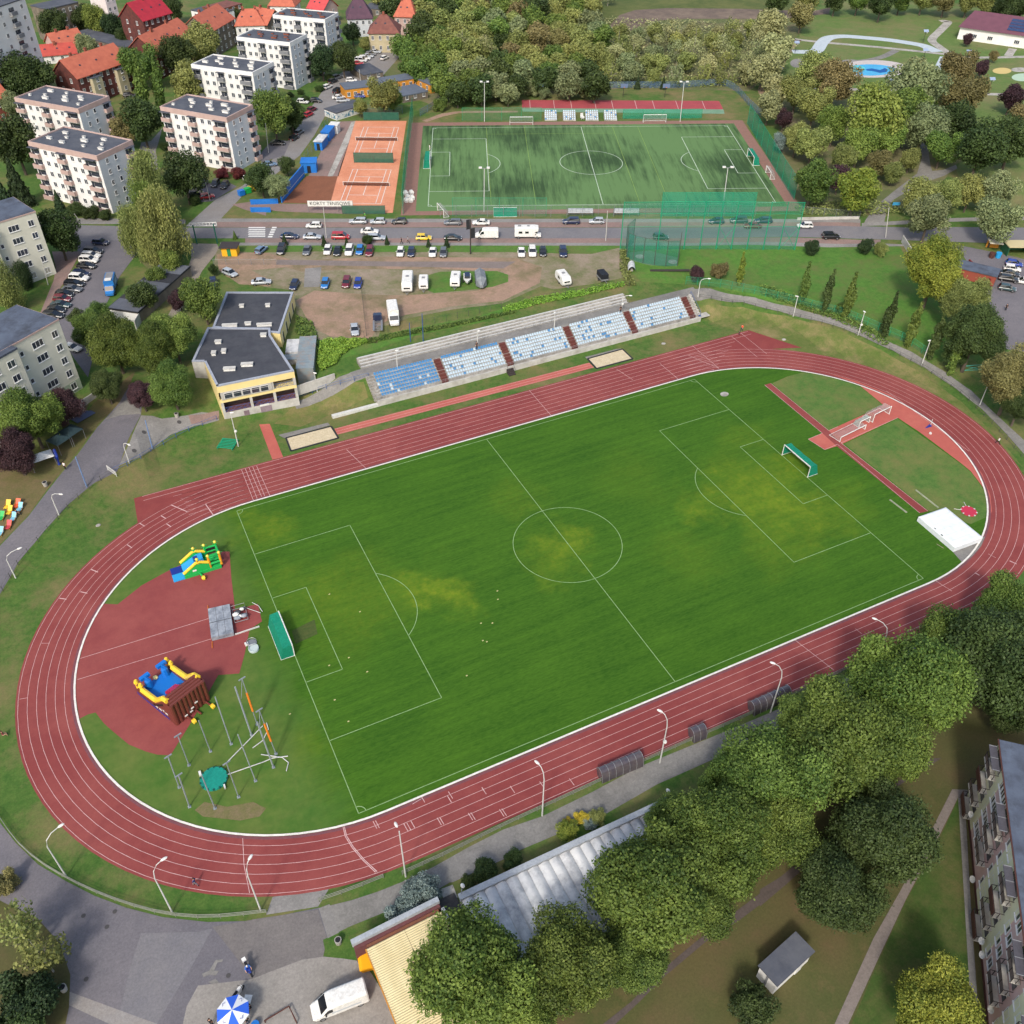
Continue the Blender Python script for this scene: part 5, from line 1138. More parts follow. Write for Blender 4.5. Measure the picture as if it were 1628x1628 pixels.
row([(428.4,263.6,'steel','sedan',15),(441.8,230,'black','sedan',0),(468,221.5,'black','hatch',70),(476,212.6,'grey','hatch',70),(491,184,'red','hatch',62),(496.5,176,'maroon','hatch',62),(481.8,164,'white','hatch',-10),(502.7,162,'black','hatch',-10),(521,140,'white','hatch',60),(529.8,131,'black','hatch',55),(536,125.2,'grey','suv',55),(507,118.6,'black','suv',-10),(554.3,111,'red','hatch',30),(569,102.6,'red','sedan',0),(574,98,'white','minivan',-8),(580,94.5,'white','estate',-8),(585,91,'silver','sedan',-8),(590,87.6,'grey','hatch',-8),(597,84,'silver','sedan',-8)],
 'up the side street from the corner','cars along the side street')
row([(537,147,'black','minivan',70),(539,157,'white','sedan',5),(545.5,161.5,'silver','estate',5),(571.6,155,'royal','hatch',0),(559,129.6,'white','hatch',5),(575,117,'white','sedan',5),(611.6,94,'white','hatch',60)],
 'in the nursery yard','cars by the nursery')
row([(1611,422,'royal','hatch',-20),(1608,430,'white','hatch',-20),(1604,438,'black','sedan',-20),(1602,446,'black','estate',-20),(1600,461,'teal','hatch',-20),(1626,450,'white','sedan',160)],
 'from top in the right-edge car park','cars in the east car park')
# vans, campers, trailers
def boxvan(name,px,py,ang,label,cat,col='white',L=5.6,Wd=2.0,H=2.4,kind='van',group=None):
 p =T(px,py); t =thing(name,(p.x,p.y,p.z +.04),label,cat,group,R(ang - 25.7)); w =Wd /2; h =L /2; P =cpaint(col)
 if kind == 'van':
  m =MB(); m.loft([sect(-h,w *.93,.35,H - .15,.2),sect(-h +.15,w,.3,H,.2),sect(h - 2.6,w,.3,H,.2),sect(h - 2.0,w *.99,.3,H - .1,.2),sect(h - 1.75,w *.98,.3,H - .22,.2),sect(h - .95,w *.98,.3,1.3,.16),sect(h - .3,w *.92,.3,1.05,.14),sect(h,w *.78,.38,.8,.1)]); m.obj('body',[P],t)
  m =MB(); m.loft([[(h - 1.1,-w *.8,1.3),(h - .93,-w *.8,1.33),(h - .93,w *.8,1.33),(h - 1.1,w *.8,1.3)],[(h - 1.85,-w *.74,H - .3),(h - 1.7,-w *.74,H - .22),(h - 1.7,w *.74,H - .22),(h - 1.85,w *.74,H - .3)]]); m.obj('windscreen',[CGL],t)
 elif kind == 'camper':
  m =MB(); m.loft([sect(-h,w *.95,.5,H - .05),sect(h - 1.6,w,.5,H)]); m.loft([sect(h - 1.6,w *.98,1.75,H),sect(h - .7,w *.9,1.95,H - .1)]); m.obj('body',[P],t)
  m =MB(); m.loft([sect(h - 1.59,w *.9,.35,1.7),sect(h - 1.0,w *.9,.35,1.25),sect(h,w *.8,.4,.95)]); m.obj('cab',[P],t)
  m =MB(); m.add([(h - 1.5,-w *.8,1.74),(h - .95,-w *.78,1.27),(h - .95,w *.78,1.27),(h - 1.5,w *.8,1.74)],[(0,1,2,3)]); m.obj('windscreen',[CGL],t)
  for x in (-h +1,-h +2.6):
   for s in (-1,1): m =MB(); m.box(x,x +.9,s *w - .02,s *w +.02,1.5,2.0); m.obj('window',[CGL],t)
  m =MB(); m.box(-h +.8,-h +1.6,-.3,.3,H,H +.12); m.box(-.2,.4,-.3,.3,H,H +.1); m.obj('roof_hatch',[GREYB],t)
 elif kind == 'caravan':
  m =MB(); r =[]
  for x,z0,z1 in ((-h,.9,H - .7),(-h +.15,.6,H - .3),(-h +.6,.45,H),(h - .7,.45,H),(h - .15,.6,H - .45),(h,.9,H - .9)): r.append(sect(x,w,z0,z1))
  m.loft(r); m.obj('body',[P],t)
  m =MB(); m.box(h - .06,h +.01,-w *.6,w *.6,1.25,1.6); m.obj('window',[CGL],t)
  for s in (-1,1): m =MB(); m.box(-.6,.6,s *w - .02,s *w +.02,1.3,1.85); m.obj('window',[CGL],t)
  m =MB(); m.tube([(h,0,.5),(h +1.1,0,.45)],.06,5); m.tube([(h - .2,.5,.5),(h +.9,0,.45)],.05,5); m.tube([(h - .2,-.5,.5),(h +.9,0,.45)],.05,5); m.obj('drawbar',[STEEL],t)
  m =MB(); m.box(-.35,.35,-.35,.35,H,H +.12); m.obj('roof_hatch',[GREYB],t)
 elif kind == 'box':
  m =MB(); m.loft([sect(-h,w,.7,H),sect(h - 2.1,w,.7,H)]); m.obj('cargo_box',[P],t)
  m =MB(); m.loft([sect(h - 2.08,w *.95,.35,2.0),sect(h - 1.5,w *.93,.35,1.95),sect(h - .85,w *.9,.35,1.15),sect(h,w *.8,.4,.9)]); m.obj('cab',[P],t)
  m =MB(); m.add([(h - 1.47,-w *.8,1.93),(h - .88,-w *.82,1.19),(h - .88,w *.82,1.19),(h - 1.47,w *.8,1.93)],[(0,1,2,3)]); m.obj('windscreen',[CGL],t)
 for x in ((-h +1,h - 1) if kind != 'caravan' else (-.1,)):
  for s in (-1,1): wheel(t,x,s *(w - .12),.34)
 if kind != 'caravan':
  for s in (-1,1):
   m =MB(); m.box(h - .16,h +.0,s *w *.6 - .16,s *w *.6 +.16,.62,.8); m.obj('headlight',[HLT],t)
   m =MB(); m.box(h - 1.5,h - 1.35,s *(w +.12) - .1,s *(w +.12) +.1,1.2,1.45); m.obj('mirror',[TYRE],t)
   if kind == 'van': m =MB(); m.add([(h - 2.2,s *(w +.01),1.35),(h - 1.15,s *(w +.01),1.3),(h - 1.7,s *(w - .0),H - .5),(h - 2.2,s *(w +.0),H - .48)],[(0,1,2,3) if s < 0 else (3,2,1,0)]); m.obj('side_window',[CGL],t)
   m =MB(); m.box(-h - .01,-h +.05,s *w *.85 - .08,s *w *.85 +.08,.8,1.2); m.obj('taillight',[TLT],t)
 return t
boxvan('delivery_van',774,378,180,'white panel van parked on the near kerb beside the black street pole','van',L=5.8,H=2.5)
boxvan('camper_van',839,377.5,0,'white camper van with small dark windows parked on the near kerb','camper',L=6.6,Wd=2.2,H=3.0,kind='camper')
t =boxvan('delivery_van',541,1597,201,'large white van parked beside the straw-yellow roof at the bottom','van',L=6.1,Wd=2.05,H=2.5)
m =MB(); m.box(-2.2,1.0,-1.045,-1.026,1.0,1.25,0); m.box(-2.2,1.0,1.026,1.045,1.0,1.25,0); m.obj('side_stripe',[mat('stripe_grey',(186,192,198))],t)
t =boxvan('box_van',178,462,-78,'bright blue high-roofed van standing in the west parking lot','van',col='blue',L=6.6,Wd=2.2,H=2.9,kind='box')
m =MB(); m.box(-3.1,.9,-.8,.8,2.92,2.95); m.box(.2,1.1,-.7,.7,2.96,3.2,1); m.obj('roof_panel',[GREYB,cpaint('white')],t)
for s in (-1,1): m =MB(); m.box(-2.2,-.4,s *1.12 - .01,s *1.12 +.01,1.3,2.2); m.obj('side_logo',[mat('logo_pale',(190,214,236))],t)
boxvan('box_truck',626,508,-80,'white box-bodied truck facing the stand on the grass edge','truck',L=6.8,Wd=2.3,H=3.0,kind='box')
GCV ='caravans parked in the lot'
boxvan('caravan',648.5,456,-88,'longest white caravan with a grey roof hatch, left of the others','caravan',L=7.2,Wd=2.4,H=2.6,kind='caravan',group=GCV)
boxvan('caravan',674,457,-88,'small white caravan second from the left in the lot','caravan',L=4.4,Wd=2.1,H=2.4,kind='caravan',group=GCV)
boxvan('caravan',724.5,452,-92,'white caravan parked left of the boat trailer','caravan',L=4.9,Wd=2.2,H=2.4,kind='caravan',group=GCV)
boxvan('caravan',895,450,-72,'white caravan standing alone on grass left of the black trailer','caravan',L=5.0,Wd=2.2,H=2.5,kind='caravan',group=GCV)
p =T(743,450); t =thing('boat_trailer',p,'white motorboat on a trailer between caravan and grey cover','boat',None,R(-88 - 25.7))
def hull(t,L,w,m_):
 m =MB(); m.loft([[(-L /2,-w,1.3),(-L /2,-w *.6,.5),(-L /2,w *.6,.5),(-L /2,w,1.3)],[(L *.15,-w,1.35),(L *.15,-w *.5,.5),(L *.15,w *.5,.5),(L *.15,w,1.35)],[(L /2,-.06,1.5),(L /2,-.03,1.1),(L /2,.03,1.1),(L /2,.06,1.5)]]); m.obj('hull',m_,t)
hull(t,4.6,.85,[cpaint('white')]); m =MB(); m.box(-2.2,-.2,-.6,.6,1.36,1.7); m.obj('cover',[cpaint('navy')],t); m =MB(); m.box(.1,.5,-.6,.6,1.4,1.9); m.obj('windscreen',[CGL],t); [wheel(t,-.3,s *.9,.3) for s in (-1,1)]
p =T(764.5,452); t =thing('covered_boat',p,'tall boat wrapped in grey tarpaulin, right of the motorboat','covered boat',None,R(-84 - 25.7))
m =MB(); m.loft([[(-3,-1.2,.4),(-3,-1.15,2.0),(-3,0,2.7),(-3,1.15,2.0),(-3,1.2,.4)],[(1.4,-1.25,.4),(1.4,-1.15,2.1),(1.4,0,2.9),(1.4,1.15,2.1),(1.4,1.25,.4)],[(3.1,-.3,.7),(3.1,-.25,1.2),(3.1,0,1.5),(3.1,.25,1.2),(3.1,.3,.7)]]); m.obj('tarpaulin',[mat('tarp_grey',(138,144,150),(116,122,128),.9,.7,coords='obj')],t); [wheel(t,-.5,s *1.2,.3) for s in (-1,1)]
p =T(601,519); t =thing('flatbed_truck',p,'small truck with a dark blue cab and bare ladder frame beside the white box truck','truck',None,R(96 - 25.7))
m =MB(); m.loft([sect(1.3,.95,.4,2.0),sect(2.6,.95,.4,1.9),sect(3.1,.9,.4,1.1)]); m.obj('cab',[cpaint('navy')],t)
m =MB()
for s in (-1,1): m.box(-3,1.25,s *.85 - .2,s *.85 +.2,.7,.85)
for k in range(7): m.box(-2.9 +k *.62,-2.78 +k *.62,-.64,.64,.7,.8)
m.obj('bed_frame',[STEEL],t); [wheel(t,x,s *.85,.33) for s in (-1,1) for x in (-1.8,2.3)]
p =T(957.5,445); t =thing('trailer',p,'small black covered trailer on the grass right of the lone caravan','trailer',None,R(-72 - 25.7))
m =MB(); m.box(-1.5,1.5,-.85,.85,.9,2.0); m.obj('cover',[mat('tarp_black',(38,42,50),(30,32,40),1,.7)],t); m =MB(); m.box(-1.52,1.52,-.87,.87,.5,.89); m.obj('tub',[STEEL],t); m =MB(); m.tube([(1.5,0,.55),(2.7,0,.5)],.06,5); m.obj('drawbar',[STEEL],t); [wheel(t,0,s *.98,.3) for s in (-1,1)]
# ================================================================= lamps and poles
WPOLE =mat('lamp_white',(206,206,202),None,rough=.5)
def fit(bot,z0,top,lo=2,hi=16):
 b =T(*bot) if z0 is None else G(*bot,z0); best =None
 for k in range(int(lo *4),int(hi *4) +1):
  z =b.z +k /4; q =G(*top,z); d =math.hypot(q.x - b.x,q.y - b.y)
  if best is None or d < best[0]: best =(d,z,q)
 return b,best[2],best[0]
def lamp(bot,top,label,group,second=False,lo=5,hi=10.5):
 b,q,d =fit(bot,None,top,lo,hi); H =q.z - b.z
 t =thing('street_lamp',b,label,'lamp post',group); v =Vector((q.x - b.x,q.y - b.y,0))
 if d > 3.2: v =v.normalized() *3.2
 m =MB(); hs =H if d < 1 else H *.78
 m.tube([(0,0,0),(0,0,hs)],[.11,.07],7); m.obj('pole',[WPOLE],t)
 u =v.normalized() if d > .05 else Vector((1,0,0))
 if d >= 1:
  m =MB(); m.tube([(0,0,hs),(*(v *.12)[:2],hs +(H - hs) *.55),(*(v *.45)[:2],hs +(H - hs) *.9),(*(v *.85)[:2],H)],[.07,.06,.055,.05],6); m.obj('arm',[WPOLE],t)
 a =math.atan2(u.y,u.x); m =MB(); m.sphere((0,0,0),.42,8,6,sc=(1,.45,.3)); o =m.obj('lamp_head',[WHITE],t,tuple(v +Vector((0,0,H)))); o.rotation_euler =(0,0,a)
 if second: m =MB(); m.sphere((0,0,0),.28,8,6); m.obj('junction_box',[WHITE],t,(.15,0,H *.45))
GL1 ='white curved lamps along the track'
L1 =[((105.8,1393.8),(96.7,1312.5)),((274,1450.5),(260.6,1365.4)),((414.8,1448),(398,1362.8)),((645,1393.8),(629.6,1311)),((862,1297),(853.7,1212)),((1049,1212.8),(1049,1130)),((1224.8,1132.8),(1228.6,1054)),((1389,1058),(1390.7,983.7))]
for i,(b,q) in enumerate(L1): lamp(b,q,f'curved white lamp post, {ORD[i]} from the left along the near side of the track',GL1,i == 5)
L2 =[((25,919),(31,871.7)),((94,819),(96.7,785.7)),((206,736.7),(205,707))]
for i,(b,q) in enumerate(L2): lamp(b,q,f'bent white lamp post, {ORD[i]} from the bottom along the west road','white lamps along the west road')
lamp((379,709.6),(368.4,656),'white lamp post on the grass in front of the clubhouse door',GL1,True,5,8)
L3 =[((504.5,623),(500.6,593)),((632,586),(631,557)),((759.4,555),(761,526)),((881,526),(882,497)),((988,495),(1002.5,470)),((1109.6,472),(1127.6,443))]
for i,(b,q) in enumerate(L3): lamp(b,q,f'white lamp post, {ORD[i]} from the left on the walk behind the blue seats','lamps on the stand walk',i == 4,4,8)
L4 =[((1261,503),(1267,471)),((1364,533),(1374.4,495.5)),((1464.7,582),(1477.6,541.4)),((1557.6,643.8),(1575,593))]
for i,(b,q) in enumerate(L4): lamp(b,q,f'white lamp post, {ORD[i]} from the left along the bank path at the right','lamps along the bank path',i == 1,5,9)
def pole(name,bot,top,label,cat,m_,r=.07,group=None,lo=2,hi=14,head=None):
 b,q,d =fit(bot,None,top,lo,hi); t =thing(name,b,label,cat,group)
 m =MB(); m.tube([(0,0,0),(q.x - b.x,q.y - b.y,q.z - b.z)],[r,r *.8],6); m.obj('post',[m_],t); return t,b,q
for i,(b,q) in enumerate((((770.2,193.5),(770.2,131)),((1081.2,193.5),(1087.6,131)),((1148.3,337),(1157.3,267)),((769.5,337),(770,268)))):
 t,bb,qq =pole('floodlight_mast',b,q,'floodlight mast, ' +('far left','far right','near right','near left')[i] +' one of the four at the artificial pitch','floodlight',WPOLE,.12,'floodlight masts of the artificial pitch')
 h =qq - bb
 m =MB(); m.box(-1.4,1.4,-.06,.06,0,.12); m.obj('crossbar',[STEEL],t,tuple(h)).rotation_euler =(0,0,R(-25))
 for s in (-1,1): m =MB(); m.box(-.4,.4,-.3,.3,-.1,.2); m.obj('floodlight_head',[WHITE],t,tuple(h +Vector((s *.9,-s *.45,.2)))).rotation_euler =(0,0,R(-25))
t,bb,qq =pole('utility_pole',(748,404),(748,349),'dark street pole with flags beside the white panel van','pole',DARKM,.16); m =MB(); m.box(0,1.3,-.04,.04,4,6.5); m.obj('flag',[RUB],t); m =MB(); m.box(-.9,0,-.04,.04,6.4,8.8); m.obj('flag',[RUB],t)
for i,(b,q) in enumerate((((963,383),(966,335)),((1408,378),(1413.5,330)),((519,379),(514,330)),((528,114),(523,84)),((575,145),(571,110)),((427,243),(422,196)),((334,319),(325,283)),((76.6,453),(66,412)),((126,350),(118,340)))):
 pole('utility_pole',b,q,'slim grey pole ' +('by the near kerb right of the parked cars','on the street at the mouth of the park path','behind the tennis banner by the street','by the hedge up the side street','in front of the nursery','beside the street-side tree by the white block','by the small parking bay','on the lawn between the cream blocks','at the bend left of the willow')[i],'pole',CONCW,.1)
for i,(b,q) in enumerate(((Q(10,940,1215),Q(10,895,1040)),(Q(10,535,1450),Q(10,465,1265)))):
 pole('flagpole',b,q,('thin blue pole at the edge of the light paving','pale blue pole on the asphalt of the west road')[i],'pole',mat('pole_blue',(112,136,176)),.13)
for i,(b,q) in enumerate(((Q(11,980,555),Q(11,972,440)),(Q(11,1058,555),Q(11,1050,382)))):
 pole('post',b,q,('shorter','taller')[i] +' of two blue posts behind the white terrace','post',BLUE_D,.09)
# solar lamps of the park
for i,(x,y,y2) in enumerate(((228,262,325),(125,418,490),(800,490,560),(1018,190,262),(1020,340,360),(1285,312,372),(1422,485,560))):
 b,q,d =fit(Q(3,x - 12,y2),None,Q(3,x,y),3,8); t =thing('solar_lamp',b,'solar-panel lamp post, ' +['at the left end of the white strip','beside the dirt track','in front of the splash pool','at the far bend of the white strip','between pool and ramp','by the plum-roofed hall','near the purple tree by the play area'][i],'lamp post','solar lamps of the park')
 m =MB(); m.tube([(0,0,0),(0,0,q.z - b.z)],.09,6); m.obj('pole',[DARKM],t); m =MB(); m.box(-1.0,1.0,-.6,.6,0,.08); o =m.obj('solar_panel',[mat('solar_pale',(150,166,192),None,rough=.3)],t,(0,0,q.z - b.z)); o.rotation_euler =(R(35),0,R(-20))
 m =MB(); m.sphere((0,0,0),.25,6,5); m.obj('lamp_head',[WHITE],t,(.4,-.3,q.z - b.z - .6))
# ================================================================= fences, nets, walls
NETM =mat('net_green',(20,142,112),(28,156,124),3,.8,alpha=.55)
NETL =mat('net_light',(70,150,120),None,alpha=.16)
NETD =mat('windscreen_green',(40,92,76),(52,104,86),1,.9,alpha=.9)
GPOST =mat('post_green',(30,150,110),None,rough=.5)
FDK =mat('fence_dark',(74,78,72),(92,92,84),2,.8)
def fence(px,h,label,pm=FDK,rails=(.5,1.0),step=2.6,r=.035,net=None,group=None,cat='fence',name='fence',pr=.05,world=False,netname='net'):
 P =[Vector((*q,hz(*q))) for q in px] if world else [T(*q) for q in smoothpx(px,3) if True] if len(px) > 2 else [T(*q) for q in px]
 D =[0]
 for a,b in zip(P,P[1:]): D.append(D[-1] +(b - a).length)
 n =max(2,int(D[-1] /step) +1); n =min(n,99); S =[]
 for i in range(n):
  s =D[-1] *i /(n - 1); k =min(bisect.bisect_right(D,s) - 1,len(P) - 2); f =(s - D[k]) /max(1e-6,D[k +1] - D[k]); v =P[k].lerp(P[k +1],f); v.z =hz(v.x,v.y); S.append(v)
 o =S[0]; t =thing(name,o,label,cat,group); S =[s - o for s in S]
 pmesh =None
 for s in S:
  if pmesh is None: m =MB(); m.tube([(0,0,-.1),(0,0,h)],pr,5); pmesh =m.mesh('post',[pm])
  link('post',pmesh,t,s)
 m =MB()
 for z in rails: m.tube([s +Vector((0,0,z)) for s in S],r,4)
 m.obj('rail',[pm],t)
 if net:
  m =MB()
  for a,b in zip(S,S[1:]): m.quad(a +Vector((0,0,.05)),b +Vector((0,0,.05)),b +Vector((0,0,h - .03)),a +Vector((0,0,h - .03)))
  m.obj(netname,[net],t)
 return t
PIPE =mat('pipe_weathered',(112,122,104),(138,138,128),3,.7)
fence([(-20,1285),(0,1300),(25,1336),(60,1369),(105,1397),(150,1419),(200,1438),(258,1454),(330,1461),(424,1452)],1.0,'weathered pipe railing curving round the asphalt yard',PIPE,(.35,.65,.98),r=.05,group='pipe railings round the track')
fence([(508,1434),(560,1416),(610,1396)],1.0,'short pipe railing left of the lamp by the blue spruces',PIPE,(.35,.65,.98),r=.05,group='pipe railings round the track')
fence([(640,1391),(700,1364),(745,1342),(800,1315),(862,1286),(940,1250),(1019,1214),(1100,1178),(1180,1143),(1250,1111),(1330,1073),(1400,1038)],1.0,'long green-grey pipe railing along the near straight of the track',PIPE,(.35,.65,.98),r=.05,group='pipe railings round the track')
fence([(-10,960),(5,940),(25,905),(45,880),(75,846),(111,806),(150,772),(180,752)],1.1,'sagging mesh fence along the west road',FDK,(.5,1.05),r=.02,group='fences of the west bank')
fence([(180,752),(215,735),(250,714),(300,686),(345,668)],1.1,'blue railing along the paving left of the clubhouse',BLUE_D,(.5,1.05),r=.03,group='fences of the west bank')
fence([(475,634),(520,618),(560,607),(586,600)],1.1,'blue railing along the ramp between clubhouse and stand',BLUE_D,(.5,1.05),r=.03)
fence([(1112,474),(1180,484),(1240,499),(1300,513),(1370,538),(1420,561),(1470,588),(1520,622),(1570,668),(1600,700),(1635,740)],1.0,'low dark railing on the track side of the bank path',FDK,(.5,.98),r=.03,group='fences of the bank path')
fence([(1090,452),(1150,458),(1210,470),(1275,486),(1340,503),(1400,528),(1440,545),(1480,572)],2.0,'green mesh fence between bank path and lawn',GPOST,(1.0,1.98),r=.02,net=NETL,group='fences of the bank path',pr=.04)
fence([(560,540),(620,528),(700,512),(800,490),(900,470),(1000,456)],1.5,'dark wire fence in the weeds behind the white terrace',FDK,(1.4,),r=.015,pr=.04)
fence([(575,462),(583,535)],1.5,'thin mesh fence across the brown dirt of the lot',FDK,(1.4,),r=.02,net=mat('mesh_grey',(120,124,118),None,alpha=.2))
fence([(340,421),(400,421),(440,421)],1.5,'grey mesh fence beside the gate path',STEEL,(1.4,),r=.02,net=MATS['mesh_grey'])
t =fence([(186,768 - 10),(172,748)],1.2,'light bar gate in the fence by the west road',WPOLE,(.3,.6,.9,1.15),r=.04,cat='gate',name='gate')
# nets and high fences
fence([(657,186),(650,240),(645,290),(641,341)],6,'tall green netting between tennis courts and artificial pitch',GPOST,(5.95,),net=NETM,step=6,group='green netting fences')
fence([(1188,197),(1213,238),(1238,280),(1262,318)],6,'tall green netting beyond the right end of the artificial pitch',GPOST,(5.95,),net=NETM,step=6,group='green netting fences')
fence([(735,192),(790,192),(860,191)],4,'pale green netting on the far side left of the small blue stands',GPOST,(3.95,),net=NETL,step=6,group='green netting fences')
fence([(990,189),(1050,189),(1115,188)],3,'darker green netting between small stands and far right mast',GPOST,(2.95,),net=NETM,step=6,group='green netting fences')
fence([(700,345),(800,345),(900,345),(1000,345),(1100,345),(1200,345)],3.2,'grey mesh fence between the artificial pitch and the street',STEEL,(1.6,3.15),net=mat('mesh_faint',(130,150,134),None,alpha=.12),step=4,r=.02,group='mesh fences by the street')
fence([(1272,339),(1300,342),(1340,345),(1366,347)],2,'grey mesh fence below the round bright green tree',STEEL,(1.9,),net=MATS['mesh_faint'],step=3,r=.02)
fence([(720,344),(775,344),(868,344)],5,'green practice netting behind the near touchline',GPOST,(4.95,),net=NETL,step=6,group='green netting fences')
fence([(1050,344),(1120,344),(1197,344)],6.5,'broad green netting behind the street right of the dugouts',GPOST,(6.4,),net=NETM,step=6,group='green netting fences')
fence([(943,141),(1000,140),(1080,140),(1155,137),(1190,168),(1210,186)],2.2,'blue-grey mesh fence round the far corner above the small red court',mat('fence_bluegrey',(92,116,136)),(1.1,2.15),net=mat('mesh_blue',(92,122,150),None,alpha=.4),step=4,r=.03)
fence([(668,185),(690,172),(712,158)],2.2,'blue mesh fence running up to the shrubs',MATS['fence_bluegrey'],(1.1,2.15),net=MATS['mesh_blue'],step=4)
fence([(485,258),(505,228),(522,196),(530,182),(560,178),(640,180)],2.5,'mesh fence along the verge left of the tennis courts',MATS['fence_bluegrey'],(1.2,2.4),net=MATS['mesh_faint'],step=4,r=.02)
for i,(a,b,h,lab) in enumerate(((Q(1,690,742),Q(1,910,742),2.6,'at the far end of the tennis courts'),(Q(1,632,1003),Q(1,875,1005),3,'between the two tennis courts'),(Q(1,560,1320),Q(1,825,1320),2.4,'at the street end of the tennis courts'))):
 fence([a,b],h,'dark green windbreak ' +lab,FDK,(.2,h - .05),net=NETD,step=5,group='windbreaks of the tennis courts',cat='windbreak',name='windbreak')
# big ball-stop frame by the street
gp =[(986,397.5),(1012,397.5),(1045,397),(1087,396.5),(1112,396.5),(1138,396.5),(1162,396.5),(1187,396.8),(1213,397.3),(1238,396.6),(1263,397.5)]
P =[T(*q) for q in gp]; o0 =P[0]; t =thing('ball_stop_frame',o0,'tall green steel frame with netting over the street side of the lawn','net frame')
for i,p in enumerate(P):
 if i == 1: continue
 m =MB(); m.tube([(0,0,0),(0,0,12.2)],[.13,.09],6); m.obj('post',[GPOST],t,tuple(p - o0))
m =MB()
for z in (6,9.2,12.1): m.tube([(p - o0) +Vector((0,0,z)) for p in P],.06 if z > 12 else .04,4)
for k in (5,9): a,b =P[k] - o0,P[k +1] - o0; m.tube([a +Vector((0,0,.2)),b +Vector((0,0,6))],.05,4); m.tube([b +Vector((0,0,.2)),a +Vector((0,0,6))],.05,4)
m.obj('brace',[GPOST],t)
m =MB()
for a,b in zip(P,P[1:]): m.quad(a - o0 +Vector((0,0,.1)),b - o0 +Vector((0,0,.1)),b - o0 +Vector((0,0,12.1)),a - o0 +Vector((0,0,12.1)))
m.obj('net',[mat('net_thin',(40,160,126),None,alpha=.2)],t)
m =MB()
for a,b in zip(P,P[1:]): m.quad(a - o0 +Vector((0,0,9.2)),b - o0 +Vector((0,0,9.2)),b - o0 +Vector((0,0,12)),a - o0 +Vector((0,0,12)))
m.obj('net_band',[mat('net_band',(20,140,110),None,alpha=.35)],t)
m =MB()
for a,b in zip(P,P[1:]): m.quad(a - o0 +Vector((0,-.05,.1)),b - o0 +Vector((0,-.05,.1)),b - o0 +Vector((0,-.05,1.5)),a - o0 +Vector((0,-.05,1.5)))
m.obj('net_skirt',[NETL],t)
# hammer cage
cg =[Q(2,1080,1590),Q(12,1072,88),Q(12,1000,92),Q(12,930,84),Q(12,860,72),Q(12,800,55),Q(2,760,1590),Q(2,755,1540),Q(2,800,1500)]
P =[T(*q) for q in cg]; o0 =P[0]; t =thing('throwing_cage',o0,'green-netted throwing cage on the lawn below the street','throwing cage')
for p in P: m =MB(); m.tube([(0,0,0),(0,0,6.5)],.08,6); m.obj('post',[FDK],t,tuple(p - o0))
m =MB()
for a,b in zip(P,P[1:]): m.quad(a - o0,b - o0,b - o0 +Vector((0,0,6.4)),a - o0 +Vector((0,0,6.4)))
m.obj('net',[mat('net_cage',(26,128,110),None,alpha=.42)],t); m =MB(); m.tube([p - o0 +Vector((0,0,6.4)) for p in P],.05,4); m.obj('rail',[FDK],t)
for i,(x,y) in enumerate((Q(2,842,1582),Q(12,1045,64))):
 p =T(x,y); m =MB(); m.prism([(1.1 *math.cos(k *.314),1.1 *math.sin(k *.314)) for k in range(20)],0,.08); tag(m.obj('throwing_circle',[CONC],None,(p.x,p.y,p.z +.02)),('left','right')[i] +' pale concrete throwing circle inside the green cage','throwing circle','throwing circles')
# walls
def wall(a,b,h,th,label,m_,cat='wall',name='wall',stripe=None):
 A,B =T(*a),T(*b); d =B - A; t =thing(name,A,label,cat,rz=math.atan2(d.y,d.x)); L =Vector((d.x,d.y)).length
 m =MB(); m.box(0,L,0,th,-.5,h); m.obj('panel',[m_],t)
 if stripe: m =MB(); m.box(.2,L - .2,-.03,-.004,1.0,1.12); m.obj('stripe',[WHITE],t)
 return t
wall(Q(1,190,1250),Q(1,328,1085),3.2,.3,'long blue practice wall of the tennis club',BLUE,stripe=1)
wall(Q(1,-5,1262),Q(1,165,1256),1.4,.15,'upper low blue board wall left of the practice court',BLUE); wall(Q(1,-5,1308),Q(1,120,1308),1.3,.15,'lower low blue board wall near the pavement',BLUE)
wall(Q(10,845,485),Q(10,1065,95),2.2,.2,'long grey concrete slab wall beside the gate path',CONCW)
wall(Q(10,480,985),Q(10,600,895),1.6,.2,'grey concrete slab wall left of the dense tree',CONCW)
wall(Q(3,870,1490),Q(3,960,1640),1.8,.2,'concrete slab wall at the right end of the lawn',CONCW); wall(Q(3,230,1358),Q(3,610,1350),.7,.25,'low pale wall along the pavement below the park trees',CONCW)
wall(Q(13,1275,85),Q(13,1400,225),1.6,.3,'low dark red wall at the edge of the east car park',mat('wall_redpaint',(130,50,46),(112,46,42),1,.8))
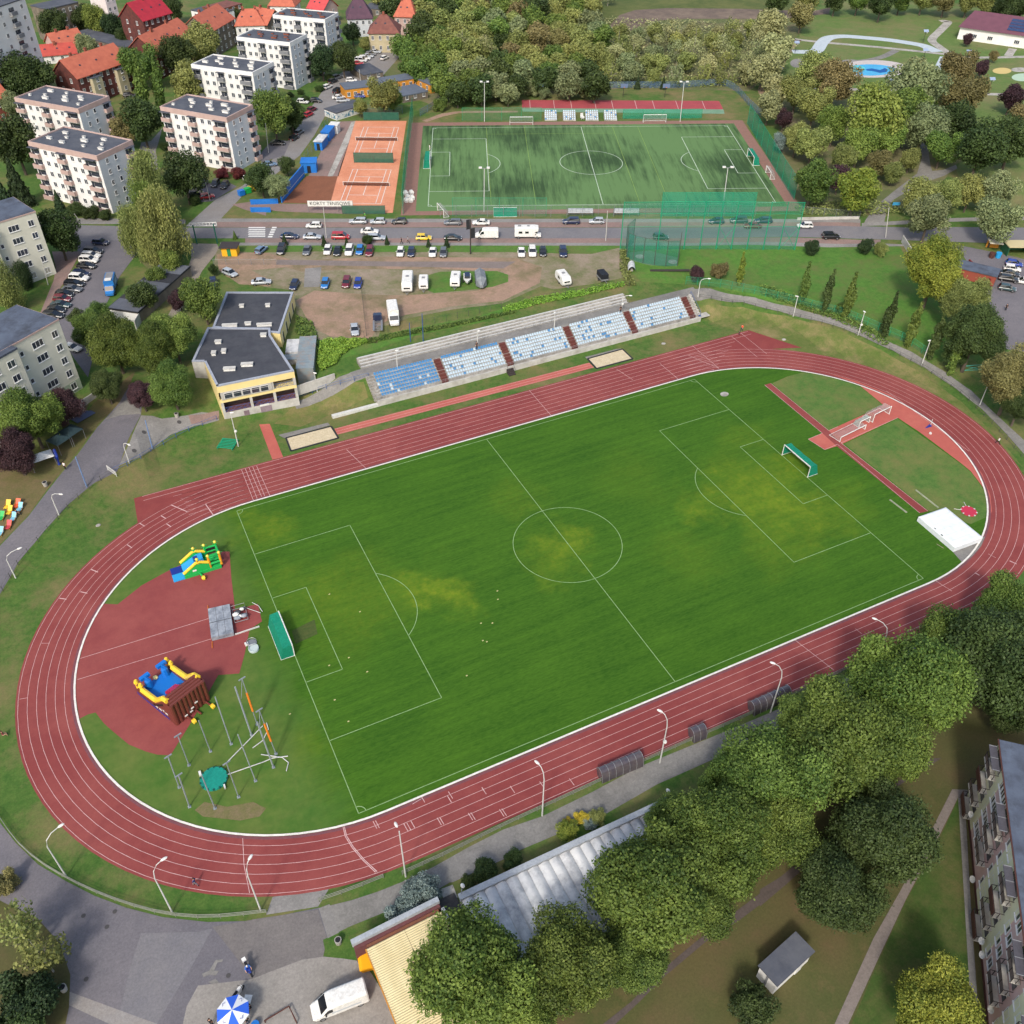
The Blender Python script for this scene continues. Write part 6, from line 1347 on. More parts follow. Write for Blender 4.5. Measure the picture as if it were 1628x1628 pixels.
# tennis nets, kiosks, banner
for i,((c,a),lab) in enumerate(zip(TC,('nearer','farther'))):
 t =thing('tennis_net',(c.x,c.y,5.04),f'tennis net across the {lab} clay court','tennis net','tennis nets',a)
 for s in (-1,1): m =MB(); m.tube([(s *6.4,0,0),(s *6.4,0,1.15)],.07,6); m.obj('post',[WHITE],t)
 m =MB(); m.box(-6.35,6.35,-.01,.01,.05,1.0); m.obj('mesh',[mat('net_dark',(90,50,40),None,alpha=.55)],t); m =MB(); m.box(-6.35,6.35,-.04,.04,1.0,1.1); m.obj('tape',[WHITE],t)
def kiosk(px,w,d,h,label,ang,m_,rm,door=True):
 p =T(*px); t =thing('kiosk',p,label,'kiosk','kiosks by the tennis courts',R(ang - 25.7))
 m =MB(); m.box(-w /2,w /2,-d /2,d /2,0,h); m.obj('wall',[m_],t); m =MB(); m.box(-w /2 - .2,w /2 +.2,-d /2 - .2,d /2 +.2,h,h +.18); m.obj('roof',[rm],t)
 if door: m =MB(); m.box(-.5,.5,-d /2 - .04,-d /2 - .003,.05,2.0); m.obj('door',[DARK],t)
 return t
kiosk(Q(1,360,1050),4.2,4,2.8,'bright blue cabin at the end of the blue practice wall',5,BLUE,BLUE); kiosk(Q(1,432,905),2.4,6.0,2.5,'pale-roofed blue container with open dark door',-8,BLUE,METAL); kiosk(Q(1,475,850),2.4,6,2.6,'blue container behind the pale-roofed one',-8,BLUE,BLUE); kiosk(Q(1,515,815),2.6,3,2.5,'white cabin at the far end of the blue containers',-8,PLW,WHITE,False)
def text(s,size,m_,parent,loc,rot,name='lettering',ext=.01):
 c =bpy.data.curves.new(name,'FONT'); c.body =s; c.size =size; c.extrude =ext; c.align_x ='CENTER'; c.align_y ='CENTER'
 o =bpy.data.objects.new(name,c); COL.objects.link(o); dg =bpy.context.evaluated_depsgraph_get(); me =bpy.data.meshes.new_from_object(o.evaluated_get(dg)); bpy.data.objects.remove(o)
 me.name =name; me.materials.clear(); me.materials.append(m_); q =link(name,me,parent,loc); q.rotation_euler =rot; return q
A,B =T(*Q(1,352,1308)),T(*Q(1,628,1308)); d =B - A; L =d.length; t =thing('banner',A,'white KORTY TENISOWE banner on the fence of the tennis courts','banner',rz=math.atan2(d.y,d.x))
m =MB(); m.box(0,L,0,.05,1.6,3.1); m.obj('cloth',[WHITE],t); text('KORTY TENISOWE',1.25,RUB,t,(L /2,-.03,2.35),(R(90),0,0))
for x in (0,L *.33,L *.66,L): m =MB(); m.tube([(x,.1,0),(x,.1,3.1)],.05,5); m.obj('post',[STEEL],t)
# ================================================================= goals
def goal(c,face,w,h,dp,label,netm,frame=WHITE,group=None,px=True,tilt=None,back=.7,name='goal'):
 p =T(*c) if px else Vector(c); t =thing(name,(p.x,p.y,p.z +.04),label,'goal',group,face)   # opens towards local -x
 if tilt: t.rotation_euler =(tilt[0],tilt[1],face)
 m =MB(); m.tube([(0,-w /2,0),(0,-w /2,h),(0,w /2,h),(0,w /2,0)],.09,6); m.obj('frame',[frame],t)
 m =MB(); m.tube([(0,-w /2,.04),(dp,-w /2,.04),(dp,w /2,.04),(0,w /2,.04)],.05,5)
 m.obj('ground_bar',[frame],t)
 m =MB(); n =10
 for i in range(n):
  y0,y1 =lerp(-w /2,w /2,i /n),lerp(-w /2,w /2,(i +1) /n); s0,s1 =[-.14 *math.sin(math.pi *((k *3) % n) /n) for k in (i,i +1)]
  m.quad((.02,y0,h - .03),(.02,y1,h - .03),(dp *back,y1,h - .12 +s1),(dp *back,y0,h - .12 +s0)); m.quad((dp *back,y0,h - .12 +s0),(dp *back,y1,h - .12 +s1),(dp,y1,.06),(dp,y0,.06))
 for s in (-1,1): m.add([(0,s *w /2,.05),(0,s *w /2,h - .05),(dp *back,s *w /2,h - .12),(dp,s *w /2,.05)],[(0,1,2,3)])
 m.obj('net',[netm],t); return t
NG =mat('goal_net_green',(14,132,104),(20,146,116),3,.8,alpha=.86)
NW =mat('goal_net_white',(190,192,188),None,alpha=.26)
goal((-hx - .05,0,0),R(180),7.32,2.44,2.0,'green-netted goal at the left end of the grass pitch',NG,px=False,group='goals of the grass pitch')
goal((hx +.05,0,0),0,7.32,2.44,2.3,'green-netted goal at the right end of the grass pitch',NG,px=False,group='goals of the grass pitch')
a2 =math.atan2(ux.y,ux.x)
for s in (-1,1): v =M2 @ Vector((s *(hx2 +.1),0,0)); goal(v,a2 +(0 if s > 0 else math.pi),7.32,2.44,2,('right','left')[s < 0] +' green-netted goal of the artificial pitch',NG,px=False,group='goals of the artificial pitch')
goal(Q(2,112,770),a2 +R(90),7.3,2.4,2,'white-netted spare goal on the far touchline of the artificial pitch',NW,group='spare goals of the artificial pitch')
goal(Q(2,932,755),a2 +R(90),7.3,2.4,1.4,'white spare goal with a sagging net beside the far right mast',NW,group='spare goals of the artificial pitch')
goal(Q(3,48,1085),a2,5,2,1.5,'small white goal outside the right end of the artificial pitch',NW,group='spare goals of the artificial pitch')
goal(Q(1,1550,1325),a2 - R(90),5,2,1.3,'small green-netted goal by the street fence left of the dugouts',NG,group='spare goals of the artificial pitch')
goal(Q(2,25,1325),a2 - R(90),5,2,1.3,'small green-netted goal by the street fence near the practice netting',NG,group='spare goals of the artificial pitch')
goal(Q(1,1165,1320),a2 +R(20),5,2,1.5,'white goal turned end-on at the near left corner of the artificial pitch',NW,group='spare goals of the artificial pitch')
SG ='training goals lying on the red runway junction'
da =T(*Q(13,650,1095)) - T(*Q(13,495,1172)); ga =math.atan2(da.y,da.x)
goal(Q(13,570,1135),ga +R(90),da.length,1.1,2.6,'low netted training goal lying at the runway junction',NW,group=SG,back=.6)
goal(Q(13,640,1070),ga +R(90),3,1.4,1.5,'small goal with green net piece in the middle of the goal heap',mat('goal_net_pale',(180,200,192),None,alpha=.5),group=SG)
goal(Q(13,745,1028),ga +R(90),5.0,1.9,2.4,'upright training goal with long white net at the right of the goal heap',NW,group=SG)
# dugouts
def dugout(a,b,label,group,m_,h=2.0,w=1.7,side=1):
 A,B =T(*a),T(*b); d =B - A; L =d.length; t =thing('dugout',A,label,'dugout',group,math.atan2(d.y,d.x)); n =8; rg =[]
 #prof = [(side * (w / 2 - w * .95 * math.sin(math.pi * .55 * k / n)), h * (1 - (k / n) ** 2.2) if k else h) for k in range(n + 1)]
 prof =[(side *w *.55 *math.cos(math.pi *(0.15 +.85 *k /n)),h *math.sin(math.pi *(.15 +.85 *k /n)) ** .7 *1.0 +.02) for k in range(n +1)]
 m =MB(); segs =max(2,int(L /1.0))
 for s in range(segs):
  x0,x1 =L *s /segs +.02,L *(s +1) /segs - .02
  for k in range(n): m.quad((x0,prof[k][0],prof[k][1]),(x1,prof[k][0],prof[k][1]),(x1,prof[k +1][0],prof[k +1][1]),(x0,prof[k +1][0],prof[k +1][1]))
 m.obj('canopy',[m_],t)
 m =MB()
 for s in range(segs +1): x =L *s /segs; m.tube([(x,p[0],p[1] +.01) for p in prof],.035,4)
 m.obj('rib',[STEEL],t)
 for x in (0.01,L - .01): m =MB(); m.add([(x,p[0],p[1]) for p in prof] +[(x,prof[0][0] *.5,0)],[tuple(range(n +2))]); m.obj('end_panel',[m_],t)
 m =MB(); m.box(.2,L - .2,-.55 *side if side < 0 else -.5,.0 if side > 0 else .55,.4,.46); m.obj('bench',[WOODY],t)
DG =mat('dugout_smoked',(84,76,82),(104,98,96),2.2,.25,detail=5,c3=(66,62,78),scale3=1.1,spec=.6,coords='obj')
DW =mat('dugout_clear',(196,200,204),(174,178,184),1,.3,alpha=.8)
GD ='smoked dugouts along the near straight'
dugout((952,1237),(1017,1210),'long smoked dugout left of the small one by the track',GD,DG); dugout((1097,1174),(1117,1166),'smallest smoked dugout between the two long ones',GD,DG); dugout((1192,1131),(1250,1105),'long smoked dugout at the edge of the tree row',GD,DG)
dugout(Q(2,398,1330),Q(2,550,1330),'left-hand clear-roofed dugout by the street fence','clear dugouts of the artificial pitch',DW,side=-1); dugout(Q(2,680,1330),Q(2,832,1330),'right clear-roofed dugout beside the green frame','clear dugouts of the artificial pitch',DW,side=-1)
# small stands of the artificial pitch
for i,(x0,x1) in enumerate(((256,332),(370,448),(508,588),(624,702))):
 A,B =T(*Q(2,x0,745)),T(*Q(2,x1,745)); d =B - A; L =d.length; t =thing('small_stand',A,f'small blue-seated stand, {ORD[i]} from the left beyond the artificial pitch','stand','small stands of the artificial pitch',math.atan2(d.y,d.x))
 m =MB()
 for k in range(5): m.box(0,L,.75 *k,.75 *k +.74,0,.35 +.38 *k)
 m.obj('tiers',[CONC],t)
 s =MB(); s.box(-.2,.2,0,.35,0,.07); s.box(-.2,.2,.3,.36,.071,.36); sm =[s.mesh('seat',[b]) for b in SBL]; n =int(L /.62)
 for k in range(5):
  for j in range(n): link('seat',sm[1 if (j *7 +k *3 +i) % 11 else 0],t,(L *(j +.5) /n,.75 *k +.25,.36 +.38 *k))
# ================================================================= trees
nr =np.random.default_rng(11)
def crown_mesh(name,n,leaf,lobes=16,lr=(.3,.48),shape='round',dens=1.0,seed=0):
 g =np.random.default_rng(seed); C =[];
 if shape == 'round':
  while len(C) < lobes:
   p =g.normal(size=3); p /= np.linalg.norm(p); p *= g.uniform(.3,.8); p[2] =p[2] *.95 +.05
   if p[2] > -.6: C.append((*p,g.uniform(*lr)))
 elif shape == 'column':
  for i in range(lobes): z =-1 +2 *(i +.5) /lobes; w =(1 - abs(z - -.15) ** 2 *.75); C.append((g.uniform(-.3,.3) *w,g.uniform(-.3,.3) *w,z *.92,g.uniform(.45,.62) *max(.3,w)))
 elif shape == 'weep':
  while len(C) < lobes:
   p =g.uniform(-1,1,3)
   if p[0] ** 2 +p[1] ** 2 < .6 *(1.1 - max(0,p[2])): C.append((p[0] *.75,p[1] *.75,p[2] *.85,g.uniform(*lr)))
 C =np.array(C)
 if shape == 'cone':
  t =g.uniform(0,1,n) ** .6; z =1 - 2 *t; a =g.uniform(0,2 *np.pi,n); tier =.82 +.18 *np.sin(t *44 +np.sin(a *5) *.8); r =t *tier *(1 +.12 *np.sin(a *7 +t *20)) *g.uniform(.72,1,n) +.02
  P =np.stack([r *np.cos(a),r *np.sin(a),z],1); N =np.stack([np.cos(a),np.sin(a),np.full(n,.5)],1); lob =g.uniform(0,1,n) *.5
  sz =np.array([1,1,.6])
 else:
  k =g.choice(len(C),n,p=C[:,3] ** 2 /(C[:,3] ** 2).sum()); d =g.normal(size=(n,3)); d /= np.linalg.norm(d,axis=1)[:,None]
  rad =C[k,3] *(1 +.12 *np.sin(d[:,0] *9 +k) *np.sin(d[:,1] *8 +d[:,2] *7)) *(1 +g.normal(0,.17,n))
  zs ={'round': 1,'column': .28,'weep': 1.5}[shape]
  P =C[k,:3] +d *rad[:,None] *np.array([1,1,zs]); N =d.copy(); lob =g.uniform(0,1,len(C))[k]
  # drop leaves buried deep in other lobes
  inside =np.zeros(n,bool)
  for c in C: q =(P - c[:3]) /np.array([1,1,zs]); inside |= (np.linalg.norm(q,axis=1) < c[3] *.5)
  keep =~inside; P,N,lob =P[keep],N[keep],lob[keep]
  if shape == 'round': s =P[:,2] > -.86; P,N,lob =P[s],N[s],lob[s]
 n =len(P); N =N +g.normal(0,.75,(n,3)) +np.array([0,0,.35]); N /= np.linalg.norm(N,axis=1)[:,None]
 A =np.cross(N,g.normal(size=(n,3))); A /= np.linalg.norm(A,axis=1)[:,None]; B =np.cross(N,A)
 s =(leaf *g.uniform(.6,1.25,n))[:,None]; asp ={'column': (1,3.2),'weep': (1,1)}.get(shape,(1,1))
 V =np.stack([P - A *s,P - B *s *.62,P +A *s,P +B *s *.62],1)
 if shape == 'column': V =P[:,None,:] +(V - P[:,None,:]) *np.array([1,1,.28])
 if shape == 'weep': V =P[:,None,:] +(V - P[:,None,:]) *np.array([.8,.8,1.5])
 V =V.reshape(-1,3)
 me =bpy.data.meshes.new(name); me.vertices.add(4 *n); me.vertices.foreach_set('co',V.ravel()); me.loops.add(4 *n); me.loops.foreach_set('vertex_index',np.arange(4 *n)); me.polygons.add(n)
 me.polygons.foreach_set('loop_start',np.arange(n) *4); me.polygons.foreach_set('loop_total',np.full(n,4)); me.update()
 at =me.attributes.new('tint','FLOAT','FACE'); at.data.foreach_set('value',np.clip(lob *.45 +g.uniform(0,.6,n),0,1)); me.materials.append(None)
 return me
CM ={'near': [crown_mesh('crown',78000,.026,70,(.13,.3),seed=s) for s in (1,2,3)],
  'mid': [crown_mesh('crown',15000,.05,44,(.16,.34),seed=s) for s in (4,5,6)],
  'far': [crown_mesh('crown',5000,.082,26,(.2,.38),seed=s) for s in (7,8,9,10)],
  'sparse': [crown_mesh('crown',1000,.08,18,(.2,.42),seed=s) for s in (12,13)],
  'column': [crown_mesh('crown',3400,.17,16,shape='column',seed=s) for s in (14,15)],
  'weep': [crown_mesh('crown',24000,.03,44,(.16,.3),'weep',seed=s) for s in (16,17)],
  'cone': [crown_mesh('crown',4200,.085,shape='cone',seed=s) for s in (18,19)]}
def trunk_mesh(seed,n=5,r=.05,up=1.35,spread=.55,fine=False):
 g =random.Random(seed); m =MB(); m.tube([(0,0,-.02),(.01,.01,.4),(.0,.02,.8),(.03,0,up)],[r *1.3,r,r *.75,r *.25],6)
 for i in range(n):
  a =2 *math.pi *i /n +g.uniform(-.4,.4); z =g.uniform(.45,.9); l =g.uniform(.6,1) *spread
  m.tube([(0,0,z),(l *.5 *math.cos(a),l *.5 *math.sin(a),z +.18),(l *math.cos(a),l *math.sin(a),z +g.uniform(.3,.5))],[r *.55,r *.35,r *.12],5)
  if fine:
   for k in range(3): b =a +g.uniform(-1,1); x0,y0 =l *.55 *math.cos(a),l *.55 *math.sin(a); m.tube([(x0,y0,z +.2),(x0 +.3 *math.cos(b),y0 +.3 *math.sin(b),z +g.uniform(.4,.8))],[r *.25,r *.06],4)
 return m.mesh('trunk',[None])
TM =[trunk_mesh(1),trunk_mesh(2)]; TMB =[trunk_mesh(3,8,.03,1.9,.7,True),trunk_mesh(4,9,.03,1.9,.6,True)]
BARK =mat('bark',(104,94,82),(70,62,54),3,.95,coords='obj'); BARKW =mat('bark_white',(188,182,172),(140,134,124),3,.9,coords='obj')
LM ={k: leafmat('leaves_' +k,a,b) for k,(a,b) in dict(
 maple=((56,78,32),(114,132,60)),green=((60,84,38),(116,136,64)),dark=((44,60,32),(80,96,50)),olive=((92,102,54),(148,154,88)),brown=((96,92,58),(138,130,84)),
 yellow=((76,96,36),(138,144,58)),lime=((78,100,42),(136,152,74)),purple=((52,38,44),(88,62,66)),blue=((88,106,102),(150,166,160)),conifer=((36,54,34),(66,84,48)),
 willow=((96,106,58),(154,158,92)),grey=((92,106,72),(142,152,106)),bare=((120,124,84),(166,168,118)),red=((78,34,40),(118,54,54)),gold=((150,142,44),(206,190,70)),hedge=((40,56,28),(70,88,42)),bushlime=((92,128,44),(132,164,64))).items()}
TW =dict(maple='mid-green',green='green',dark='dark green',olive='olive',brown='brownish',yellow='yellow-green',lime='light green',purple='purple-leaved',blue='silver-blue',conifer='dark conifer',willow='pale weeping',grey='grey-green',bare='thinly leaved',red='wine-red',gold='golden',hedge='dark clipped',bushlime='lime')
def tree(px,py,rp,kind,col,label,cat='tree',name='tree',group=None,flat=1.0,clear=.55,h=None,scale_z=None,white=False):
 z =hz(*G(px,py,5)[:2])
 for _ in range(4):
  p =G(px,py,z +3);
  r =rp *mpp((p.x,p.y,z +4)); rz ={'near': 1.0,'mid': 1.0,'far': .95,'sparse': 1.15,'column': 4.2,'weep': 1.35,'cone': 1.7}[kind] *r *flat
  zc =rz *(.86 if clear else .8) +clear *r *.8; p =G(px,py,z +zc); z =hz(p.x,p.y)
 t =thing(name,(p.x,p.y,z),label,cat,group,rnd.uniform(0,6.28))
 vs =CM[kind]; me =vs[rnd.randrange(len(vs))]; c =link('crown',me,t,(0,0,zc)); c.scale =(r,r,rz); setmat(c,LM[col]); c.rotation_euler =(0,0,rnd.uniform(0,6))
 tm =(TMB if kind == 'sparse' or white else TM)[rnd.randrange(2)]; k =link('trunk',tm,t); k.scale =(r,r,zc); setmat(k,BARKW if (kind == 'sparse' or white) else BARK); return t
def tl(tile,rows,group,where=None,kind='mid',name='tree',cat='tree',**kw):
 for row_ in rows:
  x,y,r,col,lab =row_[:5]; k =row_[5] if len(row_) > 5 else kind
  px,py =Q(tile,x,y) if tile is not None else (x,y); rp =r /3.876 if tile is not None else r
  tree(px,py,rp,k,col,lab,cat,name,group,**kw)
# the big row south of the track and the trees round it
N_ ='near'
tl(None,[(752,1545,92,'maple','big green tree in front of the straw-yellow roof, leftmost of the row'),(905,1528,76,'maple','second big green tree of the row, below the metal roof'),(1030,1412,94,'maple','tall green tree overhanging the silvery metal roof'),
 (1145,1338,79,'maple','big tree right of the one over the metal roof'),(1228,1240,83,'maple','big tree beside the right long dugout'),(1335,1178,88,'maple','big tree in the middle right of the row above the courtyard'),(1440,1092,83,'maple','big bright tree near the hidden track lamp'),
 (1515,1020,56,'maple','tree at the upper right end of the row touching the track'),(1235,1318,67,'maple','lower tree squeezed between row and courtyard path'),(1010,1520,56,'green','lower green tree behind the second and third of the row'),(1110,1430,59,'green','tree between the metal roof tree and the footpath'),(1170,1250,56,'maple','tree between the second dugout and the big row'),(1400,1190,67,'maple','lower tree right of the middle of the row'),(1290,1150,54,'green','darker tree at the track edge right of the long dugout'),(1070,1310,45,'green','small tree at the end of the metal roof'),(830,1600,54,'maple','low tree between the first two of the row')],'trees in the big row south of the track',kind=N_,clear=.45)
tl(None,[(1596,1052,84,'dark','dark heavy tree behind the right end of the row'),(1604,968,50,'maple','green tree at the right edge below the track bend'),(1625,1120,50,'dark','dark birch-like tree above the corner of the rose building'),
 (1402,1325,76,'dark','upper of the two dark trees on the courtyard lawn'),(1332,1418,66,'dark','lower of the two dark trees on the courtyard lawn'),(1492,1600,62,'yellow','yellowing tree near the foot of the rose building')],'trees of the courtyard',kind=N_,clear=.3)
tl(None,[(1196,1604,34,'dark','dark round bush below the white shed')],'shrubs of the courtyard',kind='mid',clear=0,name='bush',cat='bush')
tl(None,[(35,1478,34,'olive','upper thin birch in the round lawn at the lower left'),(66,1520,34,'olive','lower thin birch in the round lawn at the lower left')],'birches at the lower left',kind='sparse',white=True)
tl(None,[(45,1590,42,'conifer','dark conifer bush at the lower left corner'),(5,1405,20,'brown','brownish shrub at the left edge beside the yard'),(20,1640,40,'dark','dark shrub cut by the bottom left corner')],'bushes at the lower left',kind='mid',clear=0,name='bush',cat='bush')
tl(None,[(640,1452,27,'blue','lower left of the two silver-blue spruces'),(673,1420,31,'blue','upper right of the two silver-blue spruces')],'silver-blue spruces by the steps',kind='mid',clear=0,name='spruce',cat='spruce')
tl(None,[(903,1322,19,'yellow','low yellow-green shrub beside the gutter of the metal roof'),(924,1300,13,'gold','upper golden conifer by the gravel path'),(903,1307,9,'gold','small golden conifer left of the other golden one'),(950,1300,15,'olive','olive shrub right of the golden conifers'),(938,1310,12,'blue','small blue shrub between golden and olive ones'),(770,1388,22,'hedge','dark shrub beside the path above the metal roof'),(815,1368,18,'hedge','second dark shrub beside the path above the metal roof'),(745,1402,14,'hedge','small dark shrub by the concrete steps')],'shrubs along the metal-roofed building',kind='mid',clear=0,name='shrub',cat='shrub',flat=.8)
# left: clubhouse approach and picnic lawn
tl(10,[(700,560,150,'maple','large maple left of centre in the clump before the clubhouse'),(560,480,110,'green','tree behind the large maple beside the cream block'),(930,590,140,'maple','large tree in the middle of the clump before the clubhouse'),(1070,520,140,'lime','light yellow-green tree touching the clubhouse roof edge'),
 (650,820,100,'dark','dark low tree at the foot of the clump'),(1060,840,130,'green','round green tree directly left of the clubhouse ramp'),(870,880,90,'purple','copper-purple tree between two green ones left of the clubhouse'),(620,400,80,'green','small tree behind the clump by the garages')],'trees before the clubhouse',kind='near')
tl(10,[(180,1010,165,'maple','big maple on the picnic lawn'),(385,960,120,'purple','copper beech right of the big maple'),(90,1230,125,'purple','copper beech below the big maple at the left edge'),(60,1090,90,'green','green tree at the left edge behind the copper beech')],'trees on the picnic lawn',kind='near')
tl(10,[(880,270,85,'dark','dark upright tree at the end of the lock-up garages'),(1245,290,125,'green','round green tree behind the clubhouse'),(1105,300,62,'purple','purple tree left of the round green tree'),(965,150,58,'green','small tree beside the slab wall'),(1050,60,70,'lime','yellow-green shrub tree below the big willow'),(1310,110,32,'hedge','clipped bush by the gate path'),(480,420,60,'dark','dark tree at the corner of the cream block')],'trees round the garages',kind='mid')
tl(10,[(20,200,100,'willow','golden weeping willow cut by the left edge'),(130,130,60,'conifer','dark conifer beside the golden willow')],'trees at the left edge',kind='weep')
tl(0,[(915,1140,120,'olive','top of the giant weeping willow clump by the white block'),(990,1360,150,'willow','right mass of the giant weeping willow clump over the road'),(820,1400,110,'willow','left mass of the giant weeping willow clump over the road'),(900,1290,110,'lime','middle of the giant weeping willow clump by the street'),(930,1480,90,'willow','lowest part of the giant weeping willow clump')],'willows by the main street',kind='weep')
tl(0,[(1130,1080,120,'dark','dense dark tree between two white blocks'),(870,740,110,'dark','dark tree by the courtyard path'),(620,740,85,'willow','pale tree before the rear white block'),(760,790,85,'brown','brownish tree left of the dark courtyard tree'),(350,1430,120,'hedge','huge dark hedge tree right of the upper cream block'),
 (90,870,125,'dark','big dark tree at the left edge beside the white block'),(60,470,110,'dark','dark tree mass below the tower block'),(210,490,110,'dark','dark tree left of the long brick house'),(330,150,72,'dark','dark tree by the pale yellow gable'),(590,120,70,'lime','bright yellow-green tree at the top left'),(500,110,60,'dark','dark tree left of the bright yellow-green one'),(700,160,60,'conifer','dark tree left of the crimson-roofed house'),
 (860,390,100,'green','green tree in front of the orange roofs'),(1100,340,95,'dark','dark tree in front of the second orange roof'),(1230,270,95,'willow','pale olive tree in front of the sooty tenement'),(1170,510,110,'olive','olive tree behind the pink-banded white block'),(1260,560,75,'olive','smaller olive tree behind the pink-banded white block'),(60,640,60,'grey','grey-green tree at the left edge above the dark one'),(530,290,62,'grey','grey-green tree hiding the low salmon house'),(760,230,45,'dark','small dark tree below the crimson-roofed house'),(1060,50,55,'dark','dark tree right of the crimson-roofed house'),(1440,90,35,'dark','small dark tree left of the white villa')],'trees between the houses',kind='mid')
tl(0,[(870,520,42,'green','left tall green poplar behind the white block'),(975,520,38,'green','right tall green poplar behind the white block')],'poplars between the blocks',kind='column',name='poplar')
tl(0,[(100,1140,80,'conifer','dark broad conifer at the left edge'),(360,1250,42,'conifer','spruce in front of the nearest white block'),(20,1210,60,'conifer','dark conifer behind the upper cream block')],'conifers at the left',kind='cone',clear=0,name='spruce')
tl(0,[(1010,905,32,'hedge','ball-shaped bush at the fork of the courtyard path'),(1370,1070,44,'red','left wine-red bush by the white block'),(1465,1070,44,'red','right wine-red bush by the white block'),(470,1290,50,'hedge','left shrub at the foot of the nearest white block'),(560,1310,50,'hedge','middle shrub at the foot of the nearest white block'),(650,1325,40,'hedge','right shrub at the foot of the nearest white block'),(1200,1230,42,'hedge','shrub by the red hatchback')],'bushes by the white blocks',kind='mid',clear=0,name='bush',cat='bush',flat=.75)
tl(1,[(130,690,115,'green','round green tree in the hedge corner by the side street'),(240,700,80,'hedge','dark tree behind the hedge by the side street'),(430,370,80,'conifer','dark tree right of the middle white block'),(560,350,80,'dark','dark tree before the farthest white block'),(620,200,50,'conifer','dark tree beside the violet-roofed house'),(215,1015,50,'dark','small dark tree by the blue cabin'),(55,1100,85,'dark','dark tree by the mouth of the side street'),(155,1150,70,'grey','grey-green tree left of the blue wall'),(810,580,95,'olive','olive bushy tree before the nursery'),(870,610,60,'green','small tree right of the olive one before the nursery'),(668,655,48,'olive','rounded shrub beside the graffiti garage'),(60,130,42,'dark','dark tree in front of the orange roof by the far block'),(700,270,35,'olive','small tree left of the brown-roofed villa')],'trees along the side street',kind='mid')
tl(1,[(300,568,22,'hedge','right clipped ball on the lawn by the side street'),(238,583,22,'hedge','left clipped ball on the lawn by the side street'),(460,300,55,'hedge','hedge bush in front of the far white block'),(480,480,28,'hedge','upper end of the street hedge'),(420,545,28,'hedge','hedge piece by the lawn of the middle white block'),(330,610,30,'hedge','lower end of the street hedge'),(300,720,28,'hedge','hedge piece by the red hatchback'),(255,800,26,'hedge','hedge piece by the black hatchback')],'hedges along the side street',kind='far',clear=0,name='hedge',cat='hedge',flat=.7)
# spruces and poplars round the lawn and lot
for i,(x,y,r) in enumerate(((452,381,6),(515,383,6),(551,385,5),(615,382,5),(681,386,5),(710,385,6))):
 tree(x,y,r,'cone','conifer',f'small spruce, {ORD[i]} from the left between street and gravel lot','spruce','spruce','small spruces below the street',clear=0)
tree(584,382,9,'mid','hedge','rounded thuja among the small spruces below the street','shrub','shrub',clear=0); tree(373,374,4.5,'cone','green','slim pyramid conifer beside the yellow hut','conifer','conifer',clear=0)
for i,(x,y,r,k,c,l) in enumerate(((1290.6,393,12,'mid','conifer','left dark pine on the lawn by the street'),(1377,392,12,'mid','conifer','right dark pine on the lawn by the street'),(1401,397,11,'mid','olive','olive shrub beside the right dark pine'),(1107,436,13,'mid','purple','left grey-purple bush on the lawn behind the stand'),(1144,430,14,'mid','brown','right grey-purple bush on the lawn behind the stand'),(1178,428,8,'column','yellow','young yellow-green poplar right of the purple bushes'))):
 tree(x,y,r *(.9 if k == 'column' else 1),k,c,l,'shrub' if k != 'column' else 'tree','shrub' if k != 'column' else 'poplar',clear=.1)
for i,(x,y,r) in enumerate(((1279,455,9),(1319,462,9),(1352,470,10),(1415,503,10),(1454,518,10),(1489,536,10),(1523,561,10))):
 tree(x,y,r *.95,'column','dark' if i % 2 else 'green',f'columnar hornbeam, {ORD[i]} from the left along the bank path','tree','poplar','columnar trees along the bank path',clear=.3)
tree(1340,490,10,'mid','green','shrub at the foot of the third columnar hornbeam','shrub','shrub',clear=0)
tl(13,[(1080,120,170,'yellow','yellow-green tree at the right end of the lawn'),(1250,300,140,'olive','olive-brown tree left of the east car park'),(1330,520,165,'dark','dark tree below the olive-brown one by the car park'),(1570,780,175,'brown','brownish tree at the right edge above the bank path'),(1610,940,110,'dark','dark tree at the right edge beside the bank path'),(1200,640,70,'dark','dark shrub tree behind the last columnar hornbeam')],'trees by the east car park',kind='near')
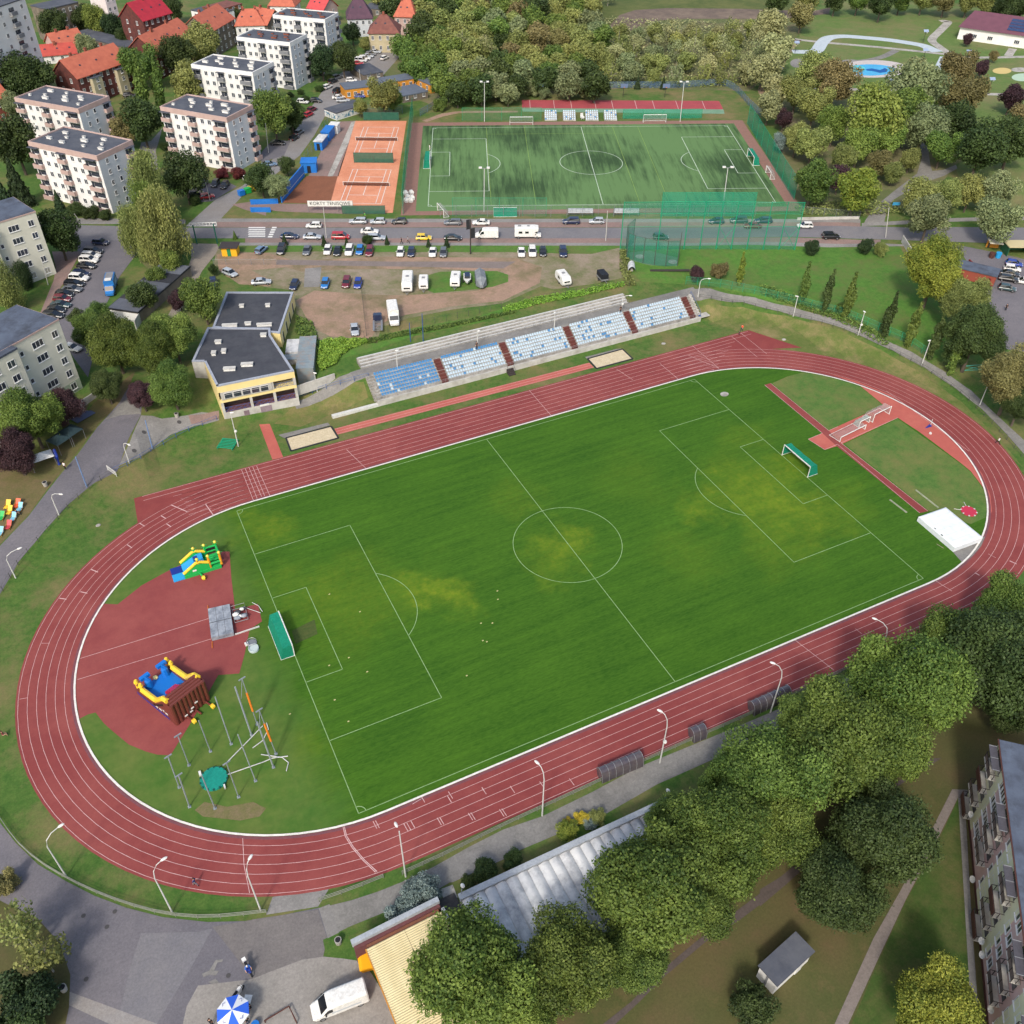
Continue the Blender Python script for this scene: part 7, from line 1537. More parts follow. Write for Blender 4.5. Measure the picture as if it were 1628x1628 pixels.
# park east of the artificial pitch
tl(3,[(330,460,105,'olive','olive tree left of the splash pool'),(470,500,110,'brown','brownish tree covering the left end of the splash pool'),(230,560,90,'olive','olive tree beside the dirt track'),(340,640,100,'olive','olive tree above the purple tree'),(465,760,92,'lime','light green tree left of the largest one in the park'),(700,720,150,'lime','largest light green tree in the middle of the park'),(620,880,100,'lime','low light green tree below the largest one'),(800,850,90,'lime','light green tree right below the largest one'),(960,560,140,'grey','grey-green tree right of the splash pool'),(1110,570,60,'lime','small light green tree at the white ramp'),(1220,420,95,'brown','dark brown tree right of the white ramp'),(1250,590,110,'brown','brown tree below the dark brown one'),(900,700,130,'green','green tree right of the largest light one'),(1010,790,110,'grey','grey-green tree above the path fork'),(1220,760,110,'dark','dark tree above the birch at the fork'),(1130,900,90,'green','birch with a white trunk at the path fork'),(150,730,55,'purple','purple tree beyond the green netting'),(230,850,80,'olive','olive bush tree beyond the netting'),(330,880,95,'olive','second olive bush tree beyond the netting'),(330,1110,115,'green','green tree by the right corner of the artificial pitch'),(600,1160,115,'yellow','bright yellow-green round tree above the low pale wall'),(490,1100,70,'purple','dark purple tree between two green ones'),(820,1060,58,'olive','thin olive tree left of the park path'),(930,980,58,'olive','thin tree left of the park path, upper'),(1370,900,135,'dark','dark tree on the slope right of the fork'),(1560,860,115,'dark','dark green tree at the right edge of the park'),(1640,740,85,'brown','brown tree cut by the right edge in the park'),(1555,600,65,'purple','large purple tree on the park lawn'),(1370,420,40,'purple','small purple tree left of the sand circle'),(1280,240,28,'purple','tiny purple tree before the white hall'),(1445,345,26,'brown','small bare tree below the white hall'),(980,1210,95,'olive','left birch of the group right of the path'),(1160,1200,85,'olive','second birch of the group right of the path'),(1300,1180,85,'olive','third birch of the group right of the path'),(1460,1170,100,'grey','fourth birch of the group right of the path'),(1050,1330,115,'grey','grey-green tree overhanging the street'),(1470,1350,115,'grey','grey-green tree overhanging the street near the east car park'),(520,980,80,'olive','olive scrub tree above the bright round one'),(740,1000,70,'brown','brown scrub tree in the clearing'),(130,870,48,'blue','blue spruce beyond the netting')],'trees of the east park',kind='mid')
tl(3,[(60,160,90,'bare','thin pale tree at the left of the park lawn'),(110,310,95,'bare','thin pale tree beside the dirt track'),(30,420,90,'bare','thin pale tree below the other by the dirt track'),(260,90,70,'brown','brown tree at the top left of the park lawn'),(950,430,70,'bare','thin grey tree between pool and ramp'),(90,560,80,'bare','thin pale tree where the dirt track ends'),(60,650,80,'bare','lowest thin pale tree by the dirt track')],'thin trees of the park',kind='far')
tl(3,[(100,5,60,'dark','dark tree at the top edge left of the park'),(290,0,60,'olive','olive tree at the top edge'),(470,-5,60,'dark','dark tree at the top edge above the park lawn'),(610,-10,60,'green','green tree at the top edge above the park lawn'),(755,15,68,'dark','rounded dark tree at the top edge above the park lawn'),(870,-5,55,'green','green tree right of the rounded dark one at the top'),(1010,-15,60,'olive','olive tree at the top edge over the far lawn'),(1150,-5,62,'brown','brown tree at the top edge right of centre in the park'),(1290,-5,62,'olive','olive tree at the top edge left of the plum roof'),(1400,10,55,'olive','olive tree touching the plum roof from behind'),(1530,45,70,'dark','dark tree behind the plum roof'),(1630,30,60,'dark','dark tree in the top right corner')],'trees at the top right edge',kind='mid')
# the wood behind the artificial pitch
wr =random.Random(21); rows_ =[(-8,600,1010),(6,640,960),(20,610,955),(36,660,950),(52,655,1245),(68,625,1250),(84,632,1250),(100,640,1240),(116,645,1200),(132,690,960),(146,700,830)]
for ri,(y0,xa,xb) in enumerate(rows_):
 sp =26 +ri *.9; n =min(30,int((xb - xa) /sp));
 for i in range(n):
  x =xa +(xb - xa) *(i +.5) /n +wr.uniform(-6,6); y =y0 +wr.uniform(-5,5); rp =wr.uniform(13,20) +ri *.35
  if 985 < x < 1250 and y < 40: continue
  east =x > 960
  col =wr.choice(['olive','bare','olive','grey','bare','willow','olive']) if east else wr.choice(['olive','green','dark','grey','green','olive','brown','willow'])
  kind ='sparse' if (east and wr.random() < .45) else 'far'
  if ri > 7 and not east: col =wr.choice(['grey','dark','green','grey'])
  if x < 700 and ri > 3: col =wr.choice(['dark','green','green'])
  tree(x,y,rp *(.72 if east else 1),kind,col,f'{TW[col]} tree, {ORD[i]} from left in the {ORD[ri]} row of the wood','tree','tree','trees of the wood behind the artificial pitch',clear=.3)
for i,(x,y) in enumerate(((772,82),(735,72),(1068,55),(1148,80))):
 tree(x,y,16,'sparse','bare',f'pale bare tree standing out of the wood, {ORD[i]} from left','tree','tree','bare trees of the wood',clear=.6)
for i,(x,y) in enumerate(((1014,132),(1055,132))): tree(x,y,6,'cone','conifer',('left','right')[i] +' small spruce by the blue-grey fence beyond the red court','spruce','spruce','spruces beyond the red court',clear=0)
for i,(x,y,r) in enumerate(((866,148,10),(930,146,12),(850,140,14),(700,166,12))): tree(x,y,r,'mid','grey' if i < 3 else 'green',f'willow bush at the wood edge above the red court, {ORD[i]} listed from the pitch side','bush','bush','bushes at the wood edge',clear=0)
# creeping hedge behind the terrace, weeds along the lot edge
def patch(pxs,hgt,m_,name,n=2600,leaf=.16,seed=0):
 g =random.Random(seed); P =[T(*p) for p in pxs]; xs =[p.x for p in P]; ys =[p.y for p in P]; m =MB(); c =0
 from mathutils.geometry import intersect_point_tri_2d
 tr =tessellate_polygon([[Vector((p.x,p.y,0)) for p in P]])
 T_ =[[Vector((P[i].x,P[i].y)) for i in t] for t in tr]; ar =[abs((a[1] - a[0]).cross(a[2] - a[0])) for a in T_]
 for _ in range(n):
  a,b,c_ =g.choices(T_,ar)[0]; u,v =g.random(),g.random()
  if u +v > 1: u,v =1 - u,1 - v
  q =a +(b - a) *u +(c_ - a) *v; h =hgt *(.35 +.65 *(.5 +.5 *math.sin(q.x *1.7) *math.cos(q.y *2.1))) *g.uniform(.3,1)
  z =hz(q.x,q.y) +h; A =Vector([g.gauss(0,1) for _ in range(3)]).normalized(); N =Vector((g.gauss(0,.5),g.gauss(0,.5),1)).normalized(); A =(A - N *A.dot(N)).normalized(); B =N.cross(A); s =leaf *g.uniform(.6,1.3); p =Vector((q.x,q.y,z))
  m.add([p - A *s,p - B *s *.7,p +A *s,p +B *s *.7],[(0,1,2,3)])
 o =m.obj(name,[m_]); o['kind'] ='stuff'; at =o.data.attributes.new('tint','FLOAT','FACE'); v =[g.random() for _ in range(len(o.data.polygons))]; at.data.foreach_set('value',v); return o
patch([Q(11,*p) for p in ((430,550),(560,545),(700,540),(720,565),(620,600),(560,640),(520,700),(430,740),(405,700),(420,600))],1.0,LM['bushlime'],'creeping_hedge',5200,.2,1)
patch([Q(11,*p) for p in ((275,400),(370,430),(410,520),(410,640),(330,540),(270,500))],.7,LM['green'],'weeds',1500,.2,2)
patch([Q(12,*p) for p in ((0,345),(200,285),(450,245),(640,205),(750,190),(745,215),(500,275),(250,320),(0,385))],.6,LM['bushlime'],'weeds',3000,.2,3)
patch([Q(11,*p) for p in ((700,545),(900,500),(1200,450),(1628,360),(1628,380),(1200,475),(900,530),(720,570))],.5,LM['green'],'weeds',3000,.2,4)
patch([(985,398),(1000,398),(1003,440),(1012,455),(996,455),(985,430)],.6,LM['olive'],'weeds',1200,.22,5)
patch([Q(13,*p) for p in ((0,200),(200,270),(400,340),(600,420),(800,560),(780,590),(580,480),(380,400),(190,330),(0,260))],.7,LM['green'],'weeds',2500,.2,6)
patch([(1262,330),(1300,320),(1420,322),(1440,340),(1370,344),(1275,342)],.8,LM['olive'],'undergrowth',1800,.3,7)
patch([(640,150),(760,150),(960,142),(1200,138),(1240,170),(1230,120),(900,130),(640,130)],1.2,LM['olive'],'undergrowth',4500,.38,8)
patch([(960,30),(1240,40),(1250,120),(960,130)],1.6,LM['bare'],'undergrowth',5200,.45,9)
# ================================================================= inflatables
def imat(n,c): return mat('vinyl_' +n,c,None,rough=.35,spec=.5)
VB,VD,VY,VG,VR,VN,VLB =imat('blue',(24,116,206)),imat('navy',(28,52,140)),imat('yellow',(246,206,60)),imat('green',(34,176,84)),imat('red',(206,34,52)),imat('brown',(112,58,50)),imat('light_blue',(46,160,220))
VW =imat('white',(232,230,224))
def frame_(o,x,y):   # thing at o with +x towards x-pixel
 O,X =T(*o),T(*x); a =math.atan2(X.y - O.y,X.x - O.x); Y =T(*y); d =Vector((math.cos(a),math.sin(a))); W_ =Vector((Y.x - O.x,Y.y - O.y)); return O,a,(X - O).length,abs(d.cross(W_))
def cyl(name,t,p,q,r,m_,n=10,caps=True): m =MB(); m.tube([p,q],r,n); o =m.obj(name,[m_],t,smooth=False); return o
O,a,Wd,Ln =frame_((282,1155),(336,1112),(213,1108))
t =thing('bouncy_slide',(O.x,O.y,.05),'large brown-backed inflatable slide with blue bed and yellow stair windows','inflatable slide',None,a)
H =5.0
m =MB(); m.box(0,Wd,1.6,Ln,0,.5); m.obj('base',[VD],t)
m =MB(); m.box(.5,Wd - .5,3.2,Ln - .3,.501,.75); m.obj('bed',[VB],t)
m =MB()
for i in range(9):
 y =.25 +.0; x =Wd *(i +.5) /9; m.tube([(x,.35,0),(x,.35,H *.82)],Wd /15.5,10)
m.box(.1,Wd - .1,.36,.9,0,H *.82)
for k in range(4): z =H *.8 +.2 *k; r =.28; m.tube([(.2 +.35 *k *.3,.35 +.35 *k,z),(Wd - .2 - .35 *k *.3,.35 +.35 *k,z)],r,8)
m.obj('back_wall',[VN],t)
for s,x in ((0,.35),(1,Wd - .35)):
 m =MB(); m.loft([[(x - .33,.6,0),(x +.33,.6,0),(x +.33,.6,H *.86),(x - .33,.6,H *.86)],[(x - .33,1.9,0),(x +.33,1.9,0),(x +.33,1.9,H *.8),(x - .33,1.9,H *.8)],[(x - .33,4.4,0),(x +.33,4.4,0),(x +.33,4.4,1.5),(x - .33,4.4,1.5)],[(x - .33,Ln,0),(x +.33,Ln,0),(x +.33,Ln,1.2),(x - .33,Ln,1.2)]]); m.obj('side_wall',[VN],t)
 m =MB(); m.tube([(x,.9,H *.9),(x,1.9,H *.86),(x,4.4,1.85),(x,Ln - 1.2,1.5)],.4,8); q =m.obj('handrail',[VY],t)
 m =MB(); xx =x - .34 if s == 0 else x +.34
 for k in range(8): y =2.0 +k *.38; z =lerp(H *.66,1.2,min(1,(y - 1.9) /2.5)); m.box(min(xx,xx +(-.03 if s == 0 else .03)),max(xx,xx +(-.03 if s == 0 else .03)),y,y +.22,z - .42,z)
 m.obj('stair_windows',[DARK],t)
 for y in (Ln - 1.1,Ln - .1):
  m =MB(); m.tube([(x,y,.4),(x,y,2.3)],.24,8); m.tube([(x,y,2.3),(x,y,2.75)],[.36,.2],8); m.obj('corner_post',[VY],t)
 m =MB(); m.tube([(x,Ln - 1.0,1.9),(x,Ln - .2,1.9)],.2,8); m.obj('crossbar',[VN],t)
m =MB(); n =8
for i in range(n): x0 =.75 +(Wd - 1.5) *i /n; w =(Wd - 1.5) /n; m.tube([(x0 +w /2,1.6,H *.62),(x0 +w /2,2.2,H *.58),(x0 +w /2,4.6,.8)],w *.52,6)
m.obj('slide',[VB],t)
m =MB(); m.loft([[(Wd *.4,1.9,H *.58 +.4),(Wd *.62,1.9,H *.58 +.4),(Wd *.62,1.9,H *.58 +.9),(Wd *.4,1.9,H *.58 +.9)],[(Wd *.36,5.0,.9),(Wd *.66,5.0,.9),(Wd *.66,5.0,1.5),(Wd *.36,5.0,1.5)]]); m.obj('divider',[VR],t)
m =MB(); m.box(Wd *.44,Wd *.6,4.7,5.2,.76,1.1); m.obj('divider_end',[VW],t)
for x in (.9,Wd - .9):
 m =MB(); m.box(x - .8,x +.8,.95,2.0,H *.5,H *.62); m.tube([(x - .6,1.2,H *.8),(x +.6,1.2,H *.8)],.3,8); m.obj('stair_top',[imat('camo',(58,54,36))],t)
for x in (Wd *.28,Wd *.76):
 m =MB(); m.tube([(x,Ln - .9,.5),(x,Ln - .8,1.9),(x,Ln - .3,2.5)],[.6,.5,.4],10); m.box(x - .75,x +.75,Ln - .6,Ln - .05,2.2,2.7); m.obj('entry_pillar',[VB],t)
m =MB(); m.sphere((Wd *.52,Ln - .3,.9),.35,8,6,sc=(1,1.2,.6)); m.obj('entry_pad',[imat('cream',(240,224,150))],t)
for x in (Wd *.3,Wd *.55,Wd *.85):
 m =MB(); m.tube([(x,0,.3),(x +.1,-1.1,.2)],.15,6); m.obj('blower_tube',[VN],t)
for x in (Wd *.3 +.12,Wd *.85 +.12):
 m =MB(); m.sphere((x,-1.35,.32),.32,10,8); m.tube([(x - .2,-1.35,.3),(x +.2,-1.35,.3)],.38,10); m.obj('blower',[VY],t)
m =MB()
for (x,z) in ((.25,.6),(.4,.62),(.45,1.1),(.58,1.6)): m.box(Wd *x,Wd *x +.45,-.02 - .1,-.0,z,z +.16)
m.obj('label_patch',[VW],t)
m =MB()
for (y,z,l) in ((1.6,1.1,.5),(2.3,1.25,.35),(3.0,.9,.55),(3.9,.8,.4)): m.box(-.03,.0,y,y +l,z,z +.3)
m.obj('side_print',[VW],t)
# green playground slide
O,a,Wd,Ln =frame_((283,925),(353,903),(277,905)); Ln =3.4
t =thing('bouncy_castle',(O.x,O.y,.05),'small green and yellow inflatable playground with a blue slide','inflatable slide',None,a); W2 =Wd
m =MB(); m.box(1.2,W2,0,Ln,0,.55); m.obj('base',[VG],t)
m =MB(); m.box(-.6,1.19,.05,1.7,0,.12); m.obj('landing_mat',[VLB],t); m =MB(); m.box(-.6,1.19,1.72,3.3,0,.13); m.obj('landing_mat',[VD],t)
m =MB(); m.loft([[(1.2,.6,.56),(1.2,Ln - .6,.56),(1.2,Ln - .6,.7),(1.2,.6,.7)],[(3.9,.6,.56),(3.9,Ln - .6,.56),(3.9,Ln - .6,2.0),(3.9,.6,2.0)],[(4.7,.6,.56),(4.7,Ln - .6,.56),(4.7,Ln - .6,2.0),(4.7,.6,2.0)]]); m.obj('slide',[VLB],t)
for y in (.3,Ln - .3):
 m =MB(); m.loft([[(1.3,y - .22,.551),(1.3,y +.22,.551),(1.3,y +.22,.8),(1.3,y - .22,.8)],[(3.6,y - .22,.551),(3.6,y +.22,.551),(3.6,y +.22,2.2),(3.6,y - .22,2.2)],[(5.3,y - .22,.551),(5.3,y +.22,.551),(5.3,y +.22,1.6),(5.3,y - .22,1.6)]]); m.obj('side_wall',[VG],t)
 m =MB(); m.tube([(1.2,y,.95),(3.4,y,2.4),(3.9,y,2.45),(5.3,y,1.8)],.24,8); m.obj('handrail',[VY],t)
m =MB(); m.box(3.2,3.9,1.0,2.4,2.02,2.05); m.obj('slide_print',[VD],t)
m =MB(); m.box(2.6,3.2,.05,.07,.95,1.3); m.obj('side_print',[VW],t)
for (x,y) in ((3.7,.3),(3.7,Ln - .3),(5.4,.3),(5.4,Ln - .3),(7.2,.35),(7.2,Ln - .3)):
 m =MB(); m.tube([(x,y,.55),(x,y,2.9)],.2,8); q =m.obj('palm_post',[VG if y > 1 else imat('amber',(236,158,40))],t)
 m =MB(); m.sphere((x,y,3.1),.26,8,6)
 for k in range(5): b =k *1.256; m.tube([(x,y,3.15),(x +.55 *math.cos(b),y +.55 *math.sin(b),3.0)],[.09,.02],4,1)
 m.obj('palm_top',[VY,VG],q)
m =MB()
for z in (1.5,2.4): m.tube([(5.4,Ln - .3,z),(7.2,Ln - .3,z)],.17,8); m.tube([(7.2,.35,z),(7.2,Ln - .3,z)],.17,8)
for y in (1.2,1.7,2.2): m.tube([(5.5,y,1.2),(7.1,y,1.2)],.2,8)
m.tube([(5.4,.3,1.3),(7.2,.35,1.3)],.2,8); m.obj('rail_tubes',[VG],t)
m =MB(); m.box(5.6,7.0,Ln - .34,Ln - .3,1.6,2.3); m.obj('mesh_window',[DARK],t)
m =MB(); m.tube([(3.6,0,.3),(3.8,-1,.25)],.15,6); m.obj('blower_tube',[VG],t); m =MB(); m.sphere((3.85,-1.3,.32),.34,10,8); m.tube([(3.65,-1.3,.32),(4.05,-1.3,.32)],.38,10); m.obj('blower',[VY],t)
# ================================================================= athletics equipment
MATG =mat('mat_cover_grey',(168,174,182),(140,148,158),1.3,.7,detail=7,c3=(110,116,126),scale3=.9,coords='obj')
O,a,L1_,W1_ =frame_(Q(20,1308,850),Q(20,1445,818),Q(20,1282,660))
t =thing('high_jump_mat',(O.x,O.y,.05),'grey covered high-jump mat on the red apron between the two inflatables','landing mat',None,a)
m =MB(); m.box(0,L1_,0,W1_ *.93,0,.75); m.obj('mat',[MATG],t)
m =MB(); m.box(-.02,L1_ +.02,W1_ *.45,W1_ *.47,.3,.765); m.box(L1_ *.33,L1_ *.345,-.02,W1_ *.94,.3,.76); m.box(L1_ *.66,L1_ *.675,-.02,W1_ *.94,.3,.76); m.obj('seam',[mat('seam_dark',(84,88,94))],t)
for y in (-1.5,W1_ *.93 +.05): m =MB(); m.tube([(-.1 if y < 0 else -.05,y,.1),(0,y +1.3,.12)],.05,5); m.obj('bar',[ORANGE],t)
O,a,L1_,W1_ =frame_(Q(20,1450,740),Q(20,1520,720),Q(20,1450,650)); t =thing('equipment_trolley',(O.x,O.y,.05),'metal trolley heaped with grey tarpaulins beside the high-jump mat','trolley',None,a)
m =MB();
for s in (0,2.0): m.tube([(s,-.2,.3),(s,2.6,.3)],.05,5)
for s in (-.2,1.2,2.6): m.tube([(0,s,.3),(2.0,s,.3)],.05,5)
m.tube([(0,2.6,.3),(0,2.6,1.1),(2,2.6,1.1),(2,2.6,.3)],.04,5); m.obj('frame',[STEEL],t)
g =random.Random(4); m =MB()
for k in range(9): m.sphere((g.uniform(.3,1.7),g.uniform(.1,2.1),.6 +g.uniform(0,.3)),g.uniform(.3,.5),7,5,k % 3,sc=(1.2,.9,.6))
m.obj('tarpaulin_heap',[MATG,WHITE,mat('tarp_charcoal',(66,70,74))],t)
m =MB(); m.tube([(2.1,2.4,.15),(4.0,.4,.2)],.05,5); m.tube([(3.2,3.2,.1),(4.0,2.0,.2),(4.3,.6,.15)],.05,5); m.obj('rail',[WPOLE],t)
p,q =T(*Q(20,1450,815)),T(*Q(20,1600,765)); t =thing('throwing_rail',p,'long white rail at the edge of the small red tongue','rail',rz=math.atan2(q.y - p.y,q.x - p.x)); m =MB(); m.box(0,(q - p).length,0,.15,.05,.25); m.obj('rail',[WPOLE],t)
for i,(x,y,r) in enumerate(((1552,865,.75),(1565,903,.75))):
 p =T(*Q(20,x,y)); t =thing('cable_reel',(p.x,p.y,.05),('open grey ring basket','flat pale disc')[i] +' on the grass left of the green goal','disc'); m =MB(); n =18
 m.prism([(r *math.cos(k *.349),r *math.sin(k *.349)) for k in range(n)],0,.25 if i else .1); m.tube([(r *.95 *math.cos(k *.349),r *.95 *math.sin(k *.349),.45) for k in range(n +1)],.05,4); m.obj('disc',[STEEL if not i else mat('disc_pale',(190,204,204))],t)
 if not i: m =MB(); m.box(-1.0,-.5,-.2,.3,0,.35); m.obj('weight',[WHITE],t)
# white pole-vault mat cover
O,a,L1_,W1_ =frame_(Q(23,1190,302),Q(23,1362,238),Q(23,968,110))
t =thing('pole_vault_cover',(O.x,O.y,.05),'large bright white cover over the pole-vault mat at the right end','mat cover',None,a); W1_ *= 1.0
m =MB(); m.loft([[(0,0,0),(L1_,0,0),(L1_,W1_,0),(0,W1_,0)],[(0.0,0,.95),(L1_,0,.95),(L1_,W1_,.95),(0,W1_,.95)],[(.5,.3,1.12),(L1_ - .5,.3,1.12),(L1_ - .5,W1_ - .3,1.12),(.5,W1_ - .3,1.12)]]); m.obj('cover',[mat('cover_white',(240,244,246),(226,232,236),.8,.5,coords='obj')],t)
m =MB()
for k in range(1,6): y =W1_ *k /6; m.box(.5,L1_ - .5,y - .02,y +.02,1.1,1.135)
m.obj('seam',[mat('seam_pale',(206,214,220))],t)
m =MB(); m.box(.1,.3,W1_ *.35,W1_ *.4,1.0,1.12); m.box(.25,.4,W1_ *.55,W1_ *.6,1.05,1.14); m.obj('stain',[mat('stain_grey',(130,136,132))],t)
p =T(*Q(23,1287,52)); t =thing('throwing_ring',(p.x,p.y,.03),'crimson shot-put ring lying on the grass near the white cover','ring'); m =MB(); m.prism([(1.35 *math.cos(k *.26),1.35 *math.sin(k *.26)) for k in range(24)],0,.12); m.obj('platform',[mat('ring_crimson',(190,52,78),None)],t)
m =MB()
for k in range(8): b =k *.785; m.box(1.3 *math.cos(b) - .12,1.3 *math.cos(b) +.12,1.3 *math.sin(b) - .12,1.3 *math.sin(b) +.12,.05,.16)
m.tube([(.6,1.2,.1),(1.1,2.2,.1)],.05,4); m.tube([(-1.1,.9,.1),(-1.9,1.6,.1)],.05,4); m.obj('lug',[WPOLE],t)
for (a_,b_,l) in ((Q(13,800,1530),Q(13,905,1610),'pale board lying in the grass left of the white cover'),(Q(13,960,1470),Q(13,1100,1580),'pale worn strip board right of the javelin runway')):
 P,q =T(*a_),T(*b_); t =thing('board',(P.x,P.y,.02),l,'board','boards by the javelin runway',math.atan2(q.y - P.y,q.x - P.x)); m =MB(); m.box(0,(q - P).length,-.15,.15,0,.1); m.obj('plank',[mat('board_pale',(168,168,146),(130,140,110),1,.9)],t)
p =T(*Q(13,1050,1075)); t =thing('high_jump_stand',p,'blue-footed high-jump stand on the bright red fan','high-jump stand'); m =MB(); m.loft([[(-1.6,-.2,.05),(0,-.3,.05),(0,.3,.05)],[(-1.6,-.2,.12),(0,-.3,.3),(0,.3,.3)]]); m.obj('foot',[VD],t); m =MB(); m.tube([(0,0,.05),(.1,.1,1.6)],.05,5); m.obj('post',[WPOLE],t); m =MB(); m.box(-2.2,-1.9,-2.2,-1.8,.05,.4); m.obj('weight',[WHITE],t)
p =T(*Q(12,1363,880)); t =thing('manhole',(p.x,p.y,.03),'round stony patch cover on the grass behind the far goal line','cover'); m =MB(); m.prism([(.9 *math.cos(k *.35),.75 *math.sin(k *.35)) for k in range(18)],0,.07); m.obj('slab',[CONC],t)
for (q_,l) in ((Q(20,602,138),'grey stone cover on the grass bank inside the west road'),(Q(12,988,568),'small pale stone on the grass right of the sand pit'),(Q(13,148,543),'small white stone on the bank above the bend')):
 p =T(*q_); t =thing('stone',p,l,'stone','stones on the grass'); m =MB(); m.sphere((0,0,.05),.55,9,5,sc=(1,.8,.25)); m.obj('slab',[CONC],t)
# dismantled throwing cage poles
GALV =mat('galvanised',(158,166,172),(140,148,156),2,.5,.2)
PL_ =[((400,1169),(373.6,1092),.13,0),((409,1152),(384.7,1079),.07,2),((367.6,1183),(342,1108),.09,0),((334.6,1194.7),(316,1145.7),.08,0),((300.6,1216.7),(282.5,1169),.08,1),((285,1251.9),(267,1202.5),.09,1),((301.3,1282.8),(283.8,1232.5),.1,1),((341.9,1285.4),(320.7,1232.5),.09,0),((379.3,1267.3),(360,1213),.08,1),((406.3,1241.5),(378,1167.6),.08,0),((438.7,1198.6),(412,1129),.07,2),((434.8,1220),(409,1148),.12,0)]
for i,(b,q,r,k) in enumerate(PL_):
 P,qq,d =fit(b,None,q,3,8.5); h =qq - P
 o_ =sorted(range(len(PL_)),key=lambda j: PL_[j][0][0]).index(i)
 t =thing('cage_pole',P,f'{["plain grey", "T-topped grey", "orange-padded"][k]} cage pole, {ORD[o_]} from the left below the big slide','pole','poles of the dismantled throwing cage')
 m =MB(); m.tube([(0,0,0),tuple(h)],r,6); m.obj('post',[GALV],t); m =MB(); m.box(-.2,.2,-.2,.2,0,.06); m.obj('foot',[GALV],t)
 if k: u =h /h.length; m =MB(); m.box(-.5,.5,-.07,.07,-.07,.07); m.obj('crosshead',[GALV],t,tuple(h)).rotation_euler =(0,0,.3)
 if k == 2: m =MB(); m.tube([tuple(h *.3),tuple(h *.7)],.14,8); m.obj('pad',[ORANGE],t); m =MB(); m.tube([tuple(h),(-1.0,.2,h.z *.72)],.04,4); m.obj('stay',[GALV],t)
for i,(pts,l) in enumerate((([Q(20,1385,1615),Q(20,1620,1375)],'long white bar slanting up through the cage poles'),([Q(30,1390,98),Q(30,1628,15),Q(31,130,-8),Q(31,225,-20)],'long white bar across the pale patch under the poles'),([Q(31,60,-30),Q(31,190,-12),Q(31,228,20),Q(31,215,72)],'hooked white bar at the right of the cage poles'),([(402,1190),(418,1178),(427,1160),(424,1150)],'short curved white bar among the cage poles'))):
 P =[T(*p) for p in pts]; t =thing('cage_bar',(P[0].x,P[0].y,.02),l,'bar','bars lying under the cage poles'); m =MB(); m.tube([tuple(p - P[0] +Vector((0,0,.1))) for p in P],.07,5); m.obj('bar',[WPOLE],t)
p =T(*Q(30,1320,122)); t =thing('green_cover',(p.x,p.y,.03),'round turquoise-green netted cover under the cage poles','cover'); m =MB(); n =24; m.prism([(1.75 *math.cos(k *.2618),1.75 *math.sin(k *.2618)) for k in range(n)],0,.3); m.obj('cover',[mat('cover_teal',(14,132,116),(24,146,128),2,.7)],t)
for k in range(14): b =k *.449; m =MB(); m.sphere((1.72 *math.cos(b),1.72 *math.sin(b),.28),.16,6,4); m.obj('clip',[mat('clip_dark',(20,78,70))],t)
m =MB(); m.box(-1.6,-1.3,1.2,1.9,.1,.35); m.box(.9,1.1,-2.1,-1.5,.1,.35); m.obj('block',[WHITE],t)
p =T(*Q(10,1405,1190)); t =thing('ladder_rack',p,'green slatted rack lying on the grass left of the clubhouse lamp','rack',rz=R(-35)); m =MB()
for k in range(7): m.box(-1.6,1.6,k *.45 - 1.5,k *.45 - 1.28,.3,.38)
m.obj('slat',[GPOST],t); m =MB(); m.box(-1.5,-1.4,-1.6,1.5,0,.29); m.box(1.4,1.5,-1.6,1.5,0,.29); m.obj('leg_frame',[GPOST],t)
p =T(*Q(13,1310,735)); t =thing('gate',p,'small turquoise gate frame beside the bank path at the right','gate',rz=R(-20)); m =MB(); m.tube([(-2,0,0),(-2,0,1.4),(2,0,1.4),(2,0,0)],.06,5); m.tube([(-2,0,.2),(2,0,1.3)],.04,4); m.tube([(-2,0,1.3),(2,0,.2)],.04,4); m.tube([(-2,0,.2),(2,0,.2)],.05,4); m.obj('frame',[mat('turquoise',(70,168,150))],t)
p =T(*Q(12,790,110)); t =thing('water_tank',p,'small pale curved shelter beside the throwing cage fence','shelter',rz=R(60)); m =MB(); n =8
for k in range(n): a0,a1 =math.pi *k /n,math.pi *(k +1) /n; m.quad((-1.6,.9 *math.cos(a0),1.5 *math.sin(a0)),(1.6,.9 *math.cos(a0),1.5 *math.sin(a0)),(1.6,.9 *math.cos(a1),1.5 *math.sin(a1)),(-1.6,.9 *math.cos(a1),1.5 *math.sin(a1)))
m.obj('shell',[METAL],t); m =MB(); m.box(-1.5,1.5,-.3,.3,.3,.4); m.obj('bench',[CONC],t)
P,q =T(*Q(12,905,120)),T(*Q(12,1145,130)); t =thing('beam',P,'long dark beam lying on the lawn below the throwing cage','beam',rz=math.atan2(q.y - P.y,q.x - P.x)); m =MB(); m.box(0,(q - P).length,-.25,.25,0,.35); m.obj('beam',[DARKM],t)
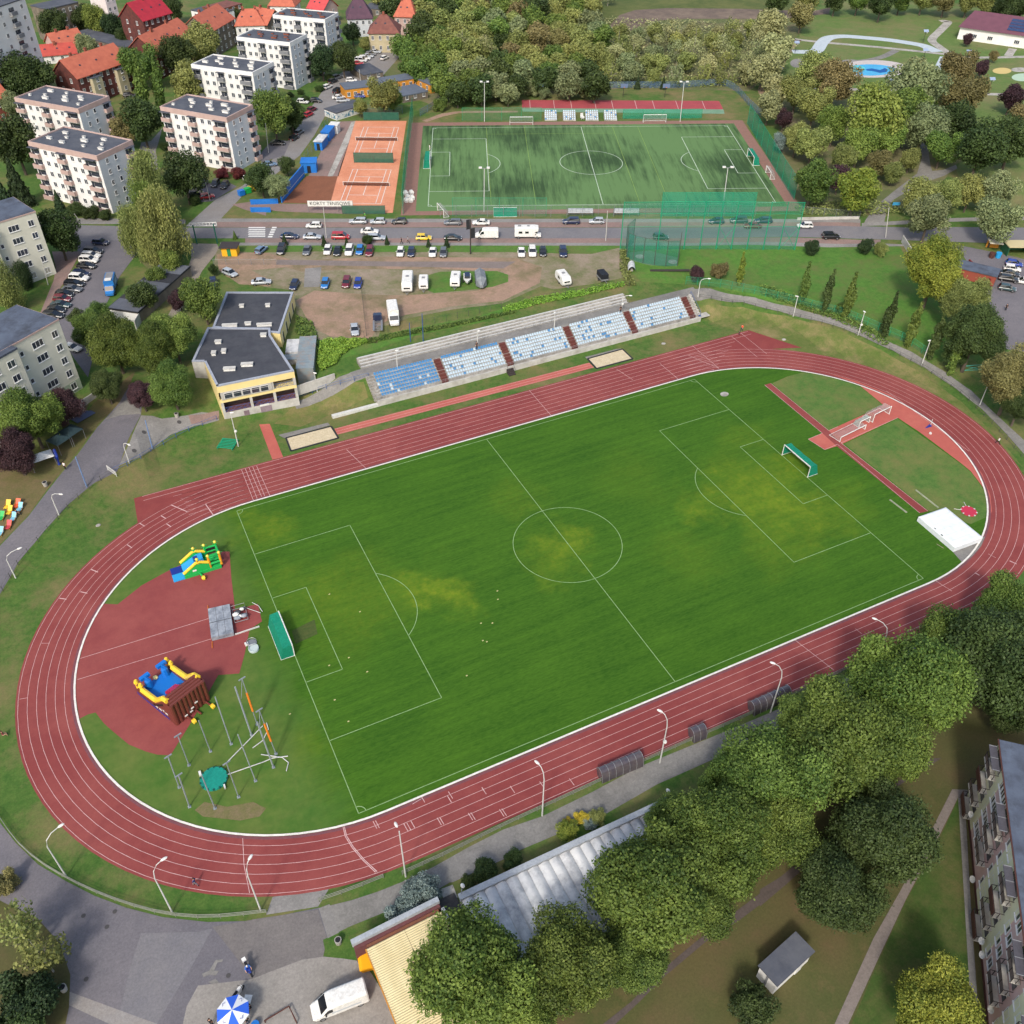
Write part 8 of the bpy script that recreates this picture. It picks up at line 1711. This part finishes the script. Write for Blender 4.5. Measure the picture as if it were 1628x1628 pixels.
# ================================================================= small things in the yard
def prop(name,px,label,cat,group=None,rz=0): p =T(*px); return thing(name,(p.x,p.y,p.z +.04),label,cat,group,rz)
for q_,l in ((Q(30,398,1420),'concrete litter bin at the edge of the round lawn'),(Q(31,537,1130),'concrete litter bin on the grass near the straw-yellow roof'),(Q(10,283,1445),'concrete litter bin on the picnic lawn by the west road'),(Q(10,1092,1020),'concrete litter bin under the round green tree by the clubhouse'),(Q(30,262,1425),'pale bin half under the dark conifer bush')):
 t =prop('litter_bin',q_,l,'litter bin','concrete litter bins'); m =MB(); m.tube([(0,0,0),(0,0,.85)],[.34,.42],10); m.obj('body',[CONC],t); m =MB(); m.tube([(0,0,.852),(0,0,.87)],.32,10); m.obj('opening',[DARK],t)
t =prop('waste_container',Q(31,712,1270),'bright yellow wheeled container at the corner of the shed','waste container',rz=R(-10)); m =MB(); m.loft([[(-.6,-.7,.15),(.6,-.7,.15),(.6,.7,.15),(-.6,.7,.15)],[(-.8,-.85,1.15),(.8,-.85,1.15),(.8,.85,1.15),(-.8,.85,1.15)]]); m.obj('tub',[mat('plastic_yellow',(250,176,20))],t); m =MB(); m.loft([[(-.85,-.9,1.16),(.85,-.9,1.16),(.85,.9,1.16),(-.85,.9,1.16)],[(-.5,-.9,1.42),(.5,-.9,1.42),(.5,.9,1.42),(-.5,.9,1.42)]]); m.obj('lid',[MATS['plastic_yellow']],t)
for i,q_ in enumerate((Q(31,905,1572),Q(31,928,1618))):
 t =prop('tyre_stack',q_,('upper','lower')[i] +' black tyre lying against the wall of the yellow-roofed shed','tyre','tyres by the shed'); m =MB(); m.tube([(.36 *math.cos(k *.3927),.36 *math.sin(k *.3927),.2) for k in range(17)],.18,8); m.obj('tyre',[TYRE],t)
P =[T(*Q(31,*p)) for p in ((85,1620),(235,1530),(280,1625))]; t =thing('barrier',(P[0].x,P[0].y,.04),'rusty brown angled barrier on the paving at the bottom','barrier'); m =MB(); m.tube([tuple(p - P[0] +Vector((0,0,.5))) for p in P],.09,5); m.obj('rail',[BROWNF],t)
for k in range(3): m =MB(); m.tube([tuple(P[k] - P[0]),tuple(P[k] - P[0] +Vector((0,0,.55)))],.07,5); m.obj('post',[BROWNF],t)
t =prop('parasol',(377,1622),'blue and white segmented parasol on the paving at the bottom','parasol'); m =MB(); rr =1.75; hh =2.3
m.tube([(0,0,0),(0,0,hh +.5)],.04,5); m.obj('pole',[WPOLE],t); n =8
for c in (0,1):
 m =MB()
 for k in range(c,n,2):
  a0,a1 =2 *math.pi *k /n +.2,2 *math.pi *(k +1) /n +.2
  m.add([(0,0,hh +.55),(rr *math.cos(a0),rr *math.sin(a0),hh),(rr *math.cos(a1),rr *math.sin(a1),hh),(rr *math.cos(a0),rr *math.sin(a0),hh - .18),(rr *math.cos(a1),rr *math.sin(a1),hh - .18)],[(0,1,2),(1,3,4,2)])
 m.obj('canopy',[mat('canvas_blue',(52,104,220)) if c else mat('canvas_white',(236,238,240))],t)
m =MB()
for k in range(0,8,2):
 a0 =2 *math.pi *(k +.5) /n +.2; c =Vector((1.2 *math.cos(a0),1.2 *math.sin(a0),hh +.27)); u =Vector((-math.sin(a0),math.cos(a0),0))
 m.tube([c - u *.2,c +Vector((math.cos(a0),math.sin(a0),-.27)) *.22 +Vector((0,0,.02)),c +u *.2 +Vector((0,0,.02))],.03,4)
m.obj('emblem',[VD],t)
m =MB(); m.prism([(.5 *math.cos(k *.63),.5 *math.sin(k *.63)) for k in range(10)],0,.1); m.obj('foot',[CONC],t)
t =prop('tub',(407,1632),'blue plastic tub on the paving right of the parasol','tub'); m =MB(); m.tube([(0,0,0),(0,0,.6)],[.35,.45],10); m.obj('tub',[BLUE],t)
def moto(px,ang,label,col):
 t =prop('motorcycle',px,label,'motorcycle','motorcycles in the yard',R(ang));
 for x in (-.7,.7): m =MB(); m.tube([(x +.26 *math.cos(k *.5236),0,.32 +.26 *math.sin(k *.5236)) for k in range(13)],.07,6); m.obj('wheel',[TYRE],t)
 m =MB(); m.loft([[(-.75,-.1,.75),(-.75,.1,.75),(-.75,.1,.95),(-.75,-.1,.95)],[(-.1,-.2,.45),(-.1,.2,.45),(-.1,.18,.85),(-.1,-.18,.85)],[(.35,-.22,.4),(.35,.22,.4),(.35,.16,1.02),(.35,-.16,1.02)],[(.72,-.12,.75),(.72,.12,.75),(.72,.1,1.0),(.72,-.1,1.0)]]); m.obj('body',[col],t)
 m =MB(); m.box(-.7,.05,-.14,.14,.87,.98); m.obj('seat',[TYRE],t); m =MB(); m.tube([(.5,-.36,1.08),(.62,0,1.02),(.5,.36,1.08)],.03,5); m.obj('handlebar',[DARKM],t); m =MB(); m.box(-1.15,-.76,-.22,.22,.8,1.15); m.obj('luggage_box',[WHITE],t); return t
moto(Q(30,1470,1450),35,'white and blue motorcycle parked above the parasol',cpaint('white')); moto(Q(30,1535,1300),-80,'blue motorcycle ridden across the yard',cpaint('royal'))
t =prop('table',(394,1600),'white folding table beside the parasol','table',rz=R(60)); m =MB(); m.box(-.9,.9,-.4,.4,.7,.75); m.obj('table_top',[WHITE],t)
for x in (-.8,.8):
 for y in (-.3,.3): m =MB(); m.tube([(x,y,0),(x,y,.7)],.025,4); m.obj('leg',[STEEL],t)
for i,(x,y,c,l) in enumerate(((50,1575,'yellow','upper yellow'),(60,1610,'yellow','lower yellow'),(110,1568,'red','orange-red'),(125,1590,'blue','pale blue upper'),(85,1650 - 0,'blue','pale blue lower'))):
 q_ =Q(10,x,y); t =prop('deck_chair',q_,l +' deck chair on the picnic lawn','deck chair','deck chairs on the picnic lawn',R(-30)); cm ={'yellow': VY,'red': imat('orange',(236,96,60)),'blue': imat('sky',(130,196,220)),'green': VG}[c]
 m =MB(); m.loft([[(-.4,-.7,.25),(.4,-.7,.25),(.4,-.7,.3),(-.4,-.7,.3)],[(-.4,.2,.2),(.4,.2,.2),(.4,.2,.27),(-.4,.2,.27)],[(-.4,.9,.85),(.4,.9,.85),(.4,.9,.92),(-.4,.9,.92)]]); m.obj('canvas',[cm],t); m =MB()
 for s in (-.42,.42): m.tube([(s,-.7,0),(s,.9,.9)],.03,4); m.tube([(s,.6,0),(s,-.3,.5)],.03,4)
 m.obj('frame',[WOODY],t)
for i,(x,y,c,l) in enumerate(((12,95,VG,'green'),(55,150,imat('rose',(196,70,78)),'rosy red'),(5,190,imat('sky',(130,196,220)),'pale blue leftmost'))):
 t =prop('deck_chair',Q(20,x,y),l +' deck chair near the west road edge','deck chair','deck chairs on the picnic lawn',R(-30)); m =MB(); m.loft([[(-.4,-.7,.25),(.4,-.7,.25),(.4,-.7,.3),(-.4,-.7,.3)],[(-.4,.2,.2),(.4,.2,.2),(.4,.2,.27),(-.4,.2,.27)],[(-.4,.9,.85),(.4,.9,.85),(.4,.9,.92),(-.4,.9,.92)]]); m.obj('canvas',[c],t); m =MB()
 for s in (-.42,.42): m.tube([(s,-.7,0),(s,.9,.9)],.03,4)
 m.obj('frame',[WOODY],t)
CANV =mat('canvas_darkgreen',(46,66,70),(38,56,60),1,.8)
for i,(q_,l) in enumerate(((Q(10,385,1215),'left dark green market canopy under the copper beech'),(Q(10,455,1165),'right dark green market canopy under the copper beech'))):
 t =prop('market_canopy',q_,l,'canopy','market canopies',R(35)); m =MB(); m.add([(-1.6,-1.6,2.2),(1.6,-1.6,2.2),(1.6,1.6,2.2),(-1.6,1.6,2.2),(0,0,3.1)],[(0,1,4),(1,2,4),(2,3,4),(3,0,4)]); m.obj('canvas',[CANV],t)
 for x in (-1.5,1.5):
  for y in (-1.5,1.5): m =MB(); m.tube([(x,y,0),(x,y,2.2)],.04,4); m.obj('leg',[STEEL],t)
t =prop('event_arch',Q(10,275,1320),'white canopy with a navy inflatable arch end under the copper beech','canopy',None,R(10)); m =MB(); m.add([(-2,-1.2,2.0),(2,-1.2,2.0),(2,1.2,2.0),(-2,1.2,2.0),(0,0,2.9)],[(0,1,4),(1,2,4),(2,3,4),(3,0,4)]); m.obj('canvas',[WHITE],t); m =MB(); m.tube([(2.2,-1.2,0),(2.3,-1.1,1.6),(2.4,0,2.4),(2.3,1.1,1.6),(2.2,1.2,0)],.25,8); m.obj('arch',[VD],t)
for x in (-1.9,1.9): m =MB(); m.tube([(x,-1.1,0),(x,-1.1,2)],.04,4); m.tube([(x,1.1,0),(x,1.1,2)],.04,4); m.obj('leg_pair',[STEEL],t)
t =prop('exercise_board',Q(10,478,1010),'white backdrop board with a blue mat on the grass strip','board',None,R(30)); m =MB(); m.box(-1.9,1.9,0,.1,0,2.4); m.obj('panel',[WHITE],t); m =MB(); m.box(-1.6,2.4,-2.2,-.1,.02,.08); m.obj('mat',[imat('slate',(66,78,112))],t); m =MB(); m.box(-1.7,-.6,-.03,-.003,1.6,2.2); m.obj('print',[VLB],t)
# hut, gate frame, bins by the streets
t =prop('hut',Q(0,1425,1565),'yellow hut with a green door and dark roof by the lot entrance','hut',None,R(-25.7)); m =MB(); m.box(-1.8,1.8,-1.4,1.4,0,2.2); m.obj('wall',[mat('wall_yellow',(240,180,40))],t); m =MB(); m.box(-2.2,2.2,-1.9,1.6,2.2,2.4); m.obj('roof',[DARKM],t); m =MB(); m.box(-.5,.4,-1.43,-1.402,.05,1.9); m.obj('door',[mat('door_green',(40,130,80))],t)
A_,B_ =T(*Q(0,1215,1505)),T(*Q(0,1340,1500)); t =thing('entrance_gate',A_,'dark green gate posts carrying a white slatted crossbar over the path','gate',rz=math.atan2(B_.y - A_.y,B_.x - A_.x)); L_ =(B_ - A_).length
for x in (0,L_): m =MB(); m.tube([(x,0,0),(x,0,5)],.16,6); m.obj('post',[mat('post_darkgreen',(30,96,80))],t)
m =MB(); m.box(-.8,L_ +.8,-.06,.06,4.6,4.75); m.box(-.8,L_ +.8,-.06,.06,5.35,5.5)
for k in range(9): x =-.75 +(L_ +1.5) *k /8; m.box(x - .06,x +.06,-.05,.05,4.751,5.349)
m.obj('crossbar',[WHITE],t)
for i,(x,y,c,l) in enumerate(((1490,1205,VB,'blue'),(1530,1190,VG,'green'),(1555,1178,VY,'yellow'))):
 t =prop('recycling_bin',Q(0,x,y),l +' recycling bin at the bend of the side street','recycling bin','recycling bins',R(20)); m =MB(); m.box(-.8,.8,-.6,.6,.1,1.3); m.obj('tub',[c],t); m =MB(); m.box(-.85,.85,-.65,.65,1.3,1.45); m.obj('lid',[c],t)
t =prop('bin_shelter',Q(3,1570,1560),'beige-roofed green bin shelter in the east car park','shelter',None,R(-25.7)); m =MB(); m.box(-3,3,-2,2,2.3,2.5); m.obj('roof',[mat('roof_beige',(204,192,150))],t); m =MB(); m.box(-2.9,2.9,1.7,1.9,0,2.3); m.box(-2.9,-2.7,-1.9,1.69,0,2.3); m.box(2.7,2.9,-1.9,1.69,0,2.3); m.obj('wall',[mat('wall_green',(38,92,66))],t)
t =prop('bin_shelter',Q(3,1435,1540),'pale small-roofed shelter left of the beige bin shelter','shelter',None,R(-35)); m =MB(); m.box(-1.6,1.6,-1.4,1.4,2.1,2.25); m.obj('roof',[mat('roof_cream',(214,208,188))],t); m =MB(); m.box(-1.5,1.5,1.2,1.3,0,2.1); m.obj('wall',[WOODY],t)
for x,l in ((1465,'blue recycling bin left of the beige bin shelter'),(1425,'brown-red bin before the pale shelter')): t =prop('recycling_bin',Q(3,x,1588),l,'recycling bin','bins of the east car park'); m =MB(); m.tube([(0,0,0),(0,0,1.3)],[.6,.7],10); m.obj('tub',[VLB if x == 1465 else BROWNF],t)
t =prop('garage_row',Q(13,1310,160),'low grey-roofed garage behind the yellow-green tree','garage',None,R(-58)); m =MB(); m.box(-5,5,-2.2,2.2,0,2.4); m.obj('wall',[mat('wall_redbrown',(150,76,62))],t); m =MB(); m.box(-5.2,5.2,-2.4,2.4,2.4,2.6); m.obj('roof',[ROOF_B],t)
t =prop('sign_board',Q(3,832,1290),'small light blue sign board on the grass by the park path','sign',None,R(-25)); m =MB(); m.box(-1.0,1.0,-.03,.03,1.1,1.9); m.obj('panel',[imat('sign_blue',(70,160,210))],t); m =MB(); m.tube([(-.8,0,0),(-.8,0,1.1)],.04,4); m.tube([(.8,0,0),(.8,0,1.1)],.04,4); m.obj('post',[STEEL],t)
for i,(x,y) in enumerate(((950,1200),(985,1198),(965,1225),(990,1230),(955,1245),(980,1245))):
 t =prop('big_bag',Q(1,x,y),f'white bulk bag, {ORD[i]} of the heap beside the green tennis netting','bulk bag','white bulk bags'); m =MB(); m.loft([[(-.5,-.5,0),(.5,-.5,0),(.5,.5,0),(-.5,.5,0)],[(-.6,-.6,.6),(.6,-.6,.6),(.6,.6,.6),(-.6,.6,.6)],[(-.35,-.35,1.15),(.35,-.35,1.15),(.35,.35,1.15),(-.35,.35,1.15)]]); m.obj('bag',[WHITE],t)
for i,x in enumerate((235,490,738,995)):
 t =prop('basketball_hoop',Q(2,x,600),f'basketball board on a post beyond the red court, {ORD[i]} from left','basketball hoop','basketball hoops',R(-25)); m =MB(); m.tube([(0,0,0),(0,0,3.6),(0,-.8,4)],.08,5); m.obj('post',[DARKM],t); m =MB(); m.box(-1.2,1.2,-.95,-.85,3.3,4.6); m.obj('backboard',[mat('board_blue',(100,120,150))],t); m =MB(); m.tube([(.25 *math.cos(k *.63),-1.2 +.25 *math.sin(k *.63),3.5) for k in range(11)],.03,4); m.obj('rim',[ORANGE],t)
t =prop('garden_chairs',Q(2,487,735),'stack of white chairs between the small blue stands','chairs'); m =MB(); m.box(-.5,.5,-.5,.5,.4,.9); m.box(-.5,.5,.4,.5,.9,1.8); m.box(-.4,-.3,-.4,-.3,0,.4); m.box(.3,.4,-.4,-.3,0,.4); m.obj('chair',[WHITE],t)
for i,(x,y) in enumerate(((480,562),(668,670),(1515,542),(1518,594),(1414,741),(1484,740),(1425,848),(1450,855),(600,953),(713,1040),(479,1001),(513,1213),(237,1300),(1326,1064),(597,1346))):
 p =T(*Q(21,x,y)); m =MB(); n =6; m.add([(.17 *math.cos(k),.12 *math.sin(k),.02 +.03 *(k % 2)) for k in range(6)],[(0,1,2,3,4,5)]); o =m.obj('fallen_leaf',[mat('leaf_pale',(196,190,132))],None,(p.x,p.y,.03)); tag(o,'pale fallen leaf lying on the grass pitch','leaf','fallen leaves on the pitch')
# ================================================================= people
SKIN =mat('skin',(206,158,132),None,rough=.6); HAIR =mat('hair_brown',(66,48,38),None)
def cloth(n,c): return mat('cloth_' +n,c,None,rough=.9)
def person(px,ang,pose,shirt,legs,label,z=None,hair=HAIR,s=1.0,group=None,hat=None):
 p =T(*px); t_loc =Vector((p.x,p.y,(z if z is not None else p.z +.045)))
 J ={'pelvis': (0,0,.95),'chest': (0,0,1.32),'neck': (0,0,1.5),'head': (.02,0,1.66),'top': (.01,0,1.76)}
 st ={'stand': ((0.02,.55),(0.0,.5)),'walk': ((.2,.5),(-.22,.46)),'run': ((.34,.62),(-.3,.5))}
 if pose == 'sit': J ={k: (v[0],v[1],v[2] - .45) for k,v in J.items()}
 if pose == 'ride': J ={k: (v[0] +(v[2] - .95) *.35 - .1,v[1],v[2] *.97 +.1) for k,v in J.items()}
 V =[J['pelvis'],J['chest'],J['neck'],J['head'],J['top']]; E_ =[(0,1),(1,2),(2,3),(3,4)]; Rd =[.15,.17,.06,.1,.06]; K_ =[1,1,2,2,3]
 def add(par,co,r,k): V.append(co); E_.append((par,len(V) - 1)); Rd.append(r); K_.append(k); return len(V) - 1
 for sd,(dx,kz) in zip((-1,1),{'stand': ((.02,0),(0,0)),'walk': ((.26,0),(-.26,0)),'run': ((.36,.1),(-.42,.25)),'sit': ((0,0),(0,0)),'ride': ((0,0),(0,0))}[pose]):
  h_ =add(0,(J['pelvis'][0],sd *.1,J['pelvis'][2] - .06),.1,0)
  if pose == 'sit': k_ =add(h_,(.42,sd *.14,.5),.075,0); f_ =add(k_,(.45,sd *.14,.09),.05,0); add(f_,(.6,sd *.14,.05),.04,4)
  elif pose == 'ride': k_ =add(h_,(.3,sd *.26,.75),.075,0); f_ =add(k_,(.05,sd *.26,.32),.05,0); add(f_,(.22,sd *.26,.28),.045,4)
  else: k_ =add(h_,(dx *.75 +.04,sd *.1,.5),.075,0); f_ =add(k_,(dx - (.12 if dx < 0 else 0),sd *.1,.09 +kz),.05,0); add(f_,(dx +.14,sd *.11,.05 +kz *.8),.042,4)
  sh =add(1,(J['chest'][0],sd *.18,J['chest'][2] +.1),.075,1)
  if pose == 'ride': e =add(sh,(J['chest'][0] +.2,sd *.32,J['chest'][2] - .15),.05,1); w =add(e,(J['chest'][0] +.45,sd *.3,J['chest'][2] - .22),.035,2)
  elif pose == 'run': e =add(sh,(-.12 *sd *(1 if dx > 0 else -1) *sd,sd *.27,J['chest'][2] - .16),.05,1); w =add(e,(.2,sd *.2,J['chest'][2] - .08),.035,2)
  elif pose == 'sit': e =add(sh,(.08,sd *.27,J['chest'][2] - .18),.05,1); w =add(e,(.32,sd *.16,.62),.035,2)
  else: e =add(sh,(-dx *.35,sd *.25,J['chest'][2] - .2),.05,1); w =add(e,(-dx *.6 +.06,sd *.26,J['chest'][2] - .46),.035,2)
  add(w,(V[w][0] +.05,V[w][1],V[w][2] - .1),.03,2)
 me =bpy.data.meshes.new('sk'); me.from_pydata([tuple(c *s for c in v) for v in V],E_,[]); o =bpy.data.objects.new('sk',me); COL.objects.link(o)
 o.modifiers.new('s','SKIN');
 if not me.skin_vertices: me.attributes.new('skin','FLOAT','POINT')
 for i,sv in enumerate(me.skin_vertices[0].data): sv.radius =(Rd[i] *s *(.75 if i == 1 else 1),Rd[i] *s); sv.use_root =i == 0
 sb =o.modifiers.new('u','SUBSURF'); sb.levels =1
 dg =bpy.context.evaluated_depsgraph_get(); b =bpy.data.meshes.new_from_object(o.evaluated_get(dg)); bpy.data.objects.remove(o); b.name ='person'; b.materials.clear()
 for m_ in (legs,shirt,SKIN,hair,mat('shoe_dark',(40,40,44))): b.materials.append(m_)
 VV =[Vector(v) *s for v in V]
 for f in b.polygons:
  c =f.center; best =9; k =0
  for (x,y) in E_:
   a_,d_ =VV[x],VV[y] - VV[x]; tt =min(1,max(0,(c - a_).dot(d_) /max(1e-9,d_.dot(d_)))); dd_ =(c - a_ - d_ *tt).length
   if dd_ < best: best =dd_; k =K_[y]
  f.material_index =k; f.use_smooth =True
 r =link('person',b,None,t_loc); r.rotation_euler =(0,0,R(ang)); tag(r,label,'person')
 m =MB(); hp =VV[3]; m.sphere(tuple(hp +Vector((-.015,0,.045)) *s),.115 *s,9,6,sc=(1,.92,.85)); m.obj('hair' if not hat else 'helmet',[hat or hair],r,smooth=True)
 return r
BK,WH =cloth('black',(34,34,38)),cloth('white',(226,226,226))
person(Q(13,1462,1190),115,'run',WH,BK,'person running on the right bend in a white top and black shorts')
person(Q(12,1468,492),200,'walk',cloth('orange',(236,84,52)),cloth('teal',(40,70,80)),'person in an orange top at the start of the sprint straight')
person(Q(12,1452,515),30,'stand',cloth('navy',(36,40,66)),BK,'child in dark clothes beside the person in orange',s=.6)
person(Q(10,405,1345),40,'stand',WH,BK,'person in white top and black trousers at the edge of the west road')
person(Q(30,1208,775),-20,'walk',cloth('blue',(58,74,130)),cloth('grey',(120,120,130)),'person in blue walking on the outer lane of the near bend')
person(Q(30,1535,1305),-80,'ride',cloth('bluewhite',(70,120,200)),cloth('blue2',(40,70,150)),'person riding the blue motorcycle across the yard',hat=WHITE)
person(Q(30,1548,1535),200,'sit',BK,BK,'person in black sitting at the right side of the parasol',z=.0)
person(Q(30,1532,1630),100,'stand',BK,cloth('jeans',(60,72,96)),'person in black standing below the parasol by the blue tub')
person(Q(30,1308,1636),60,'stand',BK,BK,'person in dark clothes left of the parasol at the bottom edge')
person(Q(20,25,1440),10,'sit',cloth('wine',(120,50,56)),SKIN,'person in a wine-red top sitting at the left edge by the track')
person(Q(32,1362,1052),50,'walk',WH,BK,'person in white walking along the dirt footpath below the trees')
person(Q(11,1388,612),-90,'stand',BK,BK,'person in black standing at the top of the blue seats',z=4.0)
person(Q(12,722,380),-90,'stand',BK,BK,'person in black on the walk behind the right seat blocks',z=4.0)
person(Q(1,965,1500),155,'walk',cloth('ltgrey',(170,170,176)),BK,'person with pale jacket walking on the near pavement')
person(Q(1,925,1505),155,'walk',BK,BK,'person in black walking ahead on the near pavement')
person(Q(1,1098,928),10,'stand',WH,WH,'player in white beside the left goal of the artificial pitch')
person(Q(13,1512,365),20,'stand',BK,BK,'person in black walking in the east car park')
person(Q(1,700,1350),10,'stand',cloth('hiviz',(60,180,60)),BK,'person in green beside the silver cars on the far kerb')
person(Q(10,487,1000),-60,'stand',BK,BK,'person in black before the white backdrop board')
person(Q(20,110,75),0,'sit',cloth('violet',(70,60,100)),BK,'person sitting among the deck chairs on the picnic lawn')
